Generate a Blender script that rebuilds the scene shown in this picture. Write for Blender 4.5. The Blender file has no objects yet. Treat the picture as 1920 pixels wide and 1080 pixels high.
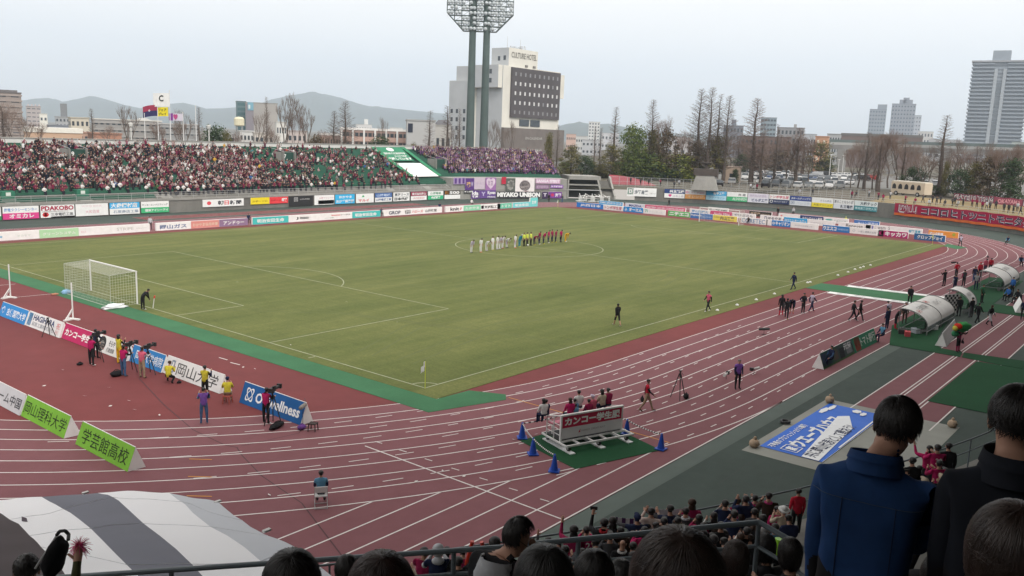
import bpy,bmesh,math,random
import numpy as np
from mathutils import Vector,Matrix,noise
rad = math.radians
random.seed(7)
scene = bpy.context.scene
# ------------------------------------------------------------------ camera
CAM = Vector((-32.03,-31.48,13.48)); PITCH = -0.17374; YAW = 0.67734; ROLL = 0.03662; FPX = 1623.19
_f = Vector((math.cos(YAW)*math.cos(PITCH),math.sin(YAW)*math.cos(PITCH),math.sin(PITCH)))
_r0 = _f.cross(Vector((0,0,1))).normalized(); _u0 = _r0.cross(_f)
_r = math.cos(ROLL)*_r0 + math.sin(ROLL)*_u0; _u = -math.sin(ROLL)*_r0 + math.cos(ROLL)*_u0
cd = bpy.data.cameras.new('camera'); cam = bpy.data.objects.new('camera',cd)
scene.collection.objects.link(cam)
cam.matrix_world = Matrix((( _r.x,_u.x,-_f.x,CAM.x),(_r.y,_u.y,-_f.y,CAM.y),(_r.z,_u.z,-_f.z,CAM.z),(0,0,0,1)))
cd.sensor_width = 36; cd.lens = FPX/1920*36; cd.clip_start = 0.05; cd.clip_end = 20000
scene.camera = cam
# ------------------------------------------------------------------ sky, sun, exposure
SUN_EL,SUN_AZ = rad(48),rad(250)
w = bpy.data.worlds.new('World'); scene.world = w; w.use_nodes = True
nt = w.node_tree; nt.nodes.clear()
sky = nt.nodes.new('ShaderNodeTexSky'); sky.sky_type = 'NISHITA'; sky.sun_disc = False
sky.sun_elevation = SUN_EL; sky.sun_rotation = rad(90) - SUN_AZ; sky.air_density = 1.4; sky.dust_density = 6.0; sky.ozone_density = 1.0
hs = nt.nodes.new('ShaderNodeHueSaturation'); hs.inputs['Saturation'].default_value = 0.13
bc = nt.nodes.new('ShaderNodeGamma'); bc.inputs['Gamma'].default_value = 0.22     # cloud cover evens the sky out
bg = nt.nodes.new('ShaderNodeBackground'); bg.inputs['Strength'].default_value = 0.15
tint = nt.nodes.new('ShaderNodeMix'); tint.data_type = 'RGBA'; tint.blend_type = 'MULTIPLY'; tint.inputs[0].default_value = 1.0
tint.inputs[7].default_value = (3.50,3.27,3.02,1)
out = nt.nodes.new('ShaderNodeOutputWorld')
nt.links.new(sky.outputs[0],hs.inputs['Color']); nt.links.new(hs.outputs[0],bc.inputs['Color'])
nt.links.new(bc.outputs[0],tint.inputs[6]); nt.links.new(tint.outputs[2],bg.inputs['Color']); nt.links.new(bg.outputs[0],out.inputs['Surface'])
sd = bpy.data.lights.new('sun','SUN'); sd.energy = 1.25; sd.angle = rad(30); sd.color = (1.0,0.96,0.9)
so = bpy.data.objects.new('sun',sd); scene.collection.objects.link(so)
sdir = Vector((math.cos(SUN_AZ)*math.cos(SUN_EL),math.sin(SUN_AZ)*math.cos(SUN_EL),math.sin(SUN_EL)))
so.rotation_euler = sdir.to_track_quat('Z','Y').to_euler()
vs = scene.view_settings; scene.display_settings.display_device = 'sRGB'
vs.view_transform = 'Standard'; vs.look = 'None'; vs.exposure = 1.12; vs.gamma = 1.0; vs.use_curve_mapping = False
scene.cycles.use_denoising = True
scene.cycles.volume_max_steps = 64
scene.cycles.max_bounces = 6; scene.cycles.transparent_max_bounces = 12; scene.cycles.volume_bounces = 3
# ------------------------------------------------------------------ helpers
COL = scene.collection
def ray(u,v): return _f + _r*((u-960)/FPX) - _u*((v-540)/FPX)
def G(u,v,z=0.0):                      # where a sight line meets the level z
 d = ray(u,v); t = (z-CAM.z)/d.z; return CAM + d*t
def D3(u,v,D): return CAM + ray(u,v)*D
def PY(u,v,y):                         # where it meets the upright plane y = const
 d = ray(u,v); return CAM + d*((y-CAM.y)/d.y)
def PX(u,v,x):
 d = ray(u,v); return CAM + d*((x-CAM.x)/d.x)
LC,RC = Vector((12.0,34.0)),Vector((92.5,34.0))
def orad(x,y):                          # radius of the running track's oval through a point
 if x < LC.x: return math.hypot(x-LC.x,y-34)
 if x > RC.x: return math.hypot(x-RC.x,y-34)
 return abs(y-34)
def PR(u,v,Rr,z0=None):               # far wall of the oval
 d = ray(u,v); lo,hi = 60.0,400.0
 for i in range(60):
  m = (lo+hi)/2; q = CAM + d*m
  if orad(q.x,q.y) > Rr: hi = m
  else: lo = m
 return CAM + d*lo
NEAR0,NEARS = 4.1,0.535
def near_floor(R_): return NEAR0 + NEARS*(R_-63.8)
def near_floor_step(R_):
 i = math.floor((R_-62.2)/0.8); return near_floor(62.2 + 0.8*i + 0.4)
def near_hit(u,v,h):                   # sight line meets the near terrace raised by h
 up = False; D = 1.0
 while D < 60:
  q = D3(u,v,D); r = orad(q.x,q.y)
  if r < 61.8: return None
  ab = q.z > near_floor(r) + h
  if up and not ab: return q
  if ab: up = True
  D += 0.02
 return None

_mats = {}
def mat(name,rgb,rough=0.8,var=0.0,scale=1.0,metal=0.0,bump=0.0,spec=0.3,stretch=None,var2=None):
 if name in _mats: return _mats[name]
 m = bpy.data.materials.new(name); m.use_nodes = True; n = m.node_tree; b = n.nodes['Principled BSDF']
 b.inputs['Roughness'].default_value = rough; b.inputs['Metallic'].default_value = metal
 b.inputs['Specular IOR Level'].default_value = spec
 c = (*rgb,1); b.inputs['Base Color'].default_value = c
 if var > 0 or bump > 0:
  tc = n.nodes.new('ShaderNodeTexCoord'); mp = n.nodes.new('ShaderNodeMapping')
  n.links.new(tc.outputs['Object'],mp.inputs['Vector'])
  if stretch: mp.inputs['Scale'].default_value = stretch
  nz = n.nodes.new('ShaderNodeTexNoise'); nz.inputs['Scale'].default_value = scale; nz.inputs['Detail'].default_value = 6
  n.links.new(mp.outputs[0],nz.inputs['Vector'])
  if var > 0:
   rp = n.nodes.new('ShaderNodeValToRGB'); rp.color_ramp.elements[0].position = 0.3; rp.color_ramp.elements[1].position = 0.7
   c2 = var2 or tuple(min(1,x*(1+var)) for x in rgb)
   rp.color_ramp.elements[0].color = (*[x*(1-var) for x in rgb],1); rp.color_ramp.elements[1].color = (*c2,1)
   n.links.new(nz.outputs[0],rp.inputs[0]); n.links.new(rp.outputs[0],b.inputs['Base Color'])
  if bump > 0:
   bp = n.nodes.new('ShaderNodeBump'); bp.inputs['Strength'].default_value = bump; bp.inputs['Distance'].default_value = 0.02
   n.links.new(nz.outputs[0],bp.inputs['Height']); n.links.new(bp.outputs[0],b.inputs['Normal'])
 _mats[name] = m; return m
def cmat(rgb,rough=0.75,kind='paint'):  # plain colour, cached by value
 k = '%s_%02x%02x%02x' % (kind,*[int(max(0,min(1,x))**(1/2.2)*255) for x in rgb])
 if kind == 'cloth': return mat(k,rgb,0.9,var=0.18,scale=9,spec=0.15)
 return mat(k,rgb,rough,var=0.05,scale=2.0)

class MB:
 def __init__(s): s.v = []; s.f = []; s.m = []; s.mats = []
 def mi(s,m):
  if m not in s.mats: s.mats.append(m)
  return s.mats.index(m)
 def face(s,pts,m):
  b = len(s.v); s.v += [tuple(p) for p in pts]; s.f.append(tuple(range(b,b+len(pts)))); s.m.append(s.mi(m))
 def box(s,lo,hi,m,M=None):
  x0,y0,z0 = lo; x1,y1,z1 = hi
  P = [Vector(c) for c in ((x0,y0,z0),(x1,y0,z0),(x1,y1,z0),(x0,y1,z0),(x0,y0,z1),(x1,y0,z1),(x1,y1,z1),(x0,y1,z1))]
  if M: P = [M @ p for p in P]
  b = len(s.v); s.v += [tuple(p) for p in P]; k = s.mi(m)
  for q in ((0,3,2,1),(4,5,6,7),(0,1,5,4),(1,2,6,5),(2,3,7,6),(3,0,4,7)): s.f.append(tuple(b+i for i in q)); s.m.append(k)
 def tube(s,a,b_,r0,r1,m,n=8,cap=True):
  a = Vector(a); b_ = Vector(b_); d = (b_-a)
  if d.length < 1e-6: return
  q = d.to_track_quat('Z','Y'); k = s.mi(m); b = len(s.v)
  for c,r in ((a,r0),(b_,r1)):
   for i in range(n):
    t = 2*math.pi*i/n; s.v.append(tuple(c + q @ Vector((math.cos(t)*r,math.sin(t)*r,0))))
  for i in range(n):
   j = (i+1) % n; s.f.append((b+i,b+j,b+n+j,b+n+i)); s.m.append(k)
  if cap:
   s.f.append(tuple(b+i for i in reversed(range(n)))); s.m.append(k)
   s.f.append(tuple(b+n+i for i in range(n))); s.m.append(k)
 def path(s,pts,r,m,n=8):
  for a,b_ in zip(pts,pts[1:]): s.tube(a,b_,r,r,m,n)
 def lathe(s,prof,m,n=16,c=(0,0,0)):
  k = s.mi(m); b = len(s.v)
  for r,z in prof:
   for i in range(n):
    t = 2*math.pi*i/n; s.v.append((c[0]+r*math.cos(t),c[1]+r*math.sin(t),c[2]+z))
  for j in range(len(prof)-1):
   for i in range(n):
    i2 = (i+1) % n
    s.f.append((b+j*n+i,b+j*n+i2,b+(j+1)*n+i2,b+(j+1)*n+i)); s.m.append(k)
  s.f.append(tuple(b+i for i in reversed(range(n)))); s.m.append(k)
  s.f.append(tuple(b+(len(prof)-1)*n+i for i in range(n))); s.m.append(k)
 def grid(s,rows,m,smooth=False):   # rows of equal point lists
  k = s.mi(m); b = len(s.v); n = len(rows[0])
  for r in rows: s.v += [tuple(p) for p in r]
  for j in range(len(rows)-1):
   for i in range(n-1): s.f.append((b+j*n+i,b+j*n+i+1,b+(j+1)*n+i+1,b+(j+1)*n+i)); s.m.append(k)
 def mesh(s,name,smooth=False):
  me = bpy.data.meshes.new(name); me.from_pydata(s.v,[],s.f)
  for m in s.mats: me.materials.append(m)
  me.polygons.foreach_set('material_index',s.m)
  if smooth: me.polygons.foreach_set('use_smooth',[True]*len(s.f))
  me.update(); return me
 def build(s,name,parent=None,smooth=False,loc=None):
  return link(name,s.mesh(name,smooth),parent,loc)
def link(name,me,parent=None,loc=None):
 o = bpy.data.objects.new(name,me); COL.objects.link(o)
 if parent: o.parent = parent
 if loc is not None: o.location = loc
 return o
def tag(o,label,cat,group=None):
 o['label'] = label; o['category'] = cat; o['kind'] = 'thing'
 if group: o['group'] = group
 return o
def thing(name,label,cat,loc=(0,0,0),rz=0.0,group=None):
 o = bpy.data.objects.new(name,None); COL.objects.link(o); o.location = loc; o.rotation_euler = (0,0,rz)
 o.empty_display_size = 0.2
 return tag(o,label,cat,group)
def struct(o,kind='structure'): o['kind'] = kind; return o
def dup(root,loc=None,rz=None,scale=None,label=None,group=None):
 def cp(o,par):
  c = o.copy(); COL.objects.link(c)
  if par: c.parent = par
  for ch in o.children: cp(ch,c)
  return c
 r = cp(root,None)
 if loc is not None: r.location = loc
 if rz is not None: r.rotation_euler = (0,0,rz)
 if scale is not None: r.scale = scale if hasattr(scale,'__len__') else (scale,)*3
 if label: r['label'] = label
 if group: r['group'] = group
 return r
# lettering: flat outlines of the writing, in the X (right) / Z (up) plane, fitted to a box
_tc = {}
def text_pts(body,bold=0.0):
 k = (body,bold)
 if k in _tc: return _tc[k]
 cu = bpy.data.curves.new('t','FONT'); cu.body = body; cu.size = 1; cu.offset = bold; cu.resolution_u = 2
 ob = bpy.data.objects.new('t',cu); COL.objects.link(ob); dg = bpy.context.evaluated_depsgraph_get(); dg.update()
 me = ob.evaluated_get(dg).to_mesh()
 v = [(p.co.x,p.co.y) for p in me.vertices]; f = [tuple(p.vertices) for p in me.polygons]
 ob.evaluated_get(dg).to_mesh_clear(); bpy.data.objects.remove(ob); bpy.data.curves.remove(cu)
 xs = [a for a,b in v] or [0,1]; ys = [b for a,b in v] or [0,1]
 _tc[k] = (v,f,min(xs),max(xs),min(ys),max(ys)); return _tc[k]
def lettering(parent,body,m,x0,x1,z0,z1,y=-0.02,bold=0.012,name='lettering',shear=0.0,label=None):
 v,f,a,b,c,d = text_pts(body,bold)
 sx = (x1-x0)/max(b-a,1e-6); sz = (z1-z0)/max(d-c,1e-6)
 mb = MB(); mb.v = [(x0+(p-a)*sx + shear*(q-c)*sz,y,z0+(q-c)*sz) for p,q in v]; mb.f = list(f); mb.m = [mb.mi(m)]*len(f)
 o = mb.build(name,parent)
 if label: o['label'] = label
 return o
def lettering_h(parent,body,m,hx0,hx1,hy0,hy1,z=0.02,bold=0.012,name='lettering'):  # lying flat
 v,f,a,b,c,d = text_pts(body,bold)
 sx = (hx1-hx0)/max(b-a,1e-6); sy = (hy1-hy0)/max(d-c,1e-6)
 mb = MB(); mb.v = [(hx0+(p-a)*sx,hy0+(q-c)*sy,z) for p,q in v]; mb.f = list(f); mb.m = [mb.mi(m)]*len(f)
 return mb.build(name,parent)
WHITE = (0.78,0.78,0.77)
# ------------------------------------------------------------------ ground, track, pitch
def multi_noise(name,base,layers,rough=0.9,bump=0.0,spec=0.2):
 """layers: (scale, stretch, lo colour factor, hi colour factor)"""
 m = bpy.data.materials.new(name); m.use_nodes = True; n = m.node_tree; b = n.nodes['Principled BSDF']
 b.inputs['Roughness'].default_value = rough; b.inputs['Specular IOR Level'].default_value = spec
 tc = n.nodes.new('ShaderNodeTexCoord'); prev = None
 for sc,st,rz,lo,hi in layers:
  mp = n.nodes.new('ShaderNodeMapping'); mp.inputs['Scale'].default_value = st; mp.inputs['Rotation'].default_value = (0,0,rz)
  n.links.new(tc.outputs['Object'],mp.inputs['Vector'])
  nz = n.nodes.new('ShaderNodeTexNoise'); nz.inputs['Scale'].default_value = sc; nz.inputs['Detail'].default_value = 5; nz.inputs['Roughness'].default_value = 0.6
  n.links.new(mp.outputs[0],nz.inputs['Vector'])
  rp = n.nodes.new('ShaderNodeValToRGB'); rp.color_ramp.elements[0].position = 0.32; rp.color_ramp.elements[1].position = 0.68
  rp.color_ramp.elements[0].color = (*lo,1); rp.color_ramp.elements[1].color = (*hi,1)
  n.links.new(nz.outputs[0],rp.inputs[0])
  mx = n.nodes.new('ShaderNodeMix'); mx.data_type = 'RGBA'; mx.blend_type = 'MULTIPLY'; mx.inputs[0].default_value = 1
  if prev is None: mx.inputs[6].default_value = (*base,1)
  else: n.links.new(prev,mx.inputs[6])
  n.links.new(rp.outputs[0],mx.inputs[7]); prev = mx.outputs[2]
 n.links.new(prev,b.inputs['Base Color'])
 if bump:
  bp = n.nodes.new('ShaderNodeBump'); bp.inputs['Strength'].default_value = bump; bp.inputs['Distance'].default_value = 0.02
  n.links.new(nz.outputs[0],bp.inputs['Height']); n.links.new(bp.outputs[0],b.inputs['Normal'])
 _mats[name] = m; return m
M_GRASS = multi_noise('grass',(0.108,0.124,0.043),[
 (0.05,(1,2.2,1),0.2,(0.80,0.86,0.78),(1.18,1.12,1.16)),(0.055,(0.12,3.4,1),0.0,(0.88,0.90,0.86),(1.10,1.08,1.1)),(0.30,(0.35,2.6,1),-0.15,(0.82,0.87,0.78),(1.16,1.11,1.10)),
 (0.9,(2.4,0.5,1),0.6,(0.9,0.92,0.88),(1.08,1.07,1.05)),(7.0,(1,1,1),0,(0.82,0.84,0.8),(1.16,1.14,1.1))],0.95,0.3)
M_TRACK = multi_noise('track_surface',(0.172,0.070,0.079),[
 (0.07,(1,1,1),0,(0.93,0.93,0.93),(1.06,1.06,1.07)),(1.2,(1,1,1),0.3,(0.95,0.94,0.94),(1.05,1.05,1.05)),(40,(1,1,1),0,(0.93,)*3,(1.06,)*3)],0.85)
M_DAREA = multi_noise('red_apron',(0.148,0.038,0.039),[
 (0.06,(1,1,1),0,(0.84,0.86,0.88),(1.1,1.06,1.05)),(0.8,(1,1,1),0.3,(0.93,0.92,0.92),(1.06,1.06,1.06)),(40,(1,1,1),0,(0.95,)*3,(1.05,)*3)],0.85)
M_APRON = multi_noise('grey_green_asphalt',(0.050,0.067,0.059),[
 (0.12,(1,2,1),0,(0.84,0.85,0.86),(1.12,1.12,1.12)),(1.5,(1,1,1),0.3,(0.93,)*3,(1.06,)*3),(50,(1,1,1),0,(0.9,)*3,(1.1,)*3)],0.9)
M_LAND = multi_noise('bare_ground',(0.115,0.105,0.085),[
 (0.02,(1,1,1),0,(0.8,0.85,0.8),(1.15,1.1,1.1)),(0.3,(1,1,1),0.3,(0.85,)*3,(1.12,)*3)],0.95)
M_LINE = mat('white_line_paint',(0.62,0.585,0.57),0.8,var=0.08,scale=3)
M_GLINE = mat('chalk_line',(0.27,0.29,0.19),0.9,var=0.2,scale=1.2)
M_OLINE = mat('orange_line_paint',(0.55,0.25,0.05),0.8)
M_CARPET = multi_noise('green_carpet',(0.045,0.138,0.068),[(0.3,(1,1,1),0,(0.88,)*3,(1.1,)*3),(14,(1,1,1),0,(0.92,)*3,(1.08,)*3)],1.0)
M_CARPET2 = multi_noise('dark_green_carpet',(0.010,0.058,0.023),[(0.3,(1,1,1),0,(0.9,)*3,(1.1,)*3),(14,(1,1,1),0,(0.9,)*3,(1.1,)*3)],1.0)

def oval(Rr,n=96):
 pts = []
 for i in range(n+1):
  t = math.pi/2 + math.pi*i/n; pts.append((LC.x+Rr*math.cos(t),34+Rr*math.sin(t)))
 for i in range(n+1):
  t = -math.pi/2 + math.pi*i/n; pts.append((RC.x+Rr*math.cos(t),34+Rr*math.sin(t)))
 return pts
def oval_sheet(name,Ra,Rb,za,zb,m,n=96,rings=1):
 mb = MB(); rows = []
 for j in range(rings+1):
  t = j/rings; Rr = Ra+(Rb-Ra)*t; z = za+(zb-za)*t
  pts = oval(Rr,n); rows.append([(x,y,z) for x,y in pts] + [(pts[0][0],pts[0][1],z)])
 mb.grid(rows,m); return struct(mb.build(name))
def oval_disc(name,Rr,z,m):
 mb = MB(); mb.face([(x,y,z) for x,y in oval(Rr)],m); return struct(mb.build(name))
oval_disc('stadium_floor',61.6,0.0,M_APRON)
R0,DR = 38.0,1.213
TR = [R0+DR*k for k in range(10)]
oval_disc('infield_surface',R0-0.02,0.006,M_DAREA)
oval_sheet('running_track',R0-0.02,TR[9]+0.05,0.012,0.012,M_TRACK)
# straight chute beyond the bend (100 m start)
mb = MB(); arc = []
for i in range(80):
 y = -14.97 + i*0.25
 x = LC.x - math.sqrt(max(TR[9]**2-(34-y)**2,0)) if abs(34-y) < TR[9] else LC.x
 arc.append((x,y))
rows = [[(-50,y,0.009) for x,y in arc],[(x+0.3,y,0.009) for x,y in arc]]
mb.grid(rows,M_TRACK); struct(mb.build('track_chute'))
# pitch
mb = MB(); mb.box((-0.95,-1.75,0.0),(106.2,69.6,0.03),M_GRASS); struct(mb.build('pitch_grass'))
# outer land: bank round the bowl, then level to the horizon
lm = MB(); rows = []
for Rr,z in ((61.4,2.3),(66,2.7),(75,3.4),(92,4.0),(300,4.0),(1000,4.0),(9000,2.0)):
 pts = oval(Rr,96); rows.append([(x,y,z) for x,y in pts] + [(pts[0][0],pts[0][1],z)])
lm.grid(rows,M_LAND); struct(lm.build('ground'))

# ---- painted lines
def seg(mb,a,b,wd,z,m):
 a = Vector((a[0],a[1])); b = Vector((b[0],b[1])); d = (b-a).normalized(); n = Vector((-d.y,d.x))*wd/2
 mb.face([(*(a-n),z),(*(b-n),z),(*(b+n),z),(*(a+n),z)],m)
def arcline(mb,c,Rr,a0,a1,wd,z,m,n=48):
 for i in range(n):
  t0 = a0+(a1-a0)*i/n; t1 = a0+(a1-a0)*(i+1)/n
  P = [(c[0]+r*math.cos(t),c[1]+r*math.sin(t),z) for r,t in ((Rr-wd/2,t0),(Rr-wd/2,t1),(Rr+wd/2,t1),(Rr+wd/2,t0))]
  mb.face(P,m)
pm = MB(); Z = 0.038; lw = 0.10
def gl(a,b): seg(pm,a,b,lw,Z,M_GLINE)
for a,b in (((0,0),(105,0)),((0,68),(105,68)),((0,0),(0,68)),((105,0),(105,68)),((52.5,0),(52.5,68))): gl(a,b)
for s,x0 in ((1,0),(-1,105)):
 for d,h in ((16.5,20.16),(5.5,9.16)):
  gl((x0+s*d,34-h),(x0+s*d,34+h)); gl((x0,34-h),(x0+s*d,34-h)); gl((x0,34+h),(x0+s*d,34+h))
 a = math.acos(5.5/9.15); base = 0 if s > 0 else math.pi
 arcline(pm,(x0+s*11,34),9.15,base-a,base+a,lw,Z,M_GLINE)
 for y0,t0 in ((0,0 if s > 0 else math.pi/2),(68,-math.pi/2 if s > 0 else math.pi)): arcline(pm,(x0,y0),1.0,t0,t0+math.pi/2,lw,Z,M_GLINE,10)
arcline(pm,(52.5,34),9.15,0,2*math.pi,lw,Z,M_GLINE,96)
gl((-0.6,9.15),(-0.1,9.15)); gl((11-0.1,34),(11+0.1,34))
struct(pm.build('pitch_markings'))
sm = MB(); MT = mat('worn_tyre_track',(0.092,0.108,0.036),0.95,var=0.1,scale=1.5)
for p in (((2,26),(9,18),(12,8),(14,2)),((3,4),(14,6.5),(27,7),(40,5)),((8,30),(20,24),(33,12),(38,3)),((2.5,7),(10,10.5),(22,10)),((40,8),(56,12),(70,9))):
 for o_ in (0,1.3):
  for a,b in zip(p,p[1:]): seg(sm,(a[0],a[1]+o_),(b[0],b[1]+o_),0.13,0.0335,MT)
struct(sm.build('grass_tracks'))
tm = MB(); Z = 0.018; lw = 0.065
for k,Rr in enumerate(TR):
 arcline(tm,LC,Rr,math.pi/2,3*math.pi/2,lw,Z,M_LINE,120)
 arcline(tm,RC,Rr,-math.pi/2,math.pi/2,lw,Z,M_LINE,120)
 seg(tm,(LC.x,34-Rr),(RC.x,34-Rr),lw,Z,M_LINE); seg(tm,(LC.x,34+Rr),(RC.x,34+Rr),lw,Z,M_LINE)
 y = 34-Rr
 if k >= 4:   # the chute's lanes run on straight past the bend
  x = LC.x - math.sqrt(max(TR[9]**2-Rr**2,0)) if k < 9 else LC.x
  seg(tm,(x,y),(-48,y),lw,Z,M_LINE)
seg(tm,(-8.0,-4.3),(-8.0,-14.9),0.07,Z+0.003,M_LINE)
seg(tm,(91.5,-4.1),(91.8,-14.9),0.07,Z+0.003,M_LINE)
# dashed curves that wander across the lanes, and dashes along them
def dash(x,y,ang,L=0.95,wd=0.055):
 d = Vector((math.cos(ang),math.sin(ang)))*L/2
 seg(tm,(x-d.x,y-d.y),(x+d.x,y+d.y),wd,Z+0.003,M_LINE)
for j in range(9):
 for i in range(30):
  s = i*2.05 - 30 + j*0.83; Rr = TR[j] + 0.95 - 0.040*(s+14)
  if Rr < R0+0.15 or Rr > TR[9]-0.15 or s > 19 or (s < -17 and j % 2): continue
  t = -math.pi/2 + s/Rr; a,b = (LC.x + Rr*math.cos(t),34 + Rr*math.sin(t)) if s < 0 else (LC.x+s,34-Rr)
  dash(a-1.5,b-0.02,(t+math.pi/2 if s < 0 else 0)+0.05,0.85 if s < -14 else 0.55)
for i in range(7): dash(-7.3+0.03*i,-4.4-1.5*i,math.pi/2+0.1,0.4)
for a,b in (((-6.5,16.2),(-6.6,17.4)),((-6.4,18.3),(-6.5,19.4)),((-4.3,10.6),(-4.4,11.4)),((-4.2,12.0),(-4.25,12.8))): seg(tm,a,b,0.08,Z,M_LINE)
seg(tm,(-3.1,44.2),(-9.5,44.8),0.07,Z,M_LINE); seg(tm,(-2.9,38.2),(-9.0,38.8),0.07,Z,M_LINE)
# infield run-up lines and the far bend's exchange marks
for y in (-18.0,-19.22,-19.42,-20.55,-20.75,-22.1): seg(tm,(12.6,y),(75,y),0.07,0.018,M_LINE)
struct(tm.build('track_markings'))
om = MB(); seg(om,(1.95,-4.2),(1.9,-13.7),0.06,Z+0.006,M_OLINE)
for i in range(3): seg(om,(-14.0-1.0*i,-0.4-1.6*i),(-13.4-1.0*i,-1.1-1.6*i),0.06,Z+0.006,M_OLINE)
struct(om.build('orange_track_marks'))
# run-up strips on the asphalt in front of the near stand
mb = MB(); mb.face([(12.6,-22.15,0.006),(75,-22.15,0.006),(75,-17.95,0.006),(12.6,-17.95,0.006)],M_TRACK); struct(mb.build('run_up_strip'))
mb = MB(); mb.face([(30,84.6,0.006),(86,84.6,0.006),(86,88.8,0.006),(30,88.8,0.006)],M_DAREA)
for y in (84.7,86,87.4,88.7): seg(mb,(30,y),(86,y),0.07,0.012,M_LINE)
struct(mb.build('far_run_up_strip'))
# dark seam that wanders over the bend
M_SEAM = mat('dark_seam',(0.07,0.03,0.035),0.8)
sm = MB(); pts = [(-9.6,12.0),(-11.0,7.0),(-12.0,2.67),(-12.1,-0.0),(-11.9,-0.6),(-12.25,-1.43),(-13.0,-3.92),(-13.5,-7.1),(-15.0,-11.0),(-17,-16)]
for a,b in zip(pts,pts[1:]): seg(sm,a,b,0.05,0.016,M_SEAM)
for a,b in zip([(-11.7,-0.58),(-9.0,-1.0),(-7.4,0.2)],[(-9.0,-1.0),(-7.4,0.2),(-5.6,3.0)]): seg(sm,a,b,0.04,0.016,M_SEAM)
struct(sm.build('surface_seam'))
# lighter kerb band of the asphalt beside the outer lane
mb = MB(); mb.face([(-30,-15.85,0.005),(75,-15.85,0.005),(75,-15.0,0.005),(-30,-15.0,0.005)],mat('pale_asphalt',(0.085,0.108,0.097),0.9,var=0.08,scale=0.6)); struct(mb.build('kerb_band'))
# joints in the asphalt
sm = MB(); MJ = mat('asphalt_joint',(0.05,0.06,0.056),0.9)
for a,b in (((-6,-21),(14,-15.9)),((2.8,-23.8),(16.5,-15.9)),((-1,-17.5),(12,-17.2)),((20,-24),(30,-22.2))): seg(sm,a,b,0.035,0.005,MJ)
struct(sm.build('asphalt_joints'))

# ---- carpets (loose pieces that lie on the track)
def carpet(name,label,pts,z,m,th=0.012):
 mb = MB(); mb.face([(x,y,z+th) for x,y in pts],m)
 for (a,b) in zip(pts,pts[1:]+pts[:1]): mb.face([(*a,z),(*b,z),(*b,z+th),(*a,z+th)],m)
 o = mb.build(name); return tag(o,label,'carpet')
carpet('green_carpet','long green carpet strip along the near goal line, bent round the near corner',
    [(-2.8,62),(-2.78,-3.0),(1.55,-4.35),(2.25,-3.75),(1.4,-1.9),(-0.96,-1.78),(-0.96,62)],0.014,M_CARPET)
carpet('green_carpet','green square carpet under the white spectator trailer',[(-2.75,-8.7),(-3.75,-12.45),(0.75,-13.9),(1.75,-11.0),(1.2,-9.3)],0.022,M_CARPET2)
carpet('green_carpet','green walkway carpet across the track lanes to the team shelters',[(50.2,-1.76),(54.5,-1.76),(55.4,-13.0),(49.7,-13.0)],0.022,M_CARPET)
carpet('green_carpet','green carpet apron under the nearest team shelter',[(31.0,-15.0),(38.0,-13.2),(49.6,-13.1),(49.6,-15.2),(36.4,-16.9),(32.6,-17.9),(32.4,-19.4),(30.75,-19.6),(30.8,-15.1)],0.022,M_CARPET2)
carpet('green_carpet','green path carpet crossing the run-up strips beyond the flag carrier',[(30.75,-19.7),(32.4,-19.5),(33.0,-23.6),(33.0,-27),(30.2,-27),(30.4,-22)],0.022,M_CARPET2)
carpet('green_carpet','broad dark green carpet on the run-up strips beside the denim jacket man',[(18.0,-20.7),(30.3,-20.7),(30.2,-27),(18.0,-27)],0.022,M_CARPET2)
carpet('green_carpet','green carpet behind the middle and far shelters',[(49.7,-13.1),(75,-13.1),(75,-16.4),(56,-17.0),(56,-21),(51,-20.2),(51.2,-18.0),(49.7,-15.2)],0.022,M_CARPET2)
carpet('green_carpet','small green carpet patch at the far right corner of the pitch',[(104.2,-1.8),(108.5,-1.2),(105.5,-4.6),(101.8,-3.9)],0.022,M_CARPET)
# white boards along the walkway
for nm,lab,a,b in (('walkway_board','white strip board along the far edge of the green walkway',(54.82,-4.3),(55.6,-13.0)),('walkway_board','white strip board with dark lettering along the near edge of the green walkway',(49.32,-4.3),(49.75,-12.4))):
 d = Vector(b)-Vector(a); L = d.length
 t = thing(nm,lab,'board',(a[0],a[1],0.03),math.atan2(d.y,d.x))
 mb = MB(); mb.box((0,-0.45,0),(L,0.45,0.05),cmat(WHITE)); mb.build('panel',t)
 for i in range(5): lettering_h(t,'岡山',cmat((0.25,0.25,0.3)),0.8+i*1.6,1.7+i*1.6,-0.15,0.2,0.062)
# ------------------------------------------------------------------ far stand and its crowd
SW = 58.5                                  # front wall of the far stand
M_CONC = multi_noise('concrete',(0.30,0.295,0.275),[(0.5,(1,1,0.3),0,(0.82,)*3,(1.08,)*3),(5,(1,1,1),0,(0.93,)*3,(1.05,)*3)],0.9)
M_CONCD = multi_noise('weathered_concrete',(0.19,0.185,0.17),[(0.6,(1,1,0.3),0,(0.75,)*3,(1.1,)*3),(6,(1,1,1),0,(0.9,)*3,(1.06,)*3)],0.9)
M_SEAT = mat('green_bench',(0.022,0.095,0.062),0.6,var=0.15,scale=0.7)
M_STEEL = mat('galvanised_steel',(0.42,0.43,0.43),0.5,metal=0.3)
M_WHITEW = mat('white_wall',(0.62,0.62,0.60),0.8,var=0.06,scale=0.3)
_e = PR(1063,372,SW); A_END = math.atan2(_e.y-34,_e.x-RC.x)
A_ROWS = 24
def spath(Rr,x0=-12,step=3.0):
 pts = []; x = x0
 while x < RC.x: pts.append((x,34+Rr)); x += step
 n = 22
 for i in range(n+1):
  a = math.pi/2 + (A_END-math.pi/2)*i/n; pts.append((RC.x+Rr*math.cos(a),34+Rr*math.sin(a)))
 return pts
def sz(Rr): return 3.4 + 0.31*(Rr-60)
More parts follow.
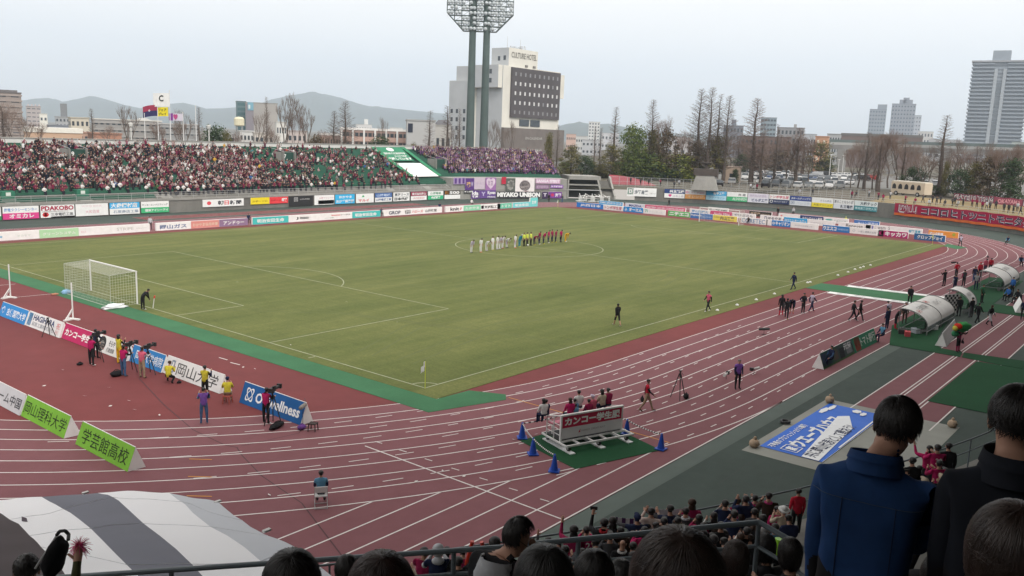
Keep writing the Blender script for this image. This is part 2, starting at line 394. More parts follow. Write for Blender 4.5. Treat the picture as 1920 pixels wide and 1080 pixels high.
def stand_hit(u,v,h):
 d = ray(u,v); D = 80.0
 while D < 260:
  q = CAM + d*D; r = orad(q.x,q.y)
  if r > SW and q.z < sz(r)+h: return q
  D += 0.1
def strip(mb,Ra,za,Rb,zb,m):
 A,B = spath(Ra),spath(Rb); mb.grid([[(x,y,za) for x,y in A],[(x,y,zb) for x,y in B]],m)
stand = thing('grandstand','long low open grandstand packed with spectators across the far side of the pitch','grandstand',(40,92.5,0))
def spart(mb,name): 
 o = mb.build(name); o.parent = stand; o.matrix_parent_inverse = Matrix.Translation((-40,-92.5,0)); return o
mb = MB(); strip(mb,SW,0,SW,1.95,M_CONCD); strip(mb,SW-0.12,1.9,SW-0.12,2.2,M_CONC); strip(mb,SW-0.12,2.2,SW+0.2,2.2,M_CONC); strip(mb,SW,1.9,SW-0.12,1.9,M_CONC)
a = spath(SW)[-1]; b = spath(80.2)[-1]
mb.face([(*a,0),(*b,0),(*b,10.4),(*spath(79.4)[-1],9.5),(*spath(60)[-1],3.6),(*a,2.9)],M_CONC)
us_ = [846+18*i for i in range(13)]; P0 = [PR(u,365,SW-0.03) for u in us_]; P1 = [Vector((RC.x+(p.x-RC.x)*64.2/SW,34+(p.y-34)*64.2/SW,0)) for p in P0]
mb.grid([[(p.x,p.y,z) for p in P0] for z in (0,4.45)],M_CONC); mb.grid([[(p.x,p.y,4.45) for p in Q] for Q in (P0,P1)],M_CONC); mb.face([(P0[0].x,P0[0].y,0),(P0[0].x,P0[0].y,4.45),(P1[0].x,P1[0].y,4.45),(P1[0].x,P1[0].y,0)],M_CONC)
spart(mb,'front_wall')
mb = MB(); strip(mb,SW+0.2,2.2,59.6,2.75,M_CONCD)
for i in range(A_ROWS):
 Ra = 59.6+0.82*i; z = 3.1+0.254*i
 strip(mb,Ra,z-0.254 if i else 2.75,Ra,z,M_CONCD); strip(mb,Ra,z,Ra+0.82,z,M_CONCD)
spart(mb,'terrace')
for i in range(0,A_ROWS):
 mb = MB(); Ra = 60.12+0.82*i; z = 3.1+0.254*i
 strip(mb,Ra,z+0.02,Ra,z+0.40,M_SEAT); strip(mb,Ra,z+0.40,Ra+0.34,z+0.42,M_SEAT); strip(mb,Ra+0.34,z+0.42,Ra+0.38,z+0.75,M_SEAT)
 spart(mb,'bench_row')
mb = MB()
for k in (0,1): mb.grid([[(x,34+58.95+0.42*k,z) for x in (-12,36)] for z in (2.3+0.25*k,2.62+0.25*k)],M_SEAT); mb.grid([[(x,34+58.95+0.42*k+o_,2.62+0.25*k) for x in (-12,36)] for o_ in (0,0.3)],M_SEAT)
spart(mb,'low_bench')
mb = MB(); strip(mb,79.6,8.8,79.6,10.35,M_WHITEW); strip(mb,79.5,10.35,79.5,10.52,M_CONC); strip(mb,79.5,10.52,80.0,10.52,M_WHITEW); strip(mb,80.0,4,80.0,10.52,M_CONC)
spart(mb,'back_wall')
mb = MB()
pp = spath(SW+0.05,step=1.0)
for h in (2.55,2.85,3.15): mb.path([(x,y,h) for x,y in pp],0.022,M_STEEL,4)
for x,y in pp[::2]: mb.tube((x,y,2.2),(x,y,3.15),0.025,0.025,M_STEEL,4)
spart(mb,'front_railing')
# way-out boxes in the seating
for (u0,v0,u1,v1),lab in (((138,286,160,307),'9'),((535,291,553,308),'7'),((822,300,834,318),None)):
 c = stand_hit((u0+u1)/2,v1,0); a_ = math.atan2(c.y-34,c.x-RC.x) if c.x > RC.x else math.pi/2
 e = bpy.data.objects.new('way_out',None); COL.objects.link(e); e.parent = stand; e.matrix_parent_inverse = Matrix.Translation((-40,-92.5,0))
 e.location = (c.x,c.y,c.z); e.rotation_euler = (0,0,a_-math.pi/2)
 mb = MB(); DG = mat('dark_green_paint',(0.018,0.062,0.048),0.6); wd = 1.35
 mb.box((-wd,0.6,-0.2),(wd,0.75,2.2),DG); mb.box((-wd,0.0,-0.2),(-wd+0.1,3.5,2.25),M_CONC); mb.box((wd-0.1,0.0,-0.2),(wd,3.5,2.25),M_CONC)
 for sx in (-wd,wd): mb.path([(sx,0,2.3),(sx,4.0,2.9)],0.04,M_STEEL,4)
 mb.build('door_box',e)
 if lab: lettering(e,lab,cmat(WHITE),-0.9,-0.45,1.1,1.85,0.57,0.03)
for u in (16,156):   # green cabins at the front rail
 c = PR(u,372,SW+0.9)
 mb = MB(); g = mat('green_cabin',(0.03,0.16,0.10),0.7); mb.box((-0.85,0,0),(0.85,1.2,1.5),g); mb.box((-0.3,-0.03,0.9),(0.3,0,1.35),cmat((0.6,0.65,0.6)))
 o = spart(mb,'gate_box'); o.location = (c.x-0,c.y,2.3)
for u in (26,165,316,735,805,850):
 c = PR(u,385,SW+0.2); mb = MB()
 mb.face([(-0.9,0,2.15),(0.9,0,2.15),(0.3,1.4,3.1),(-1.5,1.4,3.1)],M_CONC); mb.face([(-0.9,0,2.15),(-1.5,1.4,3.1),(-1.5,1.4,2.2)],M_CONC); mb.face([(0.9,0,2.15),(0.3,1.4,3.1),(0.3,1.4,2.2)],M_CONC)
 o = spart(mb,'stair'); o.location = (c.x,c.y,0.06)

# crowd figures: low figures with head, hair, shoulders, arms and lap
SKIN = (0.36,0.20,0.14)
M_SKIN = mat('skin',SKIN,0.6,spec=0.3); M_HAIR = mat('black_hair',(0.012,0.010,0.010),0.55,spec=0.4)
def clothm(rgb): return cmat(rgb,0.9,'cloth')
WINE = [(0.095,0.012,0.032),(0.17,0.020,0.055),(0.050,0.007,0.018),(0.25,0.085,0.12)]
DARK = [(0.012,0.012,0.015),(0.025,0.025,0.03),(0.014,0.018,0.035),(0.05,0.05,0.052)]
PALE = [(0.50,0.44,0.44),(0.70,0.69,0.68),(0.20,0.19,0.19),(0.40,0.28,0.28)]
ODD = [(0.03,0.12,0.32),(0.05,0.22,0.25),(0.60,0.36,0.05),(0.45,0.06,0.04),(0.06,0.12,0.05),(0.20,0.13,0.08)]
PURP = [(0.070,0.026,0.105),(0.115,0.048,0.155),(0.030,0.013,0.050),(0.28,0.17,0.32)]
def tiny(mb,x,y,z,ang,top,hair,pose,s=1.0,legs=None,skin=None):
 """seated or standing spectator: pose 0 sitting, 1 standing, 2 arms up"""
 M = Matrix.Translation((x,y,z)) @ Matrix.Rotation(ang,4,'Z') @ Matrix.Scale(s,4)
 sk = skin or M_SKIN; tm_ = clothm(top); lm_ = legs or clothm((0.02,0.02,0.03)); hm = hair
 sit = pose == 0; zb = 0.42 if sit else 0.85
 def ring(rs,m,n=6):
  k = mb.mi(m); b = len(mb.v)
  for (zz,rx,ry,oy) in rs:
   for i in range(n):
    t = 2*math.pi*(i+0.5)/n; mb.v.append(tuple(M @ Vector((rx*math.cos(t),oy+ry*math.sin(t),zz))))
  for j in range(len(rs)-1):
   for i in range(n):
    i2 = (i+1) % n; mb.f.append((b+j*n+i,b+j*n+i2,b+(j+1)*n+i2,b+(j+1)*n+i)); mb.m.append(k)
  mb.f.append(tuple(b+(len(rs)-1)*n+i for i in range(n))); mb.m.append(k)
 ring([(zb-0.05,0.17,0.12,0),(zb+0.3,0.19,0.13,0),(zb+0.48,0.23,0.12,0),(zb+0.58,0.08,0.07,0)],tm_)
 ring([(zb+0.56,0.05,0.05,0.02),(zb+0.66,0.085,0.10,0.03),(zb+0.76,0.08,0.10,0.03)],sk)
 ring([(zb+0.66,0.09,0.08,-0.03),(zb+0.76,0.10,0.11,0.0),(zb+0.85,0.055,0.06,0.01)],hm)
 if sit: mb.box((-0.17,0.05,zb-0.12),(0.17,0.5,zb+0.06),lm_,M); mb.box((-0.15,0.38,0),(0.15,0.5,zb-0.1),lm_,M)
 else: mb.box((-0.15,-0.09,0),(-0.02,0.09,zb),lm_,M); mb.box((0.02,-0.09,0),(0.15,0.09,zb),lm_,M)
 for sx in (-1,1):
  sh = M @ Vector((sx*0.24,0,zb+0.45))
  if pose == 2: el = M @ Vector((sx*0.33,0.12,zb+0.62)); ha = M @ Vector((sx*0.22,0.2,zb+0.95))
  else: el = M @ Vector((sx*0.29,0.06,zb+0.2)); ha = M @ Vector((sx*0.12,0.3,zb+0.22))
  mb.tube(sh,el,0.055*s,0.045*s,tm_,4,False); mb.tube(el,ha,0.045*s,0.04*s,tm_,4,False)
  mb.box((-0.045*s,-0.045*s,-0.045*s),(0.045*s,0.045*s,0.045*s),sk,Matrix.Translation(ha))
HAIRS = [M_HAIR,M_HAIR,M_HAIR,mat('brown_hair',(0.04,0.022,0.014),0.55),mat('grey_cap',(0.25,0.25,0.25),0.8),mat('wine_cap',(0.18,0.012,0.04),0.8),mat('white_cap',(0.6,0.6,0.58),0.8)]
rng = random.Random(3)
def pick_home():
 t = rng.random()
 return rng.choice(WINE) if t < 0.36 else rng.choice(DARK) if t < 0.77 else rng.choice(PALE) if t < 0.975 else rng.choice(ODD)
def pick_away():
 t = rng.random()
 return rng.choice(PURP) if t < 0.60 else rng.choice(DARK) if t < 0.86 else rng.choice(PALE) if t < 0.96 else rng.choice(ODD)
SC_G = [stand_hit(*q,0.45) for q in ((702,278),(751,278),(776,303),(729,303))]
SC_W = [stand_hit(*q,0.45) for q in ((742,308),(788,308),(822,332),(776,333))]
def inside(q,P):
 s = None
 for a,b in zip(P,P[1:]+P[:1]):
  c = (b.x-a.x)*(q[1]-a.y)-(b.y-a.y)*(q[0]-a.x)
  if s is None: s = c > 0
  elif (c > 0) != s: return False
 return True
# where the home crowd thins out and where the away block starts, as a line across the rows
GA0,GA1 = stand_hit(690,276,0),stand_hit(790,345,0)   # left side of the gap
GB0,GB1 = stand_hit(757,274,0),stand_hit(850,330,0)   # right side
VOM = [(stand_hit(144,300,0),2.0),(stand_hit(545,303,0),1.9),(stand_hit(828,312,0),2.0)]
def side(q,a,b): return (b.x-a.x)*(q[1]-a.y)-(b.y-a.y)*(q[0]-a.x)
home,away = MB(),MB(); nh = na = 0
for i in range(0,A_ROWS):
 Rr = 60.25+0.82*i; z = 3.1+0.254*i
 L1 = RC.x+4; s = -6.0
 arc = Rr*(math.pi/2-A_END)
 while s < RC.x+arc-0.6:
  s += 0.52+0.08*rng.random()
  if s < RC.x: x,y,ang = s,34+Rr,math.pi
  else:
   a_ = math.pi/2-(s-RC.x)/Rr; x,y,ang = RC.x+Rr*math.cos(a_),34+Rr*math.sin(a_),a_+math.pi/2
  if i == 0 and s < 36.5: continue
  if any(math.hypot(x-c.x,y-c.y-1.2) < r for c,r in VOM) or (s < 96 and (s+3) % 13.4 < 0.8 and rng.random() < 0.8): continue
  inA = side((x,y),GA0,GA1) < 0; inB = side((x,y),GB0,GB1) > 0
  jx = rng.uniform(-0.08,0.08); jr = rng.uniform(-0.06,0.1)
  if inA:
   dens = 0.93 if x < 60 else 0.93-0.40*min(1,(x-60)/18)
   cl = noise.noise((x*0.16,i*0.35,3.3))
   if cl > 0.33 and x < 62: dens *= 0.55
   if x > 62 and cl > 0.12: dens *= 0.35
   if i >= 22: dens *= 0.55
   if rng.random() > dens: continue
   t = rng.random(); pose = 0 if t < 0.62 else 1 if t < 0.86 else 2
   tiny(home,x+jx,y+jr,z,ang+rng.uniform(-0.3,0.3),pick_home(),rng.choice(HAIRS),pose,rng.uniform(0.9,1.06)); nh += 1
  elif inB:
   if i < 6: continue
   if rng.random() > 0.97: continue
   t = rng.random(); pose = 0 if t < 0.15 else 1 if t < 0.65 else 2
   tiny(away,x+jx,y+jr,z,ang+rng.uniform(-0.3,0.3),pick_away(),rng.choice(HAIRS),pose,rng.uniform(0.9,1.06)); na += 1
o = struct(home.build('home_crowd'),'stuff'); o['label'] = 'dense crowd in wine red, black and pale clothes filling the far stand'
o = struct(away.build('away_crowd'),'stuff'); o['label'] = 'dense crowd in purple filling the right end of the far stand'
# the front row stands at the rail as single figures
FR = {}
def tiny_mesh(top,pose,key):
 k = (key,pose)
 if k not in FR:
  mb = MB(); tiny(mb,0,0,0,0,top,M_HAIR,pose); FR[k] = mb.mesh('front_row_person')
 return FR[k]
s = 14.5; JR = 60.35; lab = {'wine': 'spectator in a wine red top at the front rail of the far stand',
  'dark': 'spectator in dark clothes at the front rail of the far stand','pale': 'spectator in a pale top in the front row behind the rail of the far stand'}
cols3 = {'wine': WINE[1],'dark': DARK[1],'pale': PALE[1]}
nfr = 0
while s < 84:
 s += rng.uniform(0.7,1.3)
 if s > 62: s += rng.uniform(0.3,1.0)
 if any(abs(s-c) < 1.1 for c in (15.4,26.4)): continue
 k = rng.choice(['wine','wine','dark','dark','pale'])
 if s > 36.5: s -= rng.uniform(0.05,0.35)
 o = link('person',tiny_mesh(cols3[k],rng.choice([0,0,1,1,2]),k),None,(s,34+(60.35 if s < 36.5 else 59.35)+rng.uniform(-0.05,0.1),3.1 if s < 36.5 else 2.66))
 o.rotation_euler = (0,0,math.pi+rng.uniform(-0.3,0.3)); o.scale = (rng.uniform(0.92,1.05),)*3
 tag(o,lab[k],'person','front row spectators of the far stand in '+k); nfr += 1
print('crowd',nh,na,nfr)

# covers stretched over the empty seats
def quadgrid(mb,P,m,nu=8,nv=6,lift=0.0):
 rows = []
 for j in range(nv+1):
  a = P[0].lerp(P[3],j/nv); b = P[1].lerp(P[2],j/nv)
  rows.append([a.lerp(b,i/nu)+Vector((0,0,lift)) for i in range(nu+1)])
 mb.grid(rows,m)
def cover(label,P,m,texts):
 t = thing('seat_cover',label,'cover',P[3])
 mb = MB(); Q = [p-P[3] for p in P]; quadgrid(mb,Q,m,lift=0.2)
 # a hem so the sheet has an edge with depth
 for a,b in zip(Q,Q[1:]+Q[:1]): mb.tube(a+Vector((0,0,0.2)),b+Vector((0,0,0.2)),0.06,0.06,m,5)
 mb.build('sheet',t)
 for body,(a0,a1,b0,b1),tmx in texts:     # a along the sheet, b up the slope
  v,f,x0,x1,y0,y1 = text_pts(body,0.03); mb = MB()
  for p_,q_ in v:
   a = a0+(a1-a0)*(p_-x0)/(x1-x0); b = b0+(b1-b0)*(q_-y0)/(y1-y0)
   lo = Q[3].lerp(Q[2],a); hi = Q[0].lerp(Q[1],a); mb.v.append(tuple(lo.lerp(hi,b)+Vector((0,-0.02,0.26))))
  mb.f = list(f); mb.m = [mb.mi(tmx)]*len(f); mb.build('lettering',t)
MG = mat('green_sheet',(0.025,0.19,0.10),0.8,var=0.06,scale=0.4); MWS = mat('white_sheet',(0.72,0.72,0.71),0.8)
cover('green sheet with white lettering covering empty seats between the two crowds',SC_G,MG,
   [('●',(0.36,0.62,0.68,0.95),cmat(WHITE)),('はれのくにおかやま',(0.10,0.92,0.44,0.60),cmat(WHITE)),('みんなで応援',(0.4,0.9,0.27,0.37),cmat(WHITE)),('応援しています',(0.06,0.98,0.03,0.22),cmat(WHITE))])
cover('blank white sheet covering empty seats below the green sheet',SC_W,MWS,[('サポーターズ',(0.3,0.75,0.72,0.8),cmat((0.75,0.6,0.6)))])
for nm,P,lab in (('edge_net',(SC_G[0],SC_W[3]),'left'),('edge_net',(SC_G[1],SC_W[2]),'right')):
 d = P[1]-P[0]; mb = MB(); g = mat('green_net',(0.03,0.20,0.10),0.9,var=0.2,scale=2)
 n = Vector((-1.1 if lab == 'left' else 1.1,0,0))
 k = 10
 for i in range(k):
  a = P[0]+d*(i/k); b = P[0]+d*((i+0.93)/k)
  mb.box((0,0,0),(1,1,0.05),g,Matrix(((n.x,b.x-a.x,0,a.x),(n.y,b.y-a.y,0,a.y),(n.z,b.z-a.z,1,a.z+0.25),(0,0,0,1))))
 o = mb.build(nm); tag(o,'green netting along the %s edge of the covered seats' % lab,'net')
# ------------------------------------------------------------------ advertising boards
W_,K_,NAVY,BLUE,SKY,RED,PINK,MAROON,GREEN,YEL,TEAL,ORG,GRY = ((0.78,0.78,0.77),(0.02,0.02,0.025),(0.02,0.04,0.16),(0.02,0.13,0.42),(0.06,0.40,0.72),
 (0.62,0.03,0.04),(0.66,0.06,0.25),(0.36,0.02,0.06),(0.03,0.36,0.12),(0.78,0.62,0.02),(0.06,0.48,0.46),(0.80,0.30,0.05),(0.35,0.36,0.40))
def board(label,P0,P1,h,bands,texts,style='flat',z0=0.0,group=None,name='advertising_board',cat='board',frame=None,depth=0.06):
 P0 = Vector((P0[0],P0[1],0)); P1 = Vector((P1[0],P1[1],0)); d = P1-P0; L = d.length
 t = thing(name,label,cat,(P0.x,P0.y,z0),math.atan2(d.y,d.x),group)
 tilt = 0.0; hs = h
 if style == 'a': tilt = 0.36/h; hs = math.hypot(h,0.36)
 ang = -math.atan(tilt); mb = MB()
 def pt(x,s,y=0.0): return (x,y*math.cos(ang)+math.sin(-ang)*s,math.cos(ang)*s-math.sin(-ang)*y)
 wm = cmat(frame or W_)
 if style == 'a':
  a,b,c = pt(0,0),pt(0,hs),(0,0.74,0); a2,b2,c2 = pt(L,0),pt(L,hs),(L,0.74,0)
  mb.face([a,c,b],wm); mb.face([a2,b2,c2],wm); mb.face([b,c,c2,b2],wm); mb.face([a,a2,c2,c],wm)
  mb.face([pt(0,0),pt(L,0),pt(L,hs),pt(0,hs)],wm)
  mb.tube(pt(0,hs,0),pt(L,hs,0),0.018,0.018,wm,5)
 else: mb.box((0,0,0),(L,depth,h),wm)
 e = 0.0 if frame is None else 0.035
 for x0,x1,s0,s1,c in bands:
  X0,X1,S0,S1 = max(x0*L,e),min(x1*L,L-e),max(s0*hs,e),min(s1*hs,hs-e)
  mb.face([pt(X0,S0,-0.01),pt(X1,S0,-0.01),pt(X1,S1,-0.01),pt(X0,S1,-0.01)],cmat(c))
 mb.build('panel',t)
 for body,x0,x1,s0,s1,c,*rest in texts:
  o = lettering(t,body,cmat(c),x0*L,x1*L,s0*hs,s1*hs,-0.02,rest[0] if rest else 0.02)
  o.rotation_euler = (ang,0,0)
 return t
full = lambda c: [(0,1,0,1,c)]
two = lambda top,bot,s=0.5: [(0,1,0,s,bot),(0,1,s,1,top)]
# A: along the far touchline
AY = 72.2
def rowA(u0,u1,label,bands,texts,h=0.98,v=430):
 a,b = PY(u0,v,AY),PY(u1,v,AY); return board(label,(a.x,AY),(b.x,AY),h,bands,texts,group='boards along the far touchline',depth=0.3)
rowA(-40,73,'white board with faint pale marks on the far touchline, leftmost in view',full(W_),[('オカヤマ',0.62,0.85,0.3,0.6,(0.6,0.65,0.6)),('◆',0.32,0.38,0.3,0.6,(0.25,0.45,0.6))])
rowA(73.3,147,'pale green board with white lettering on the far touchline',full((0.42,0.66,0.40)),[('グリーンシステム',0.08,0.92,0.3,0.65,W_)])
rowA(147.3,281,'long white board with thin grey capitals at its right end on the far touchline',full(W_),[('STRIPE',0.52,0.76,0.32,0.7,(0.50,0.50,0.47),0.0),('INTERNATIONAL',0.8,0.96,0.45,0.55,(0.45,0.45,0.42),0.0),('石と人',0.03,0.1,0.35,0.6,(0.7,0.45,0.5))])
rowA(293,358,'white board with large blue grey lettering on the far touchline',full(W_),[('岡山ガス',0.1,0.88,0.18,0.72,(0.14,0.19,0.34),0.03)])
rowA(358.3,411,'salmon pink board with pale lettering on the far touchline',full((0.66,0.27,0.24)),[('おかやま信用金庫',0.06,0.95,0.25,0.72,(0.72,0.55,0.42))])
rowA(411.3,465,'mauve board with white lettering on the far touchline',full((0.26,0.17,0.28)),[('アンドゥー',0.14,0.86,0.2,0.75,W_,0.03)])
rowA(474,541,'teal board with white lettering, left end of the middle touchline run',full(TEAL),[('明治安田生命',0.12,0.88,0.2,0.75,W_,0.03)])
rowA(541.3,660,'long white board with a small green box sign on the far touchline',full(W_)+[(0.17,0.30,0.38,0.68,GREEN)],[('J',0.11,0.145,0.3,0.72,K_,0.03),('LEAGUE',0.18,0.29,0.45,0.62,W_),('明治安田',0.66,0.8,0.55,0.75,RED),('トータル',0.82,0.97,0.55,0.78,K_),('リーグ戦',0.55,0.7,0.2,0.35,(0.2,0.35,0.3))])
rowA(660.3,713,'teal board with white lettering, right end of the middle touchline run',full(TEAL),[('明治安田生命',0.10,0.86,0.2,0.75,W_,0.03)])
rowA(718,828,'white board with dark, red and grey words on the far touchline',full(W_)+[(0.36,0.445,0.2,0.75,RED)],[('GROP',0.09,0.28,0.2,0.78,(0.03,0.04,0.08),0.03),('H',0.375,0.43,0.3,0.7,W_,0.05),('ハローズ',0.47,0.66,0.25,0.7,RED,0.02),('山陽新聞',0.70,0.9,0.22,0.72,(0.12,0.12,0.12))])
rowA(835,868,'short white board with black and red letters on the far touchline',full(W_),[('knit',0.25,0.75,0.2,0.8,K_,0.03),('?',0.8,0.9,0.25,0.7,RED)])
rowA(868.2,900,'light green board with white letters on the far touchline',full((0.24,0.58,0.38)),[('たかやま',0.1,0.9,0.25,0.7,W_)])
rowA(900.2,931,'white board with a red square on the far touchline',full(W_)+[(0.03,0.18,0.2,0.8,RED)],[('荒堀精工',0.22,0.97,0.2,0.75,K_,0.02)])
rowA(931.2,958,'green board with a pink left end on the far touchline',full((0.14,0.52,0.36))+[(0,0.2,0,1,(0.7,0.2,0.25))],[('トマト',0.3,0.9,0.2,0.75,W_,0.02)])
rowA(960,992,'pale turquoise board with white lettering near the far corner',full((0.16,0.58,0.60)),[('明治安田',0.12,0.9,0.2,0.75,W_,0.02)])
rowA(992.3,1006,'tall pale turquoise end block of the touchline boards',full((0.16,0.58,0.56)),[('生命',0.2,0.8,0.3,0.7,W_)],h=1.75)
# B: on the wall under the far stand
def rowB(u0,u1,label,bands,texts,z0=0.12,z1=1.9,frame=(0.03,0.03,0.03)):
 def P(u):
  q = PR(u,395-0.028*u,SW-0.16); return (q.x,q.y)
 return board(label,P(u0),P(u1),z1-z0,bands,texts,z0=z0,group='boards on the wall under the far stand',frame=frame)
rowB(-60,2,'white and green board at the left edge on the wall under the far stand',two(W_,GREEN,0.3),[])
rowB(4,73,'white over hot pink board on the wall under the far stand',two(W_,PINK,0.48),[('岡電タクシーセンター',0.05,0.95,0.6,0.85,(0.22,0.34,0.58),0.02),('オミカレ',0.18,0.86,0.1,0.42,W_,0.03)])
rowB(75,140,'white board with dark red capitals over a red round mark under the far stand',[(0,1,0,1,W_),(0.3,1,0.02,0.1,NAVY),(0.05,0.8,0.46,0.5,MAROON)],[('PDAKOBO',0.03,0.97,0.56,0.92,MAROON,0.04),('三幸電機工業',0.3,0.95,0.14,0.38,(0.15,0.15,0.16),0.02),('●',0.06,0.24,0.08,0.44,RED),('S',0.1,0.2,0.14,0.4,W_,0.05)])
rowB(141,203,'white board with faint pink writing on the wall under the far stand',full(W_),[('MOMIJI BANK',0.2,0.8,0.68,0.86,(0.7,0.5,0.55),0.0),('大和百貨',0.3,0.72,0.22,0.48,(0.66,0.32,0.38),0.0)])
rowB(205,262,'sky blue over white board on the wall under the far stand',two(SKY,W_,0.5),[('大森鋼材店',0.05,0.92,0.56,0.94,W_,0.03),('石原商店工業',0.12,0.95,0.12,0.36,(0.2,0.25,0.35),0.01)])
rowB(264,317,'white over green board on the wall under the far stand, left of the bare wall',two(W_,(0.06,0.42,0.18),0.47),[('サンヨーエンジニアリング',0.04,0.95,0.62,0.78,(0.1,0.12,0.12),0.02),('環境アイシーアイ',0.14,0.96,0.12,0.36,W_,0.03)])
rowB(380,457,'white hanging banner with a red disc on the bare wall under the far stand',full(W_),[('●',0.10,0.2,0.26,0.76,(0.68,0.08,0.1)),('朝',0.36,0.5,0.22,0.8,(0.05,0.05,0.06),0.03),('日',0.52,0.63,0.22,0.8,(0.7,0.1,0.12),0.03),('新聞',0.65,0.94,0.22,0.8,(0.05,0.05,0.06),0.03)],0.65,1.82,None)
rowB(470,505,'yellow half of the banner pair under the far stand',full(YEL),[('スポーツの',0.08,0.9,0.3,0.6,(0.3,0.2,0.02),0.02)],0.75,1.85,None)
rowB(505.5,540,'red half of the banner pair under the far stand',full((0.72,0.05,0.06)),[('スポーツ',0.05,0.6,0.35,0.6,(0.3,0.02,0.02),0.02),('報',0.65,0.95,0.25,0.8,W_,0.03)],0.75,1.85,None)
rowB(542,587,'black panel with small grey marks on the wall under the far stand',full((0.025,0.025,0.027)),[('回',0.2,0.36,0.45,0.85,(0.4,0.4,0.4),0.02),('LOUVRE',0.45,0.85,0.6,0.72,(0.45,0.45,0.45),0.02)])
rowB(589,627,'white board with a pink lower band on the wall under the far stand',[(0,1,0,1,W_),(0.2,0.98,0.08,0.46,(0.75,0.22,0.22))],[('山陽クリニック',0.25,0.95,0.62,0.78,(0.6,0.3,0.35),0.01)])
rowB(628,665,'sky blue board with two lines of white lettering under the far stand',full((0.04,0.42,0.74)),[('おかやま',0.2,0.85,0.58,0.84,W_,0.03),('おかず倶楽部',0.06,0.95,0.12,0.44,W_,0.03)])
rowB(667,701,'white board with red lettering and a green leaf under the far stand',full(W_),[('マルイ',0.14,0.74,0.14,0.42,RED,0.03),('▲',0.32,0.48,0.62,0.86,GREEN)])
rowB(703,735,'blue over white board in a black frame under the far stand',two((0.05,0.13,0.36),W_,0.5),[('山陽電機',0.1,0.9,0.6,0.88,(0.5,0.6,0.75),0.02),('山陽電機工業',0.06,0.95,0.14,0.4,(0.06,0.1,0.25),0.02)])
rowB(737,768,'white board with heavy black lettering under the far stand',[(0,1,0,1,W_),(0,1,0.47,0.5,K_)],[('東洋リース',0.08,0.95,0.58,0.9,(0.05,0.06,0.08),0.03),('日本代住',0.08,0.92,0.1,0.42,(0.03,0.03,0.03),0.05)])
rowB(770,800,'maroon over white board under the far stand',two((0.30,0.05,0.09),W_,0.5),[('株式会社岡山',0.08,0.92,0.6,0.88,W_,0.02),('ASEED',0.15,0.85,0.16,0.36,(0.65,0.3,0.32),0.01)])
rowB(802,831,'white over green board at the right end under the far stand',two(W_,(0.04,0.42,0.2),0.48),[('山源電業',0.15,0.85,0.6,0.88,(0.15,0.3,0.2),0.02),('金剛薬',0.2,0.8,0.1,0.4,W_,0.04)])
rowB(833,863,'black and orange over white board, last under the far stand',two((0.05,0.045,0.04),W_,0.5)+[(0.05,0.3,0.55,0.95,ORG)],[('500',0.32,0.94,0.58,0.92,W_,0.04)])
# C: behind the far goal line, three staggered lines
def rowC(x,u0,u1,label,bands,texts,h=0.98,v=410):
 a,b = PX(u0,v,x),PX(u1,v,x); return board(label,(x,a.y),(x,b.y),h,bands,texts,group='boards behind the far goal line',depth=0.3)
F_,S_,T_ = 110.6,119.0,126.5
rowC(F_,1080,1130,'blue board with white letters at the left end behind the far goal line',full((0.02,0.18,0.56)),[('JR西日本',0.14,0.92,0.2,0.8,W_,0.03)])
rowC(F_,1131,1167,'white board with red outlined lettering behind the far goal line',full(W_),[('トンボ学生服',0.05,0.95,0.15,0.85,(0.45,0.05,0.12),0.02)])
rowC(F_,1168,1205,'bright blue board with white lettering behind the far goal line',full((0.02,0.24,0.60)),[('オーエム',0.28,0.94,0.18,0.82,W_,0.05),('ふ',0.06,0.2,0.2,0.8,W_,0.03)])
rowC(F_,1206,1246,'white board with a pale green mark behind the far goal line',full(W_),[('7i',0.05,0.2,0.25,0.8,(0.2,0.5,0.4),0.03),('セブンホーム',0.25,0.9,0.3,0.65,(0.55,0.65,0.62),0.0)])
rowC(F_,1252,1293,'green and white board with big letters left of the far goal',full((0.10,0.46,0.12)),[('ニチエコ',0.06,0.95,0.15,0.85,W_,0.06)])
rowC(F_,1294,1336,'blue board with pale lettering behind the left post of the far goal',full((0.05,0.17,0.46)),[('Fujiwara',0.04,0.5,0.35,0.8,W_,0.02),('TECHNO',0.5,0.95,0.3,0.6,(0.3,0.45,0.7),0.02)])
rowC(F_,1337,1382,'yellow board with dark lettering inside the far goal',full((0.80,0.66,0.08)),[('内山工業',0.30,0.9,0.15,0.85,(0.10,0.09,0.06),0.03),('UCH',0.05,0.26,0.5,0.75,(0.2,0.15,0.02),0.02)])
rowC(F_,1389,1437,'white board with tall thin blue capitals right of the far goal',full(W_),[('CORETEC',0.04,0.96,0.12,0.88,(0.06,0.20,0.42),0.0)])
rowC(F_,1438,1447,'short white board with a blue stripe right of the tall capitals',full(W_)+[(0,0.15,0,1,(0.06,0.25,0.5))],[])
rowC(F_,1448,1483,'blue board with white katakana behind the far goal line',full((0.02,0.20,0.55)),[('キャリオン',0.2,0.96,0.15,0.85,W_,0.04),('◎',0.03,0.16,0.25,0.7,W_)])
rowC(F_,1484,1535,'long white board with a thin grey line of lettering behind the far goal line',full(W_),[('株式会社滝澤鉄工所',0.15,0.8,0.35,0.6,(0.4,0.42,0.45),0.0)])
rowC(F_,1544,1595,'blue board with white lettering at its left half behind the far goal line',full((0.03,0.18,0.48)),[('ウエスコ',0.03,0.52,0.15,0.85,W_,0.05),('WESCO',0.56,0.96,0.35,0.6,(0.45,0.55,0.75),0.01)])
rowC(F_,1596,1649,'white board with a line of grey characters beside the maroon board',full(W_),[('一般工業株式会社',0.3,0.94,0.3,0.62,(0.35,0.38,0.42),0.01),('◇',0.08,0.2,0.25,0.75,(0.4,0.5,0.6),0.0)])
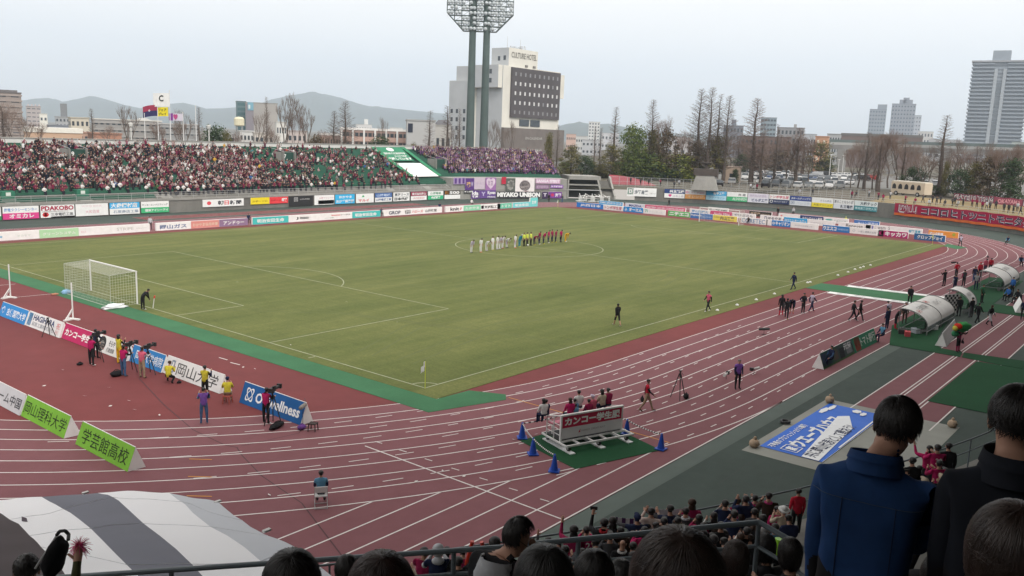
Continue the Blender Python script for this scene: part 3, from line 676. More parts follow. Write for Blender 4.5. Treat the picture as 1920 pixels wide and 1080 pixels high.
rowC(F_,1650,1706,'maroon board with white katakana and a white left end behind the far goal line',full((0.40,0.02,0.14))+[(0,0.17,0,1,W_)],[('キッカワ',0.22,0.96,0.12,0.88,W_,0.05),('K',0.03,0.13,0.2,0.8,(0.4,0.02,0.14),0.03)])
rowC(F_,1718,1777,'dark blue board with white katakana at the right end behind the far goal line',full((0.03,0.12,0.28)),[('クロップジョイ',0.1,0.92,0.2,0.8,W_,0.03)])
rowC(S_,1122,1166,'light blue board peeping over the front line at its left end',full((0.05,0.36,0.66)),[('PARK SPORTS CLUB',0.05,0.95,0.45,0.85,W_,0.02)])
rowC(S_,1171,1207,'pale grey board with navy capitals in the second line of boards',full((0.62,0.66,0.72)),[('MAZDA',0.2,0.85,0.3,0.8,(0.05,0.08,0.28),0.03)])
rowC(S_,1208,1284,'long pinkish red board with white capitals in the second line of boards',full((0.60,0.09,0.19)),[('OKAYAMA GAKUEN',0.03,0.5,0.35,0.8,(0.85,0.7,0.74),0.02),('CONTE-GRAND',0.52,0.97,0.35,0.8,(0.85,0.75,0.78),0.02)])
rowC(S_,1292,1330,'white board with light blue characters over the front line left of the far goal',full(W_),[('岡山医療大',0.12,0.92,0.3,0.85,(0.08,0.30,0.58),0.02)])
rowC(S_,1331,1372,'crimson board with pale script inside the far goal',full((0.58,0.05,0.18)),[('Aude Mita',0.15,0.9,0.25,0.75,(0.8,0.6,0.65),0.02)])
rowC(S_,1373,1416,'white board with grey hiragana over the front line inside the far goal',full(W_),[('やゆぷさん',0.08,0.9,0.35,0.85,(0.2,0.22,0.25),0.02)])
rowC(S_,1425,1467,'white board with dark lettering behind the tall blue capitals',full(W_),[('はるやま',0.35,0.95,0.3,0.8,(0.12,0.13,0.16),0.03),('⊓',0.2,0.3,0.3,0.8,(0.1,0.12,0.2),0.03)])
rowC(S_,1470,1514,'clear blue board with white script in the second line of boards',full((0.03,0.36,0.70)),[('カワニシホールディ',0.04,0.96,0.3,0.75,W_,0.02)])
rowC(S_,1515,1566,'plain white board with faint grey lettering in the second line of boards',full(W_),[('公益財団法人',0.1,0.7,0.3,0.6,(0.6,0.6,0.62),0.0)])
rowC(S_,1573,1622,'white board with a black word in the second line of boards',full(W_),[('Benesse',0.30,0.95,0.2,0.8,(0.10,0.10,0.10),0.01)])
rowC(S_,1623,1642,'short white board with a purple square in the second line of boards',full(W_)+[(0.1,0.6,0.15,0.9,(0.06,0.04,0.20))],[('1',0.7,0.85,0.2,0.85,(0.2,0.2,0.45),0.02)])
rowC(S_,1643,1732,'long white board with a thin black word and blue green marks at its right end',full(W_),[('wam_S',0.05,0.32,0.25,0.95,(0.2,0.2,0.22),0.0),('桜野温泉',0.72,0.97,0.25,0.75,(0.06,0.35,0.5),0.03)])
rowC(S_,1744,1801,'orange board with white lettering over the dark blue end board',full((0.76,0.30,0.06)),[('岡山自動車',0.05,0.5,0.2,0.7,W_,0.04),('●',0.8,0.9,0.3,0.8,(0.35,0.40,0.05))])
rowC(T_,1326,1364,'white board with black italic lettering in the third line of boards',full(W_),[('ガーラKAMEI',0.05,0.95,0.3,0.75,K_,0.02)])
rowC(T_,1404,1446,'black board with pale brown signs in the third line of boards',full((0.04,0.035,0.03)),[('豆腐屋',0.06,0.5,0.2,0.8,(0.45,0.35,0.25),0.03),('SINCE',0.55,0.92,0.3,0.6,(0.4,0.33,0.25),0.02)])
rowC(T_,1459,1499,'white board with a faint red mark in the third line of boards',full(W_),[('●',0.1,0.2,0.4,0.75,(0.7,0.3,0.3))])
rowC(T_,1500,1544,'navy board with white lettering in the third line of boards',full(NAVY),[('ナカシマメイト事業',0.1,0.95,0.25,0.8,W_,0.02)])
rowC(T_,1545,1591,'white board with a teal oval in the third line of boards',full(W_),[('●',0.06,0.36,0.45,0.75,(0.1,0.42,0.38)),('ビルドピア',0.42,0.92,0.35,0.65,(0.25,0.45,0.4),0.01)])
rowC(T_,1602,1650,'blue board with pale script in the third line of boards',full((0.06,0.17,0.46)),[('キリン堂薬局',0.15,0.95,0.25,0.75,(0.6,0.7,0.85),0.02)])
# D: in two storeys on the curved wall at the far bend
WR = 60.0
def rowD(u0,u1,label,bands,texts,z0=0.95,z1=2.95):
 def P(u):
  q = PR(u,375+(u-1245)*0.055,WR-0.2); return (q.x,q.y)
 return board(label,P(u0),P(u1),z1-z0,bands,texts,z0=z0,group='stacked boards on the wall of the far bend')
rowD(1175,1230,'white banner with a green square on the wall right of the stair block',full(W_)+[(0.02,0.22,0.2,0.95,(0.03,0.32,0.16))],[('D',0.06,0.18,0.35,0.8,W_,0.04),('浅野産業',0.25,0.72,0.25,0.75,(0.12,0.14,0.16),0.03),('スポーツ',0.76,0.97,0.3,0.5,(0.3,0.3,0.3),0.01)],1.0,2.9)
DB = [(1245,1283,'navy over white stacked board with a pink heart on the far bend',two((0.02,0.05,0.18),W_),[('共立精機',0.25,0.98,0.58,0.92,W_,0.03),('♥',0.2,0.36,0.1,0.42,PINK),('はあと会',0.42,0.95,0.12,0.36,(0.5,0.4,0.5),0.01)]),
 (1284,1322,'white over orange stacked board on the far bend',two(W_,(0.78,0.36,0.12)),[('くらしき福祉',0.15,0.95,0.62,0.84,(0.6,0.3,0.4),0.01),('◎',0.02,0.15,0.6,0.88,(0.7,0.2,0.35)),('オレンジ',0.12,0.9,0.14,0.4,(0.85,0.7,0.5),0.02)]),
 (1323,1361,'two storey light blue stacked board on the far bend',two((0.06,0.36,0.64),(0.40,0.62,0.74)),[('亀甲工業',0.35,0.9,0.6,0.9,W_,0.03),('アクアライン',0.15,0.92,0.14,0.38,(0.08,0.3,0.5),0.01)]),
 (1362,1400,'white over green stacked board with pale capitals on the far bend',two(W_,(0.06,0.40,0.18)),[('林 建',0.55,0.92,0.6,0.88,(0.2,0.2,0.2),0.02),('ALSHINREN',0.28,0.97,0.12,0.42,(0.75,0.85,0.75),0.01)]),
 (1401,1440,'lilac white stacked board with dark blue lettering on the far bend',two((0.66,0.62,0.70),(0.66,0.66,0.72)),[('医療法人梅里会',0.1,0.9,0.62,0.86,(0.45,0.38,0.5),0.01),('ビルダ工業',0.2,0.97,0.1,0.44,(0.06,0.08,0.2),0.03)]),
 (1441,1479,'white over navy stacked board with red lettering on top on the far bend',two(W_,(0.02,0.03,0.09)),[('トンボ学生服',0.06,0.97,0.6,0.92,(0.55,0.04,0.1),0.02),('MASTERY',0.25,0.92,0.18,0.36,(0.4,0.42,0.5),0.01),('○',0.04,0.2,0.1,0.42,W_)]),
 (1480,1520,'navy over grey white stacked board on the far bend',two((0.03,0.06,0.24),(0.64,0.66,0.70)),[('JRホールディングス',0.06,0.96,0.6,0.88,W_,0.02),('パレッタ',0.32,0.94,0.12,0.42,(0.45,0.5,0.58),0.01),('▣',0.05,0.22,0.12,0.42,(0.2,0.25,0.35))]),
 (1521,1561,'white over yellow stacked board on the far bend',two(W_,(0.80,0.66,0.05),0.45),[('まるみ商会',0.4,0.92,0.6,0.82,(0.4,0.4,0.45),0.01),('矢尾クリニック',0.1,0.96,0.12,0.36,(0.3,0.25,0.05),0.02)]),
 (1562,1600,'white stacked board with two dark lines of writing on the far bend',two(W_,(0.70,0.72,0.76)),[('夏のことなら伊藤',0.03,0.98,0.58,0.9,(0.2,0.2,0.22),0.02),('新王電機',0.35,0.95,0.1,0.44,(0.06,0.07,0.1),0.03)]),
 (1601,1644,'white over dark teal stacked board at the right end on the far bend',two((0.70,0.76,0.76),(0.03,0.22,0.26),0.48),[('大和テック',0.25,0.97,0.56,0.92,(0.08,0.1,0.12),0.03),('環境資格研究大学',0.03,0.98,0.1,0.38,(0.5,0.7,0.72),0.02)])]
for a in DB: rowD(*a)
# long supporters' banners at the right
def P_(u,v,Rr):
 q = PR(u,v,Rr); return (q.x,q.y)
def curved_banner(label,us,v0,Rr,z0,h,m,texts,stripe=None,dz=0.0,cat='banner',th=0.05):
 pts = [Vector((*P_(u,v0+(u-us[0])*0.08,Rr),0)) for u in us]; o = pts[0]
 t = thing('supporter_banner',label,cat,(o.x,o.y,z0)); Q = [p-o for p in pts]
 ln = [0]
 for a,b in zip(Q,Q[1:]): ln.append(ln[-1]+(b-a).length)
 L = ln[-1]
 def at(s):
  s = max(0,min(L,s))
  for k in range(len(Q)-1):
   if s <= ln[k+1]+1e-6: return Q[k].lerp(Q[k+1],(s-ln[k])/(ln[k+1]-ln[k]))
  return Q[-1]
 def inw(s):
  a,b = at(max(0,s-0.3)),at(min(L,s+0.3)); d = (b-a).normalized(); return Vector((d.y,-d.x,0))
 n = 40; mb = MB()
 def sag(s): return 0.05*math.sin(s*1.7)
 mb.grid([[at(L*i/n)+inw(L*i/n)*0.02+Vector((0,0,zz+sag(L*i/n))) for i in range(n+1)] for zz in (0,h)],m)
 mb.grid([[at(L*i/n)-inw(L*i/n)*th+Vector((0,0,zz+sag(L*i/n))) for i in range(n+1)] for zz in (0,h)],m)
 mb.build('cloth',t)
 if stripe:
  mb = MB(); mb.grid([[at(L*i/n)+inw(L*i/n)*0.035+Vector((0,0,zz+sag(L*i/n))) for i in range(n+1)] for zz in (0.0,h*0.2)],stripe); mb.build('stripe',t)
 for body,s0,s1,a,b,cols in texts:
  v,f,x0,x1,y0,y1 = text_pts(body,0.03)
  for (c,grow,lift) in cols:
   v,f,x0,x1,y0,y1 = text_pts(body,grow); mb = MB()
   for p,q in v:
    s = (s0+(s1-s0)*(p-x0)/(x1-x0))*L; zz = (a+(b-a)*(q-y0)/(y1-y0))*h
    P = at(s)+inw(s)*lift; mb.v.append((P.x,P.y,zz+sag(s)))
   mb.f = list(f); mb.m = [mb.mi(cmat(c))]*len(f); mb.build('lettering',t)
 return t
us = [1677+i*20 for i in range(16)]
curved_banner('long crimson banner with outlined katakana and an orange hem on the wall at the right',us,395,WR-0.25,0.75,2.35,mat('crimson_cloth',(0.36,0.012,0.055),0.85,var=0.12,scale=0.5),
   [('岡山',0.02,0.135,0.25,0.98,[((0.62,0.60,0.62),0.05,0.06),((0.30,0.02,0.06),0.0,0.09)]),
 ('ココロヒトツニトモニタタカウ',0.16,0.96,0.26,0.92,[((0.62,0.60,0.64),0.055,0.06),((0.035,0.02,0.05),0.015,0.09)])],mat('orange_cloth',(0.62,0.13,0.03),0.85,var=0.15,scale=1.0))
curved_banner('long white and pink banner of jagged lettering on the fence above the lawn',[1788+i*14 for i in range(15)],372,68.0,4.2,1.3,mat('pink_cloth',(0.30,0.07,0.11),0.85,var=0.4,scale=0.5),
   [('GATE10 TEAM',0.0,0.38,0.1,0.95,[((0.75,0.72,0.72),0.06,0.06),((0.08,0.05,0.08),0.0,0.09)]),('OKAYAMA',0.42,0.64,0.2,0.8,[((0.75,0.35,0.4),0.05,0.06)]),('MAMAZ',0.66,0.9,0.1,0.95,[((0.75,0.72,0.74),0.06,0.06),((0.08,0.05,0.08),0.0,0.09)])])
# banners hung over the front of the away block
def hung(label,u0,u1,z0,z1,c,texts,extra=()):
 z0,z1 = z0*1.38,z1*1.38
 a,b = P_(u0,350,SW-0.25),P_(u1,350,SW-0.25)
 return board(label,a,b,z1-z0,full(c)+list(extra),texts,z0=z0,group='banners hung in front of the away supporters',name='hanging_banner',cat='banner',depth=0.03)
LIL = (0.42,0.34,0.46); VIO = (0.10,0.04,0.20)
hung('striped lilac banner at the left end of the away block',850,873,2.3,3.3,(0.34,0.26,0.44),[('▌▌▌',0.1,0.9,0.1,0.9,VIO)])
hung('dark violet banner with yellow and white marks on the away rail',872,889,1.4,3.2,VIO,[('魂',0.15,0.6,0.2,0.7,(0.6,0.4,0.15),0.03),('W',0.65,0.9,0.3,0.7,(0.5,0.45,0.6))])
hung('pale lilac banner with faint writing on the away rail',889,909,1.5,3.3,(0.52,0.44,0.52),[('京都へ行こう',0.1,0.9,0.4,0.6,(0.4,0.3,0.45),0.0)])
hung('mauve banner with a pale heart and a number on the away rail',910,930,1.3,3.3,(0.30,0.14,0.34),[('♥',0.08,0.92,0.12,0.95,(0.62,0.50,0.62)),('12',0.28,0.72,0.4,0.75,(0.26,0.1,0.32),0.04)])
hung('low black banner with white characters left under the away rail',870,888,0.95,1.35,K_,[('サンガ魂',0.05,0.95,0.15,0.85,W_,0.04)])
hung('violet banner with a white word ending in ida',884,898,-0.1+0.15,1.35,VIO,[('ida',0.1,0.95,0.45,0.9,W_,0.04),('不屈',0.1,0.9,0.1,0.4,W_,0.03)])
hung('violet banner with a white place name under the away rail',899,930,0.1,1.35,(0.12,0.06,0.24),[('Kyoto',0.5,0.97,0.4,0.9,W_,0.04),('PRIDE',0.5,0.97,0.1,0.25,W_,0.03),('Y',0.12,0.38,0.3,0.8,(0.5,0.45,0.65),0.03)])
hung('red scarf banner on the away rail',940,949,2.3,3.4,(0.45,0.02,0.05),[])
hung('dark grey patterned banner beside the white banner on the away rail',948,966,1.1,3.2,(0.09,0.10,0.09),[('❋',0.1,0.9,0.1,0.9,(0.3,0.3,0.28)),('※',0.3,0.9,0.3,0.9,(0.25,0.25,0.24))])
hung('white banner with a round face in a red cap on the away rail',966,1002,1.0,3.3,(0.72,0.68,0.68),[('●',0.22,0.78,0.12,0.82,(0.16,0.14,0.15)),('●',0.27,0.73,0.17,0.72,(0.62,0.55,0.54)),('◗',0.52,0.56,0.3,0.4,(0.1,0.1,0.1)),('▬',0.36,0.48,0.48,0.56,(0.05,0.05,0.05),0.03),('▬',0.54,0.66,0.48,0.56,(0.05,0.05,0.05),0.03)],[(0.34,0.66,0.68,0.86,(0.5,0.03,0.09)),(0.5,0.7,0.02,0.14,(0.5,0.06,0.12))])
hung('long black banner with heavy white capitals under the away rail',931,1015,0.15,1.15,(0.03,0.028,0.04),[('MIYAKO UNISON',0.02,0.98,0.14,0.88,W_,0.07)])
hung('pink and white lettered banner high on the away rail',1004,1050,2.45,3.25,(0.55,0.36,0.50),[('SANGA SPIRIT',0.03,0.97,0.2,0.8,(0.75,0.68,0.75),0.05)])
hung('dull mauve banner under the pink and white one',1004,1030,1.55,2.3,(0.24,0.15,0.24),[('KYOTO',0.1,0.9,0.2,0.75,(0.45,0.34,0.45),0.04)])
hung('violet strip with small white letters on the away rail',1032,1056,1.75,2.3,(0.24,0.10,0.36),[('紫京都京都',0.05,0.95,0.2,0.75,(0.7,0.62,0.75),0.03)])
hung('black banner with a white mark low at the right end of the away block',1017,1028,-0.1+0.15,1.15,(0.05,0.03,0.08),[('T',0.2,0.8,0.3,0.8,(0.6,0.55,0.65),0.04)])
hung('bright violet banner with a red mark and white characters, rightmost of the away block',1029,1054,0.15,1.15,(0.17,0.05,0.26),[('京都',0.5,0.95,0.2,0.8,(0.75,0.7,0.78),0.04),('●',0.18,0.42,0.25,0.75,(0.5,0.03,0.12))])
# E: near goal line, F: behind it on the bend
def rowE(x,y0,y1,label,bands,texts,group,h=0.92): return board(label,(x,y0),(x,y1),h,bands,texts,'a',0.02,group)
GE = 'leaning boards behind the near goal'
rowE(-8.75,32.6,28.45,'blue leaning board with white characters behind the near goal, leftmost',full((0.03,0.24,0.58)),[('吉備国際大学',0.26,0.96,0.2,0.72,(0.72,0.78,0.85),0.02),('❀',0.05,0.2,0.25,0.75,(0.6,0.7,0.85))],GE)
rowE(-8.7,28.4,23.45,'white leaning board with dark blue capitals and a blue left corner',full((0.72,0.72,0.72))+[(0.02,0.13,0.08,0.92,(0.05,0.36,0.70))],[('HAGIHARA',0.17,0.78,0.5,0.9,(0.06,0.08,0.17),0.03),('萩原工業株式会社',0.17,0.8,0.14,0.42,(0.22,0.24,0.28),0.0),('祝',0.84,0.94,0.45,0.85,(0.6,0.15,0.15),0.0),('祝',0.84,0.94,0.1,0.4,(0.65,0.35,0.35),0.0)],GE)
rowE(-8.6,23.4,19.2,'crimson leaning board with white characters behind the near goal',full((0.46,0.02,0.11)),[('カンコー学生服',0.06,0.97,0.24,0.72,(0.80,0.78,0.77),0.04)],GE)
rowE(-8.5,19.15,15.55,'white leaning board with a dark arch emblem and red round emblem',full((0.72,0.72,0.70)),[('●',0.03,0.27,0.06,0.96,(0.03,0.03,0.03)),('●',0.08,0.24,0.1,0.7,(0.66,0.64,0.6)),('▬',0.07,0.25,0.2,0.42,(0.52,0.14,0.08),0.1),('そらや',0.36,0.56,0.5,0.84,(0.08,0.08,0.08),0.02),('播磨造園',0.34,0.58,0.14,0.4,(0.15,0.15,0.15),0.01),
   ('●',0.72,0.98,0.04,0.96,(0.04,0.03,0.03)),('●',0.74,0.96,0.3,0.92,(0.58,0.03,0.05)),('◆',0.78,0.83,0.52,0.66,W_),('◆',0.87,0.92,0.52,0.66,W_)],GE)
rowE(-8.3,15.5,12.05,'blue leaning board with white characters between photographers',full((0.03,0.20,0.50)),[('岡山大学病院',0.14,0.97,0.22,0.78,(0.74,0.78,0.83),0.01)],GE)
rowE(-8.2,12.0,6.55,'white leaning board with large black characters, right end of its row',full((0.68,0.68,0.68))+[(0.10,0.165,0.15,0.85,(0.05,0.22,0.5))],[('岡山大学',0.22,0.93,0.14,0.84,(0.05,0.05,0.055),0.0),('I',0.12,0.145,0.25,0.75,W_,0.03)],GE)
t = rowE(-8.3,4.65,-0.2,'dark blue leaning board with white latin letters standing alone beside the first lane',full((0.01,0.10,0.31)),[('OCwellness',0.24,0.95,0.24,0.72,(0.78,0.80,0.83),0.03)],GE,1.0)
mb = MB()
for k in range(2):   # the emblem: two crossing loops
 for i in range(24):
  t0,t1 = 2*math.pi*i/24,2*math.pi*(i+1)/24; P = []
  for tt,rr in ((t0,1.0),(t1,1.0),(t1,0.76),(t0,0.76)):
   a,b = 0.40*rr*math.cos(tt),0.19*rr*math.sin(tt); c = rad(50 if k else 130)
   P.append((0.66+a*math.cos(c)-b*math.sin(c),-0.02-0.002*k,0.53+a*math.sin(c)+b*math.cos(c)))
  mb.face(P,cmat((0.78,0.80,0.83)))
o = mb.build('emblem',t); o.rotation_euler = (-math.atan(0.36),0,0)
GF = 'leaning boards across the near bend'
rowE(-16.45,18.0,9.8,'long pale grey leaning board with black characters at the left edge of the bend',full((0.56,0.57,0.60)),[('クォークホーム中国',0.30,0.98,0.22,0.72,(0.06,0.06,0.07),0.01)],GF)
rowE(-16.4,9.75,5.42,'lime green leaning board with six black characters on the near bend',full((0.20,0.47,0.045)),[('岡山理科大学',0.03,0.97,0.2,0.78,(0.02,0.03,0.012),0.0)],GF)
rowE(-16.35,4.45,0.05,'lime green leaning board with five black characters, nearest on the bend',full((0.20,0.47,0.045)),[('学芸館高校',0.08,0.94,0.16,0.80,(0.02,0.03,0.012),0.0)],GF)
# G: by the shelters
t = board('green leaning board with a photo print at its left end beside the shelters',(20.4,-14.15),(31.1,-14.15),0.95,full((0.015,0.17,0.09))+[(0,0.55,0,1,(0.10,0.11,0.13)),(0.02,0.16,0.1,0.9,(0.05,0.07,0.16)),(0.18,0.27,0.2,0.9,(0.16,0.11,0.09)),(0.30,0.38,0.1,0.75,(0.03,0.03,0.04)),(0.42,0.52,0.2,0.9,(0.28,0.30,0.32)),(0.0,0.55,0.0,0.12,(0.08,0.20,0.04)),(0.58,0.68,0.06,0.94,(0.42,0.05,0.03))],
   [('トマト銀行',0.69,0.98,0.2,0.84,(0.55,0.60,0.56),0.02),('元気',0.38,0.52,0.5,0.92,(0.6,0.62,0.64),0.03)],'a',0.02)
# ------------------------------------------------------------------ beyond the stadium
def C2(u,D,v=255):
 q = D3(u,v,D); return Vector((q.x,q.y))
def ZV(u,v,D): return D3(u,v,D).z
LANDZ = 3.9
# hills
M_HILL = multi_noise('wooded_hill',(0.040,0.055,0.040),[(0.004,(1,1,1),0,(0.75,)*3,(1.25,)*3),(0.03,(1,1,1),0,(0.7,)*3,(1.3,)*3)],1.0)
def hill(name,prof,D,back,seed):
 us = []; vv = []
 for (a,b),(c,d) in zip(prof,prof[1:]):
  n = max(1,int((c-a)/6))
  for i in range(n): us.append(a+(c-a)*i/n); vv.append(b+(d-b)*i/n)
 mb = MB(); rows = []
 K = 10
 for j in range(K+5):
  row = []
  for u,v in zip(us,vv):
   t = (j-K)/K if j <= K else (j-K)/4
   dd = D*(1-0.22*(1 if j <= K else 0)*abs((j-K)/K)) if j <= K else D+back*(j-K)/4
   base = C2(u,dd); top = ZV(u,v,D)
   s = 1-abs(t); s = s*s*(3-2*s)
   nz = noise.noise((u*0.06+seed,j*0.5,seed))*0.06 + noise.noise((u*0.3,j*1.3,seed))*0.012
   row.append((base.x,base.y,2+max(0,(top-2)*(s+(nz if j != K else nz*0.10)))))
  rows.append(row)
 mb.grid(rows,M_HILL); return struct(mb.build(name,smooth=True))
hill('hills',[(-500,215),(-200,200),(0,196),(40,190),(70,185),(95,184),(120,191),(140,188),(165,182),(185,182),(210,189),(235,197),(265,203),(300,197),(330,194),(345,193),(365,197),(388,204),(420,203),(450,201),(480,197),(510,187),(545,179),(580,175),(610,177),(640,184),(665,193),(690,199),(730,203),(780,208),(830,213),(880,224),(940,236),(1000,246)],4600,900,2.0)
hill('hills',[(980,250),(1030,240),(1065,232),(1085,229),(1110,233),(1140,232),(1170,238),(1200,243),(1260,250),(1330,254),(1400,258)],3600,700,7.0)
hill('hills',[(1380,262),(1500,258),(1640,262),(1740,258),(1800,263),(1900,262),(2100,270),(2300,276)],6500,900,11.0)

# plain buildings: walls, roof edge and a grid of windows on the two sides that show
M_GLASS = mat('window_glass',(0.045,0.055,0.065),0.15,spec=0.6)
_wm = {}
def win_mesh(w_,h_,m):
 k = (round(w_,2),round(h_,2),m.name)
 if k not in _wm: mb = MB(); mb.box((-w_/2,-0.04,-h_/2),(w_/2,0.04,h_/2),m); _wm[k] = mb.mesh('window')
 return _wm[k]
def face_of(c):  # yaw so that local -Y looks at the stadium
 d = Vector((c.x-20,c.y-10)); return math.atan2(d.y,d.x)-math.pi/2
def bld(name,label,u0,u1,vt,D,rgb,cols=6,rows=3,depth=None,roof=None,ww=0.5,wh=0.45,glass=None,turn=0.0,cat='building',parapet=0.4,v_base=None,bands=None):
 a,b = C2(u0,D),C2(u1,D); c = (a+b)/2; wd = (b-a).length; zt = ZV((u0+u1)/2,vt,D); h = zt-LANDZ; dp = depth or wd*0.5
 t = thing(name,label,cat,(c.x,c.y,LANDZ),face_of(c)+turn)
 wm = mat(name+'_%02x%02x%02x_wall' % tuple(int(x*255) for x in rgb),rgb,0.85,var=0.10,scale=0.08)
 mb = MB(); mb.box((-wd/2,0,-1.5),(wd/2,dp,h),wm); mb.build('wall',t)
 mb = MB(); rm = cmat(roof or tuple(x*0.8 for x in rgb)); mb.box((-wd/2-0.2,-0.2,h+0.003),(wd/2+0.2,dp+0.2,h+parapet),rm); mb.build('roof',t)
 if bands:
  for i in range(rows):
   z = h*(i+0.62)/rows; mb = MB(); mb.box((-wd/2-0.25,-0.25,z-bands*h/rows/2),(wd/2+0.25,0,z+bands*h/rows/2),cmat(tuple(min(0.8,x*1.15) for x in rgb))); mb.build('balcony',t)
 if rows*cols:
  cw,ch = wd/cols,(h*0.96)/rows; me = win_mesh(cw*ww,ch*wh,glass or M_GLASS)
  for i in range(cols):
   for j in range(rows):
    o = link('window',me,t,(-wd/2+cw*(i+0.5),-0.03,0.04*h+ch*(j+0.45)))
  nd = max(1,int(dp/cw*0.8))
  if nd <= 4:
   for i in range(nd):
    for j in range(rows):
     o = link('window',me,t,(-wd/2-0.03,dp*(i+0.5)/nd,0.04*h+ch*(j+0.45))); o.rotation_euler = (0,0,math.pi/2)
 return t,wd,dp,h
def onroof(tt,lo,hi,rgb,name='penthouse'):
 t,wd,dp,h = tt; mb = MB(); mb.box((lo[0]*wd,lo[1]*dp,h+0.41),(hi[0]*wd,hi[1]*dp,h+hi[2]),cmat(rgb)); mb.build(name,t)
b = bld('apartment_block','brownish grey apartment tower at the left edge of the photo',-70,37,173,330,(0.26,0.22,0.20),5,9,12,(0.12,0.11,0.11),0.6,0.4,bands=0.3); onroof(b,(-0.4,0.2,0),(0.46,0.8,1.2),(0.14,0.13,0.13))
b = bld('apartment_block','pinkish grey far block with small roof boxes left of the tank house',54,78,200,620,(0.38,0.34,0.33),3,6,ww=0.7,wh=0.2); [onroof(b,(-0.4+0.25*i,0.3,0),(-0.3+0.25*i,0.5,1.6),(0.45,0.4,0.4)) for i in range(4)]
bld('house','small white building beside the pinkish far block',77,90,214,600,(0.66,0.64,0.58),2,2,ww=0.5,wh=0.3)
b = bld('office_block','grey block carrying a tall dark tank house',107,131,220,420,(0.34,0.35,0.36),4,4); onroof(b,(-0.1,0.2,0),(0.36,0.7,6.5),(0.19,0.20,0.21),'tank_house')
bld('apartment_block','cream apartment house with small dark windows',136,167,222,300,(0.52,0.48,0.40),4,3,8)
bld('warehouse','long low hall with a white roof edge and orange wall',62,150,249,235,(0.50,0.34,0.24),0,0,12,(0.68,0.66,0.60),parapet=1.3)
bld('apartment_block','long grey housing block with rows of balconies behind the flag poles',182,300,226,330,(0.27,0.26,0.25),12,4,10,(0.56,0.54,0.50),0.55,0.4,bands=0.28)
bld('apartment_block','second grey housing block right of the flag poles',302,372,234,330,(0.25,0.25,0.25),8,4,10,(0.42,0.41,0.40),0.55,0.4,bands=0.28)
bld('warehouse','low reddish brick hall at the foot of the grey housing block',176,226,252,240,(0.38,0.20,0.14),0,0,10)
b = bld('sports_hall','white sports hall with a curved roof behind the flag poles',253,290,232,420,(0.58,0.57,0.54),5,1,14)
t,wd,dp,h = b; mb = MB(); n = 10
mb.grid([[(-wd/2+wd*i/n,y,h+0.42+2.4*math.sin(math.pi*i/n)) for i in range(n+1)] for y in (0,dp)],cmat((0.64,0.64,0.62))); mb.face([(-wd/2+wd*i/n,0,h+0.42+2.4*math.sin(math.pi*i/n)) for i in range(n+1)],cmat((0.6,0.6,0.58))); mb.build('curved_roof',t)
b = bld('office_tower','dark teal glass slab of the grey office tower pair',445,462,191,560,(0.10,0.16,0.17),1,8,14,ww=0.8,wh=0.6,glass=mat('teal_glass',(0.05,0.12,0.13),0.2,spec=0.6))
b = bld('office_tower','grey office tower with a square blue roof sign and blank beige side',463,520,194,545,(0.33,0.31,0.29),0,0,16)
t,wd,dp,h = b; mb = MB(); mb.box((-wd/2,-0.3,0),(-wd/2+wd*0.24,-0.004,h-0.5),cmat((0.20,0.18,0.20))); mb.build('glass_bay',t); mb = MB(); mb.box((-wd/2+0.06*wd,-0.5,h-4.6),(-wd/2+0.24*wd,-0.31,h+0.3),cmat((0.16,0.33,0.42))); mb.build('roof_sign',t)
mb = MB(); mb.box((-wd/2+0.08*wd,-0.6,h-3.6),(-wd/2+0.14*wd,-0.51,h-1.2),cmat((0.55,0.62,0.62))); mb.build('emblem',t)
# water tower
c = C2(449,300); zt = ZV(449,219,300)
t = thing('water_tower','cream round water tank on thin legs beside the teal glass slab','water tower',(c.x,c.y,LANDZ))
mb = MB(); mb.lathe([(1.1,zt-LANDZ-3.2),(1.75,zt-LANDZ-2.9),(1.75,zt-LANDZ-0.7),(1.2,zt-LANDZ-0.15),(0.1,zt-LANDZ)],cmat((0.62,0.58,0.42)),16); mb.build('tank',t)
for i in range(4): mb = MB(); a = i*math.pi/2+0.4; mb.tube((1.3*math.cos(a),1.3*math.sin(a),0),(1.3*math.cos(a),1.3*math.sin(a),zt-LANDZ-3),0.12,0.12,M_STEEL,5); mb.build('leg',t)
for i,(u0,u1,vt,D,c,lab) in enumerate([(450,476,247,300,(0.56,0.56,0.55),'low white house left of the bare trees behind the stand'),(478,512,251,290,(0.5,0.46,0.42),'low cream house under the tallest bare tree behind the stand'),(519,537,230,340,(0.62,0.61,0.58),'white house with dark window bands between bare trees'),(540,575,247,300,(0.48,0.42,0.40),'low pinkish house right of the white house'),(392,440,252,300,(0.45,0.46,0.47),'low grey shed behind the dark evergreen and lamp post'),(95,134,236,380,(0.24,0.26,0.30),'low dark grey roofed building below the tank house'),(150,182,250,270,(0.40,0.26,0.2),'low brown house left of the housing block')]):
 bld('house',lab,u0,u1,vt,D,c,4,2,9,ww=0.55,wh=0.4)
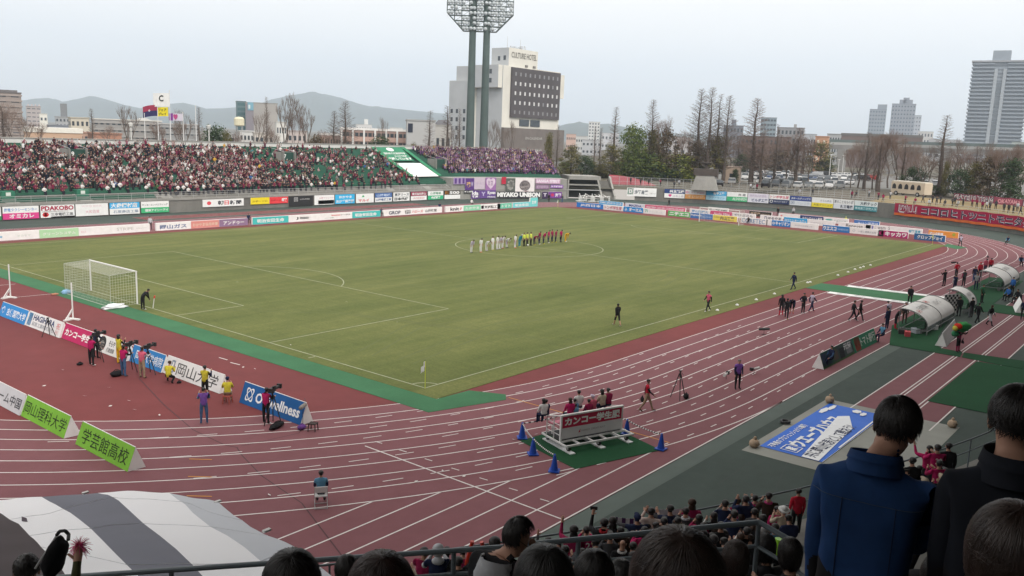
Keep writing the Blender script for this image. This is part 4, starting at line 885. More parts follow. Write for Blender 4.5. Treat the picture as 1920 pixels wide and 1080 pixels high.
# school with pinkish floors between white pillars
b = bld('school','long school with dusky pink floor bands and white pillars behind the stand',640,765,245,270,(0.32,0.22,0.19),0,0,12,(0.70,0.68,0.66),parapet=0.7)
t,wd,dp,h = b
for i in range(3): mb = MB(); mb.box((-wd/2,-0.25,h*(0.30*i+0.05)),(wd/2,-0.004,h*(0.30*i+0.19)),cmat((0.46,0.31,0.26))); mb.build('floor_band',t)
for i in range(7): x = -wd/2+wd*(i/6)*0.985; mb = MB(); mb.box((x,-0.6,-1),(x+0.55,-0.26,h),cmat((0.66,0.65,0.63))); mb.build('pillar',t)
mw = win_mesh(wd/20,h*0.12,M_GLASS)
for i in range(15):
 for j in range(3): link('window',mw,t,(-wd/2+wd*(i+0.6)/15.3,-0.05,h*(0.30*j+0.26)))
bld('school','low pinkish wing at the left of the school',603,640,254,275,(0.36,0.25,0.21),7,2,10,(0.66,0.64,0.62),parapet=0.5)
b = bld('office_block','pale far block with a stair tower above the school roof',668,697,234,700,(0.56,0.56,0.55),6,2,14); onroof(b,(0.02,0.2,0),(0.26,0.6,4.6),(0.6,0.6,0.58),'stair_tower')
bld('office_block','small white far block above the right end of the school roof',731,755,240,700,(0.60,0.60,0.58),4,2,12)
b = bld('hall','blank pale grey hall with one tall dark window left of the hotel',763,816,227,255,(0.42,0.42,0.42),0,0,14,(0.34,0.34,0.34))
t,wd,dp,h = b; mb = MB(); mb.box((-wd/2+0.3,-0.1,h-3.4),(-wd/2+1.7,-0.003,h-0.8),cmat((0.02,0.025,0.045))); mb.build('window',t); mb = MB(); mb.box((-wd/2,-0.2,0),(wd/2,-0.003,h*0.48),cmat((0.37,0.37,0.37))); mb.build('lower_wall',t)
b = bld('house','pale house with a dark pitched roof against the hotel wing',816,846,236,262,(0.46,0.45,0.43),3,1,8)
t,wd,dp,h = b; mb = MB(); d_ = cmat((0.10,0.10,0.11)); mb.face([(-wd/2-.3,-.3,h+.42),(wd/2+.3,-.3,h+.42),(wd/2-1,dp/2,h+1.8),(-wd/2+1,dp/2,h+1.8)],d_); mb.face([(-wd/2-.3,-.3,h+.42),(-wd/2+1,dp/2,h+1.8),(-wd/2-.3,dp+.3,h+.42)],d_); mb.face([(wd/2+.3,-.3,h+.42),(wd/2+.3,dp+.3,h+.42),(wd/2-1,dp/2,h+1.8)],d_); mb.build('pitched_roof',t)

# ---- hotel
HC = Vector((224.1,184.6)); H0 = thing('hotel','cream hotel with a dark panel of small square windows beside the floodlight tower','hotel',(HC.x,HC.y,LANDZ))
MHW = mat('cream_tile',(0.64,0.62,0.56),0.8,var=0.07,scale=0.15); MHG = mat('grey_tile',(0.42,0.44,0.46),0.8,var=0.07,scale=0.15); MHD = mat('dark_brown_panel',(0.075,0.066,0.070),0.7,var=0.12,scale=0.2)
def hb(name,lo,hi,m,parent=H0):
 mb = MB(); mb.box(lo,hi,m); return mb.build(name,parent)
L = LANDZ
def twotone(name,lo,hi):   # cream towards the pitch, the left side tiled grey
 mb = MB(); mb.box(lo,hi,MHW); mb.box((lo[0]-0.06,lo[1]+0.02,lo[2]+0.02),(lo[0]-0.003,hi[1],hi[2]-0.02),MHG); return mb.build(name,H0)
twotone('main_block',(2.5,0,-1),(39,24,39.8-L)); twotone('upper_corner_block',(0,0.3,31.4-L),(2.49,13,39.8-L))
twotone('stair_wing',(1.2,13.1,-1),(2.49,26.5,34.2-L))
twotone('roof_block',(6,0.4,39.81-L),(24,9,46.6-L)); hb('right_bay',(39.01,1,29.5-L),(43.5,8,39-L),MHW); hb('right_wall',(39.01,2,-1),(42,20,29.4-L),MHW)
hb('podium',(2.4,-1.2,-1),(42,-0.01,16.6-L),mat('podium_stone',(0.15,0.13,0.12),0.85,var=0.12,scale=0.3))
pan = hb('window_panel',(7,-0.8,20.6-L),(38.4,-0.01,39.4-L),MHD)
mwl = win_mesh(0.85,1.35,mat('curtained_window',(0.58,0.58,0.58),0.3)); mwd = win_mesh(0.85,1.35,mat('dull_window',(0.22,0.22,0.23),0.3)); rr = random.Random(5)
for j in range(5):
 for i in range(10):
  o = link('window',mwd if (j in (0,4) or (i == 6 and j == 1) or (i == 8 and j == 3)) else mwl,pan,(9.2+i*3.0,-0.84,22.6-L+j*3.6))
for x in (13.2,20.2): hb('window',(x,-0.3,17.4-L),(x+6,-0.012,20.0-L),M_GLASS)
lettering(H0,'CULTURE HOTEL',cmat((0.16,0.15,0.13)),7.5,23.2,43.0-L,45.2-L,0.32,0.02); lettering(H0,'KOKUSAI',cmat((0.3,0.29,0.27)),6.8,14.0,46.65-L,47.3-L,0.6,0.02); lettering(H0,'HOTEL 岡山',cmat((0.4,0.4,0.39)),12.5,16.5,46.65-L,48.0-L,0.6,0.02); lettering(H0,'EN-CALENDAR',cmat((0.42,0.41,0.38)),16,27,12.3-L,13.3-L,-1.3,0.01)
for y,z in ((3.5,36.5),(3.5,33.2),(1.8,42.0),(4.6,41.8)): 
 x = -0.1 if z < 40 else 5.9
 hb('window',(x,y,z-L),(x+0.03,y+1.2,z-L+1.7),M_GLASS)
for z in (28.5,25.5,22.0): hb('window',(2.4,8.0,z-L),(2.43,8.8,z-L+1.6),M_GLASS)
for s in (14.5,17.6,21.5,24.3):
 for z in (11.5,15.0,18.4,21.6): hb('window',(1.1,s,z-L),(1.13,s+1.2,z-L+1.6),M_GLASS)
for x in (16,21): hb('vent',(x,-0.05,40.0-L),(x+1.4,0.35,40.9-L),cmat((0.2,0.19,0.18)))
mb = MB(); mb.tube((8,3,46.6-L),(8,3,51-L),0.08,0.04,M_STEEL,5); mb.build('aerial',H0); mb = MB(); mb.tube((16,3,46.6-L),(16,3,50.5-L),0.08,0.04,M_STEEL,5); mb.build('aerial',H0)

# ---- floodlight tower
FD = 212; A1,A2 = C2(881,FD),C2(907,FD); mid = (A1+A2)/2; ax = (A2-A1).normalized(); sep = (A2-A1).length
MF = mat('floodlight_green',(0.075,0.105,0.100),0.5,var=0.1,scale=0.3)
FT = thing('floodlight_tower','tall twin pole floodlight tower with a wide rack of lamps above the away block','floodlight',(mid.x,mid.y,LANDZ),math.atan2(ax.y,ax.x))
zb = ZV(895,63,FD)-LANDZ; zm = ZV(895,31,FD)-LANDZ; ztp = zb+9.5; hw = 123/2*FD/FPX*0.985; hwb = 60/2*FD/FPX
for sx in (-1,1): mb = MB(); mb.tube((sx*sep/2,0,0),(sx*sep/2,0,6),1.25,1.2,MF,16); mb.tube((sx*sep/2,0,6),(sx*sep/2,0,ztp-0.4),1.05,0.72,MF,16); mb.build('pole',FT,smooth=False)
fr = MB(); nrow = 8
def halfw(z): return hwb+(hw-hwb)*min(1,max(0,(z-zb)/(zm-zb)))
zs = [zb+(ztp-zb)*i/nrow for i in range(nrow+1)]
for z in zs:
 for y in (-0.7,0.7): fr.tube((-halfw(z),y,z),(halfw(z),y,z),0.09,0.09,MF,5)
xs_ = [-hw+2*hw*i/9 for i in range(10)]
for x in xs_:
 z0 = zb if abs(x) <= hwb else zb+(zm-zb)*(abs(x)-hwb)/(hw-hwb)
 for y in (-0.7,0.7): fr.tube((x,y,z0),(x,y,ztp),0.07,0.07,MF,5)
 fr.tube((x,-0.7,z0),(x,0.7,z0),0.06,0.06,MF,4)
for sx in (-1,1):
 for y in (-0.7,0.7): fr.tube((sx*hwb,y,zb),(sx*hw,y,zm),0.12,0.12,MF,5)
for i in range(9):
 for j in range(nrow):
  x = (xs_[i]+xs_[i+1])/2
  if zs[j]+0.2 < zb+(zm-zb)*max(0,(abs(x)-hwb)/(hw-hwb)): continue
  fr.tube((xs_[i],0.7,zs[j]),(xs_[i+1],0.7,zs[j+1]),0.03,0.03,MF,4)
fr.build('lamp_rack',FT)
lm_ = MB(); lm_.lathe([(0.12,0.25),(0.40,0.05),(0.46,-0.25),(0.40,-0.3)],mat('lamp_glass',(0.42,0.46,0.48),0.25,spec=0.6),12); lme = lm_.mesh('lamp')
for i in range(9):
 for j in range(nrow):
  for k in (0.28,0.72):
   x = xs_[i]+(xs_[i+1]-xs_[i])*k; z = zs[j]+0.62
   if z-0.5 < zb+(zm-zb)*max(0,(abs(x)-hwb)/(hw-hwb)): continue
   if len(FT.children) > 98: continue
   if rr.random() < 0.22: continue
   o = link('lamp',lme,FT,(x,-0.95,z)); o.rotation_euler = (rad(72)+rr.uniform(-.3,.3),0,rr.uniform(-0.6,0.6))

# ---- tall tower and far towers at the right
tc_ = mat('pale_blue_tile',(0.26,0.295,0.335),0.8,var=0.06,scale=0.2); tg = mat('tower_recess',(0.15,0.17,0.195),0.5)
a,b = C2(1812,800),C2(1909,800); c = (a+b)/2; wd = (b-a).length; zt = ZV(1862,118,800)-LANDZ
TW = thing('residential_tower','very tall pale grey residential tower with ribbed balconies at the right','tower',(c.x,c.y,LANDZ),face_of(c)+0.0)
hb('core',(-wd/2+1.2,1.5,-1),(wd/2-1.2,wd*0.7,zt),tc_,TW)
nf = 27
for i in range(nf):
 z = zt*(i+0.4)/nf
 for x0,x1 in ((-wd/2,-5.2),(5.2,wd/2)): hb('balcony',(x0,0,z),(x1,wd*0.7+1,z+1.35),tc_,TW)
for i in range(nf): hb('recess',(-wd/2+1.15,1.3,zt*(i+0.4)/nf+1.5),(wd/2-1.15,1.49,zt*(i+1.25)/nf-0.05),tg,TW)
hb('stair_shaft',(-5,0.4,-1),(-2.2,1.29,zt-6),cmat((0.34,0.37,0.40)),TW); hb('stair_shaft',(2.2,0.4,-1),(5,1.29,zt-6),cmat((0.34,0.37,0.40)),TW)
for i in range(6): hb('lobby_glass',(-2.1,0.9,zt*(0.04+0.13*i)),(2.1,1.28,zt*(0.15+0.13*i)),cmat((0.13,0.15,0.17)),TW)
hb('crown',(-wd/2-0.5,-0.5,zt),(wd/2+0.5,wd*0.7+1.5,zt+1.5),cmat((0.30,0.31,0.33)),TW); hb('penthouse',(-8,3,zt+1.51),(6.5,18,zt+10.5),tc_,TW)
def tower(label,u0,u1,vt,D,rgb,steps,cols,rows):
 b = bld('tower_block',label,u0,u1,vt,D,rgb,cols,rows,None,ww=0.45,wh=0.35,parapet=1.0)
 for lo,hi,hh in steps: onroof(b,(lo,0.1,0),(hi,0.8,hh),rgb)
 return b
tower('grey blue far tower with a stepped roof, left of the pair',1627,1656,206,1300,(0.22,0.25,0.29),[(-0.05,0.5,8)],6,12)
tower('grey blue far tower with a central roof tower, right of the pair',1668,1709,196,1300,(0.23,0.25,0.29),[(-0.2,0.35,7),(-0.05,0.2,10)],8,13)
tower('lower pale tower behind the right of the pair',1709,1723,217,1500,(0.36,0.38,0.42),[],3,10)
bld('office_block','far pale block with many floors below the tower pair',1722,1748,247,1200,(0.50,0.48,0.46),5,4)
b = bld('office_block','grey mid rise with a roof tower behind the tall conifer stems',1356,1392,236,620,(0.17,0.18,0.21),6,4); onroof(b,(-0.12,0.2,0),(0.12,0.6,4.5),(0.17,0.18,0.21))
bld('office_tower','blue grey glass tower with a rounded top behind the broad bare tree',1425,1453,221,800,(0.20,0.25,0.28),5,8,ww=0.8)
b = bld('office_block','grey office block with a glazed left half right of the rounded tower',1457,1506,240,560,(0.26,0.26,0.27),7,4); onroof(b,(0.1,0.2,0),(0.2,0.5,2.5),(0.3,0.3,0.3))
bld('office_block','long dark brick block behind the bare trees in front of the car park',1392,1480,257,420,(0.15,0.105,0.095),12,3,14)
bld('apartment_block','orange beige stair tower building at the left end of the viaduct',1530,1552,257,330,(0.48,0.27,0.17),2,4,9,ww=0.35,wh=0.4,glass=cmat((0.62,0.56,0.46)))
bld('office_block','pale grey block behind the orange beige building',1552,1584,252,480,(0.40,0.41,0.42),7,3,12)
b = bld('market_hall','long dull red brown hall with a dark roof behind the viaduct',1582,1722,256,430,(0.17,0.13,0.12),0,0,20,(0.15,0.145,0.14),parapet=1.2)
bld('office_block','white tower block in front of the right hills',1103,1124,229,900,(0.58,0.58,0.57),4,8)
for i,(u0,u1,vt,D,c,lab) in enumerate([(1062,1080,252,700,(0.52,0.36,0.3),'small orange roofed house right of the hotel'),(1080,1102,256,600,(0.50,0.50,0.49),'low white house right of the orange roofed house'),(1128,1160,250,800,(0.50,0.50,0.52),'cluster of pale low blocks in front of the right hills'),(1092,1128,263,500,(0.44,0.45,0.47),'long pale grey roof behind the olive trees'),(1240,1300,258,600,(0.40,0.38,0.38),'pale block behind the brown treetops'),(1506,1530,252,600,(0.40,0.42,0.45),'pale low block left of the orange beige building'),(1745,1800,262,900,(0.46,0.46,0.47),'low pale far block between the tower pair and the tall tower'),(1905,1990,268,700,(0.36,0.40,0.38),'grey green hall right of the tall tower')]):
 bld('house',lab,u0,u1,vt,D,c,5,2,12,ww=0.5,wh=0.3)
# viaduct
VD = 330
pts = [C2(u,VD+dd) for u,dd in ((1548,30),(1640,20),(1740,0),(1850,-20),(2000,-40),(2300,-60))]
t = thing('viaduct','long concrete road viaduct with a green noise fence crossing at the right','viaduct',(pts[0].x,pts[0].y,LANDZ)); o_ = pts[0]
mb = MB(); zt = ZV(1740,277,VD)-LANDZ
def beam(mb,z0,z1,m,off=0.0,wdt=9.0):
 for a,b in zip(pts,pts[1:]):
  d = (b-a); n = Vector((-d.y,d.x)).normalized(); A = a-o_+n*off; B = b-o_+n*off; A2,B2 = A+n*wdt,B+n*wdt
  P = [Vector((*A,z0)),Vector((*B,z0)),Vector((*B2,z0)),Vector((*A2,z0))]; Q = [p+Vector((0,0,z1-z0)) for p in P]
  mb.face(P,m); mb.face(Q,m)
  for i in range(4): mb.face([P[i],P[(i+1) % 4],Q[(i+1) % 4],Q[i]],m)
beam(mb,zt-1.9,zt,mat('viaduct_concrete',(0.23,0.225,0.22),0.9,var=0.2,scale=0.15)); mb.build('deck',t)
mb = MB(); beam(mb,zt+0.01,zt+1.0,cmat((0.40,0.40,0.39)),0.1,0.3); mb.build('parapet',t)
mb = MB(); beam(mb,zt+1.01,zt+2.2,mat('noise_fence',(0.13,0.165,0.16),0.7,var=0.15,scale=0.15),6.0,0.2); mb.build('noise_fence',t)
for a,b in zip(pts,pts[1:]):
 n = max(1,int((b-a).length/22))
 for i in range(n):
  q = a.lerp(b,(i+0.5)/n)-o_; mb = MB(); mb.box((q.x-1.1,q.y+2-1.1,-1),(q.x+1.1,q.y+3+1.1,zt-1.9),cmat((0.27,0.265,0.255))); mb.build('pier',t)

# ---- flag poles and lamp posts behind the far stand
def flagpole(u,vt,lab,flag=None,D=168):
 c = C2(u,D); zt = ZV(u,vt,D)-LANDZ
 t = thing('flagpole',lab,'flagpole',(c.x,c.y,LANDZ),math.atan2((C2(u+5,D)-c).y,(C2(u+5,D)-c).x),'flagpoles behind the far stand')
 mb = MB(); mb.tube((0,0,0),(0,0,zt),0.11,0.06,cmat((0.66,0.66,0.66)),8); mb.lathe([(0.02,zt),(0.1,zt+0.06),(0.1,zt+0.14),(0.02,zt+0.2)],cmat((0.6,0.6,0.55)),8); mb.build('pole',t); return c,zt
def flag(label,c,u,D,x0,x1,z0,z1,cols,marks=(),droop=0.0):
 q = C2(u+5,D)-c; t = thing('flag',label,'flag',(c.x,c.y,LANDZ),math.atan2(q.y,q.x)); n = 14; rows = len(cols)
 def P(s,r): # s along 0..1 from the pole
  x = x0+(x1-x0)*s; wv = 0.16*math.sin(s*7+r*1.2)*s
  return (x,wv,z0+(z1-z0)*r-droop*s*s)
 mb = MB()
 for k,cl in enumerate(cols):
  for s_ in (0,0.04):
   mb.grid([[tuple(Vector(P(i/n,r))+Vector((0,s_,0))) for i in range(n+1)] for r in (k/rows,(k+0.5)/rows,(k+1)/rows)],mat('flag_%02x%02x%02x' % tuple(int(255*x) for x in cl),cl,0.9,var=0.08,scale=1))
 mb.build('cloth',t)
 for body,s0,s1,r0,r1,cl in marks:
  v,f,a,b,e,g = text_pts(body,0.03); mb = MB()
  for p,q_ in v:
   s = s0+(s1-s0)*(p-a)/(b-a)
   if x1 < x0: s = s1-(s1-s0)*(p-a)/(b-a)
   X = Vector(P(s,r0+(r1-r0)*(q_-e)/(g-e))); mb.v.append((X.x,X.y-0.05,X.z))
  mb.f = list(f); mb.m = [mb.mi(cmat(cl))]*len(f); mb.build('emblem',t)
K = 168/FPX
poles = [flagpole(*a) for a in ((272,214,'white flagpole flying the red and navy flag'),(297,196,'white flagpole flying the yellow flag'),(320,172,'tallest white flagpole, in the middle'),(344,212,'white flagpole just right of the purple and white flag'),(368,200,'bare white flagpole, rightmost of the five'))]
c,zt = poles[1]; flag('red over navy flag blown to the left',c,297,168,-0.05,-2.9,zt-2.2,zt-0.1,[(0.03,0.03,0.10),(0.30,0.03,0.07)],[('◆',0.45,0.6,0.4,0.65,(0.5,0.45,0.5))],0.5)
c,zt = poles[2]; flag('white flag with a black curled emblem on the tallest pole',c,320,168,-0.05,-3.2,zt-2.9,zt-0.35,[(0.70,0.70,0.69)],[('C',0.35,0.62,0.38,0.85,(0.02,0.02,0.02))],0.1)
flag('yellow flag with black writing below the white flag',c,320,168,-0.35,-2.6,zt-4.7,zt-3.0,[(0.72,0.60,0.03)],[('フェア',0.15,0.8,0.55,0.85,(0.1,0.09,0.02)),('プレイ',0.15,0.8,0.12,0.42,(0.1,0.09,0.02))],0.15)
c,zt = poles[3]; flag('purple and white flag with a shield',c,344,168,-0.05,-2.75,zt-1.5,zt+0.15-0.3,[(0.55,0.52,0.60)],[('♥',0.35,0.65,0.1,0.9,(0.42,0.06,0.2)),('■',0.68,1.0,0.0,1.0,(0.20,0.04,0.26))],0.0)
for u,vt,lab in ((246,230,'white lamp post with a cup shaped head left of the flags'),(392,234,'white lamp post with a cluster of heads right of the flags')):
 c = C2(u,168); zt = ZV(u,vt,168)-LANDZ
 t = thing('lamp_post',lab,'lamp post',(c.x,c.y,LANDZ)); mb = MB(); m = cmat((0.62,0.62,0.60)); mb.tube((0,0,0),(0,0,zt),0.13,0.09,m,8); mb.build('pole',t)
 mb = MB(); mb.lathe([(0.12,zt-0.9),(0.3,zt-0.7),(0.42,zt-0.1),(0.12,zt)],m,10); mb.tube((-0.5,0,zt-0.2),(0.5,0,zt-0.2),0.06,0.06,m,5); mb.build('lamp_head',t)
for u,vt,lab in ((1586,292,'tall pale street lamp on the far side of the car park'),(1578,300,'second pale street lamp beside the taller one'),(1562,290,'short pale pole in front of the orange beige building')):
 c = C2(u,265); zt = ZV(u,vt,265)-LANDZ
 t = thing('street_lamp',lab,'street lamp',(c.x,c.y,LANDZ)); mb = MB(); m = cmat((0.55,0.55,0.54)); mb.tube((0,0,0),(0,0,zt),0.12,0.08,m,7); mb.build('pole',t); mb = MB(); mb.box((-0.9,-0.12,zt),(0.9,0.12,zt+0.14),m); mb.build('lamp_head',t)
# ------------------------------------------------------------------ trees
M_BARK = mat('grey_brown_bark',(0.11,0.088,0.075),0.95,var=0.2,scale=2); M_TWIG = mat('bare_twig',(0.165,0.13,0.11),0.95); M_TWIG2 = mat('reddish_twig',(0.185,0.13,0.105),0.95)
def limb(mb,a,b,r0,r1,m,n=5): mb.tube(a,b,r0,r1,m,n,False)
def bare_conifer(seed,H=20.0,spread=0.16,dens=1.0,twig=M_TWIG):
 r = random.Random(seed); tr,cr = MB(),MB(); pts = [Vector((0,0,0))]
 for i in range(8): pts.append(Vector((r.uniform(-0.12,0.12),r.uniform(-0.12,0.12),H*(i+1)/8)))
 for i in range(8): limb(tr,pts[i],pts[i+1],0.30*(1-i/8.3),0.30*(1-(i+1)/8.3)+0.01,M_BARK,7)
 nb = int(120*dens)
 for i in range(nb):
  t = 0.14+0.86*(i/nb)**0.9; z = H*t; a = i*2.4+r.uniform(-.4,.4)
  env = (1-t)**0.75*spread*H*r.uniform(0.45,1.1)+0.25 if t > 0.34 else spread*H*r.uniform(0.2,0.75)
  k = min(7,int(t*8)); base = pts[k].lerp(pts[k+1],t*8-k); up = 0.45+0.5*t
  d = Vector((math.cos(a),math.sin(a),up)).normalized()
  tip = base+d*env; limb(cr,base,tip,0.045*(1-t)+0.018,0.012,twig,4)
  ns = int(4+env*2.2)
  for j in range(ns):
   s = (j+0.6)/ns; q = base.lerp(tip,s); a2 = a+r.choice((-1,1))*r.uniform(0.5,1.2)
   d2 = Vector((math.cos(a2),math.sin(a2),r.uniform(0.2,1.1))).normalized(); L2 = env*0.42*(1.15-s)*r.uniform(0.6,1.2)+0.25
   e = q+d2*L2; limb(cr,q,e,0.017,0.007,twig,3)
   for m_ in range(3):
    q2 = q.lerp(e,r.uniform(0.3,0.95)); d3 = (d2+Vector((r.uniform(-1,1),r.uniform(-1,1),r.uniform(-.2,1)))*0.9).normalized()
    limb(cr,q2,q2+d3*L2*0.45,0.010,0.005,twig,3)
 return tr.mesh('trunk'),cr.mesh('crown')
def bare_spread(seed,H=14.0,twig=M_TWIG,depth=5,split=0.62,up=0.55):
 r = random.Random(seed); tr,cr = MB(),MB()
 def grow(p,d,L,rad_,lev):
  q = p+d*L; mid = p.lerp(q,0.5)+Vector((r.uniform(-1,1),r.uniform(-1,1),0))*L*0.05
  mb = tr if lev < 2 else cr; m = M_BARK if lev < 3 else twig; n = 6 if lev < 2 else 4 if lev < 4 else 3
  limb(mb,p,mid,rad_,rad_*0.85,m,n); limb(mb,mid,q,rad_*0.85,rad_*0.68,m,n)
  if lev >= depth: return
  k = 3 if lev < 2 else r.choice((3,4))
  for i in range(k):
   ax = Vector((r.uniform(-1,1),r.uniform(-1,1),r.uniform(-0.2,0.6))).normalized()
   d2 = (d*(0.75+0.3*up)+ax*split+Vector((0,0,up*0.35))).normalized()
   grow(q if i else mid.lerp(q,0.6),d2,L*r.uniform(0.58,0.82),max(rad_*0.58,0.008),lev+1)
 grow(Vector((0,0,0)),Vector((0,0,1)),H*0.30,H*0.016,0)
 return tr.mesh('trunk'),cr.mesh('crown')
def leaf_mat(name,c1,c2):
 m = bpy.data.materials.new(name); m.use_nodes = True; n = m.node_tree; b = n.nodes['Principled BSDF']; b.inputs['Roughness'].default_value = 0.75; b.inputs['Specular IOR Level'].default_value = 0.2
 g = n.nodes.new('ShaderNodeNewGeometry'); rp = n.nodes.new('ShaderNodeValToRGB'); rp.color_ramp.elements[0].color = (*c1,1); rp.color_ramp.elements[1].color = (*c2,1)
 n.links.new(g.outputs['Random Per Island'],rp.inputs[0]); n.links.new(rp.outputs[0],b.inputs['Base Color'])
 tr_ = n.nodes.new('ShaderNodeBsdfTranslucent'); n.links.new(rp.outputs[0],tr_.inputs['Color']); ms = n.nodes.new('ShaderNodeMixShader'); ms.inputs[0].default_value = 0.25
 n.links.new(b.outputs[0],ms.inputs[1]); n.links.new(tr_.outputs[0],ms.inputs[2]); n.links.new(ms.outputs[0],n.nodes['Material Output'].inputs['Surface']); return m
LM = {'dark': leaf_mat('dark_leaf',(0.020,0.040,0.018),(0.070,0.108,0.046)),'green': leaf_mat('green_leaf',(0.045,0.078,0.018),(0.15,0.185,0.045)),
   'yellow': leaf_mat('yellow_green_leaf',(0.075,0.105,0.017),(0.23,0.245,0.05)),'olive': leaf_mat('olive_leaf',(0.07,0.068,0.022),(0.19,0.165,0.06)),'brown': leaf_mat('brown_leaf',(0.065,0.048,0.03),(0.16,0.115,0.07))}
def leafy(seed,H=9.0,Wd=6.0,kind='green',tall=False,n=3400,gap=0.5):
 r = random.Random(seed); tr,cr = MB(),MB(); m = LM[kind]
 limb(tr,(0,0,0),(0.1,0,H*0.45),0.22,0.13,M_BARK,7)
 cl = []
 nc = 26
 for i in range(nc):
  t = i/nc; z = H*(0.10+0.86*t); prof = math.sin(math.pi*min(1,0.18+0.80*t))**0.7 if not tall else (1-t)**0.6*0.9+0.15
  a = i*2.399+r.uniform(-.5,.5); rr_ = Wd/2*prof*r.uniform(0.25,0.82); c = Vector((math.cos(a)*rr_,math.sin(a)*rr_,z)); cl.append((c,r.uniform(0.13,0.24)*Wd))
  limb(tr,(0,0,H*(0.2+0.4*t)),c,0.06,0.025,M_BARK,4)
 for c,R_ in cl:
  for j in range(n//nc):
   d = Vector((r.gauss(0,1),r.gauss(0,1),r.gauss(0,1))).normalized(); q = c+Vector((d.x*R_,d.y*R_,d.z*R_*0.75))*r.uniform(0.35,1.05)
   s = r.uniform(0.10,0.22)*(Wd/6)**0.5; nrm = (d+Vector((r.uniform(-1,1),r.uniform(-1,1),r.uniform(-.3,1)))*0.8).normalized()
   t1 = nrm.orthogonal().normalized(); t2 = nrm.cross(t1); a = r.uniform(0,6.28); x = t1*math.cos(a)+t2*math.sin(a); y = nrm.cross(x)
   cr.face([q-x*s,q-y*s*0.6,q+x*s,q+y*s*0.6],m)
 return tr.mesh('trunk'),cr.mesh('crown')
PRO = {'con0': (bare_conifer(11),20.0),'con1': (bare_conifer(12,spread=0.19),20.0),'con2': (bare_conifer(13,spread=0.10,dens=0.8),20.0),'con3': (bare_conifer(14,spread=0.2,twig=M_TWIG2),20.0),
    'spr0': (bare_spread(21),12.6),'spr1': (bare_spread(22,split=0.5,up=0.9),13.6),'spr2': (bare_spread(23,twig=M_TWIG2,depth=6,split=0.75),12.8),'spr3': (bare_spread(24,twig=M_TWIG2,depth=6,split=0.6,up=0.8),13.6)}
for k in PRO: 
 me = PRO[k][0]; PRO[k] = (me,max(v.co.z for m in me for v in m.vertices))
for k,a in {'dark0': (31,9,7.5,'dark'),'dark1': (32,9,6,'dark',True),'green0': (33,8,8.5,'green'),'green1': (34,8,9,'yellow'),'yel0': (35,8,9,'yellow'),'oli0': (36,10,6,'olive'),'oli1': (37,9,7,'olive',True),'bro0': (38,10,8,'brown'),'bro1': (39,10,7,'brown')}.items():
 me = leafy(*a); PRO[k] = (me,max(v.co.z for v in me[1].vertices))
rt = random.Random(9)
def tree(kind,label,u,vt,D,wpx=None,group='trees',name='bare_tree',base=LANDZ,rz=None):
 (tm_,cm),H = PRO[kind]
 if u > 1385 and name == 'leafy_tree' and D > 190: D = 300
 if kind[:3] == 'con' and wpx: wpx *= 1.45
 while orad(*C2(u,D)) < 84: D += 3
 c = C2(u,D); zt = ZV(u,vt,D); s = (zt-base)/H
 t = thing(name,label,'tree',(c.x,c.y,base-0.1),rt.uniform(0,6.28) if rz is None else rz,group); sx = s
 if wpx:
  xs = [math.hypot(v.co.x,v.co.y) for v in cm.vertices]; xs.sort(); wd = 2*xs[int(len(xs)*0.97)]; sx = (wpx*D/FPX)/wd
 t.scale = (sx,sx,s); link('trunk',tm_,t); link('crown',cm,t)
GL = 'bare trees behind the far stand'; GR = 'trees between the far bend and the car park'; GE_ = 'evergreens by the far bend'
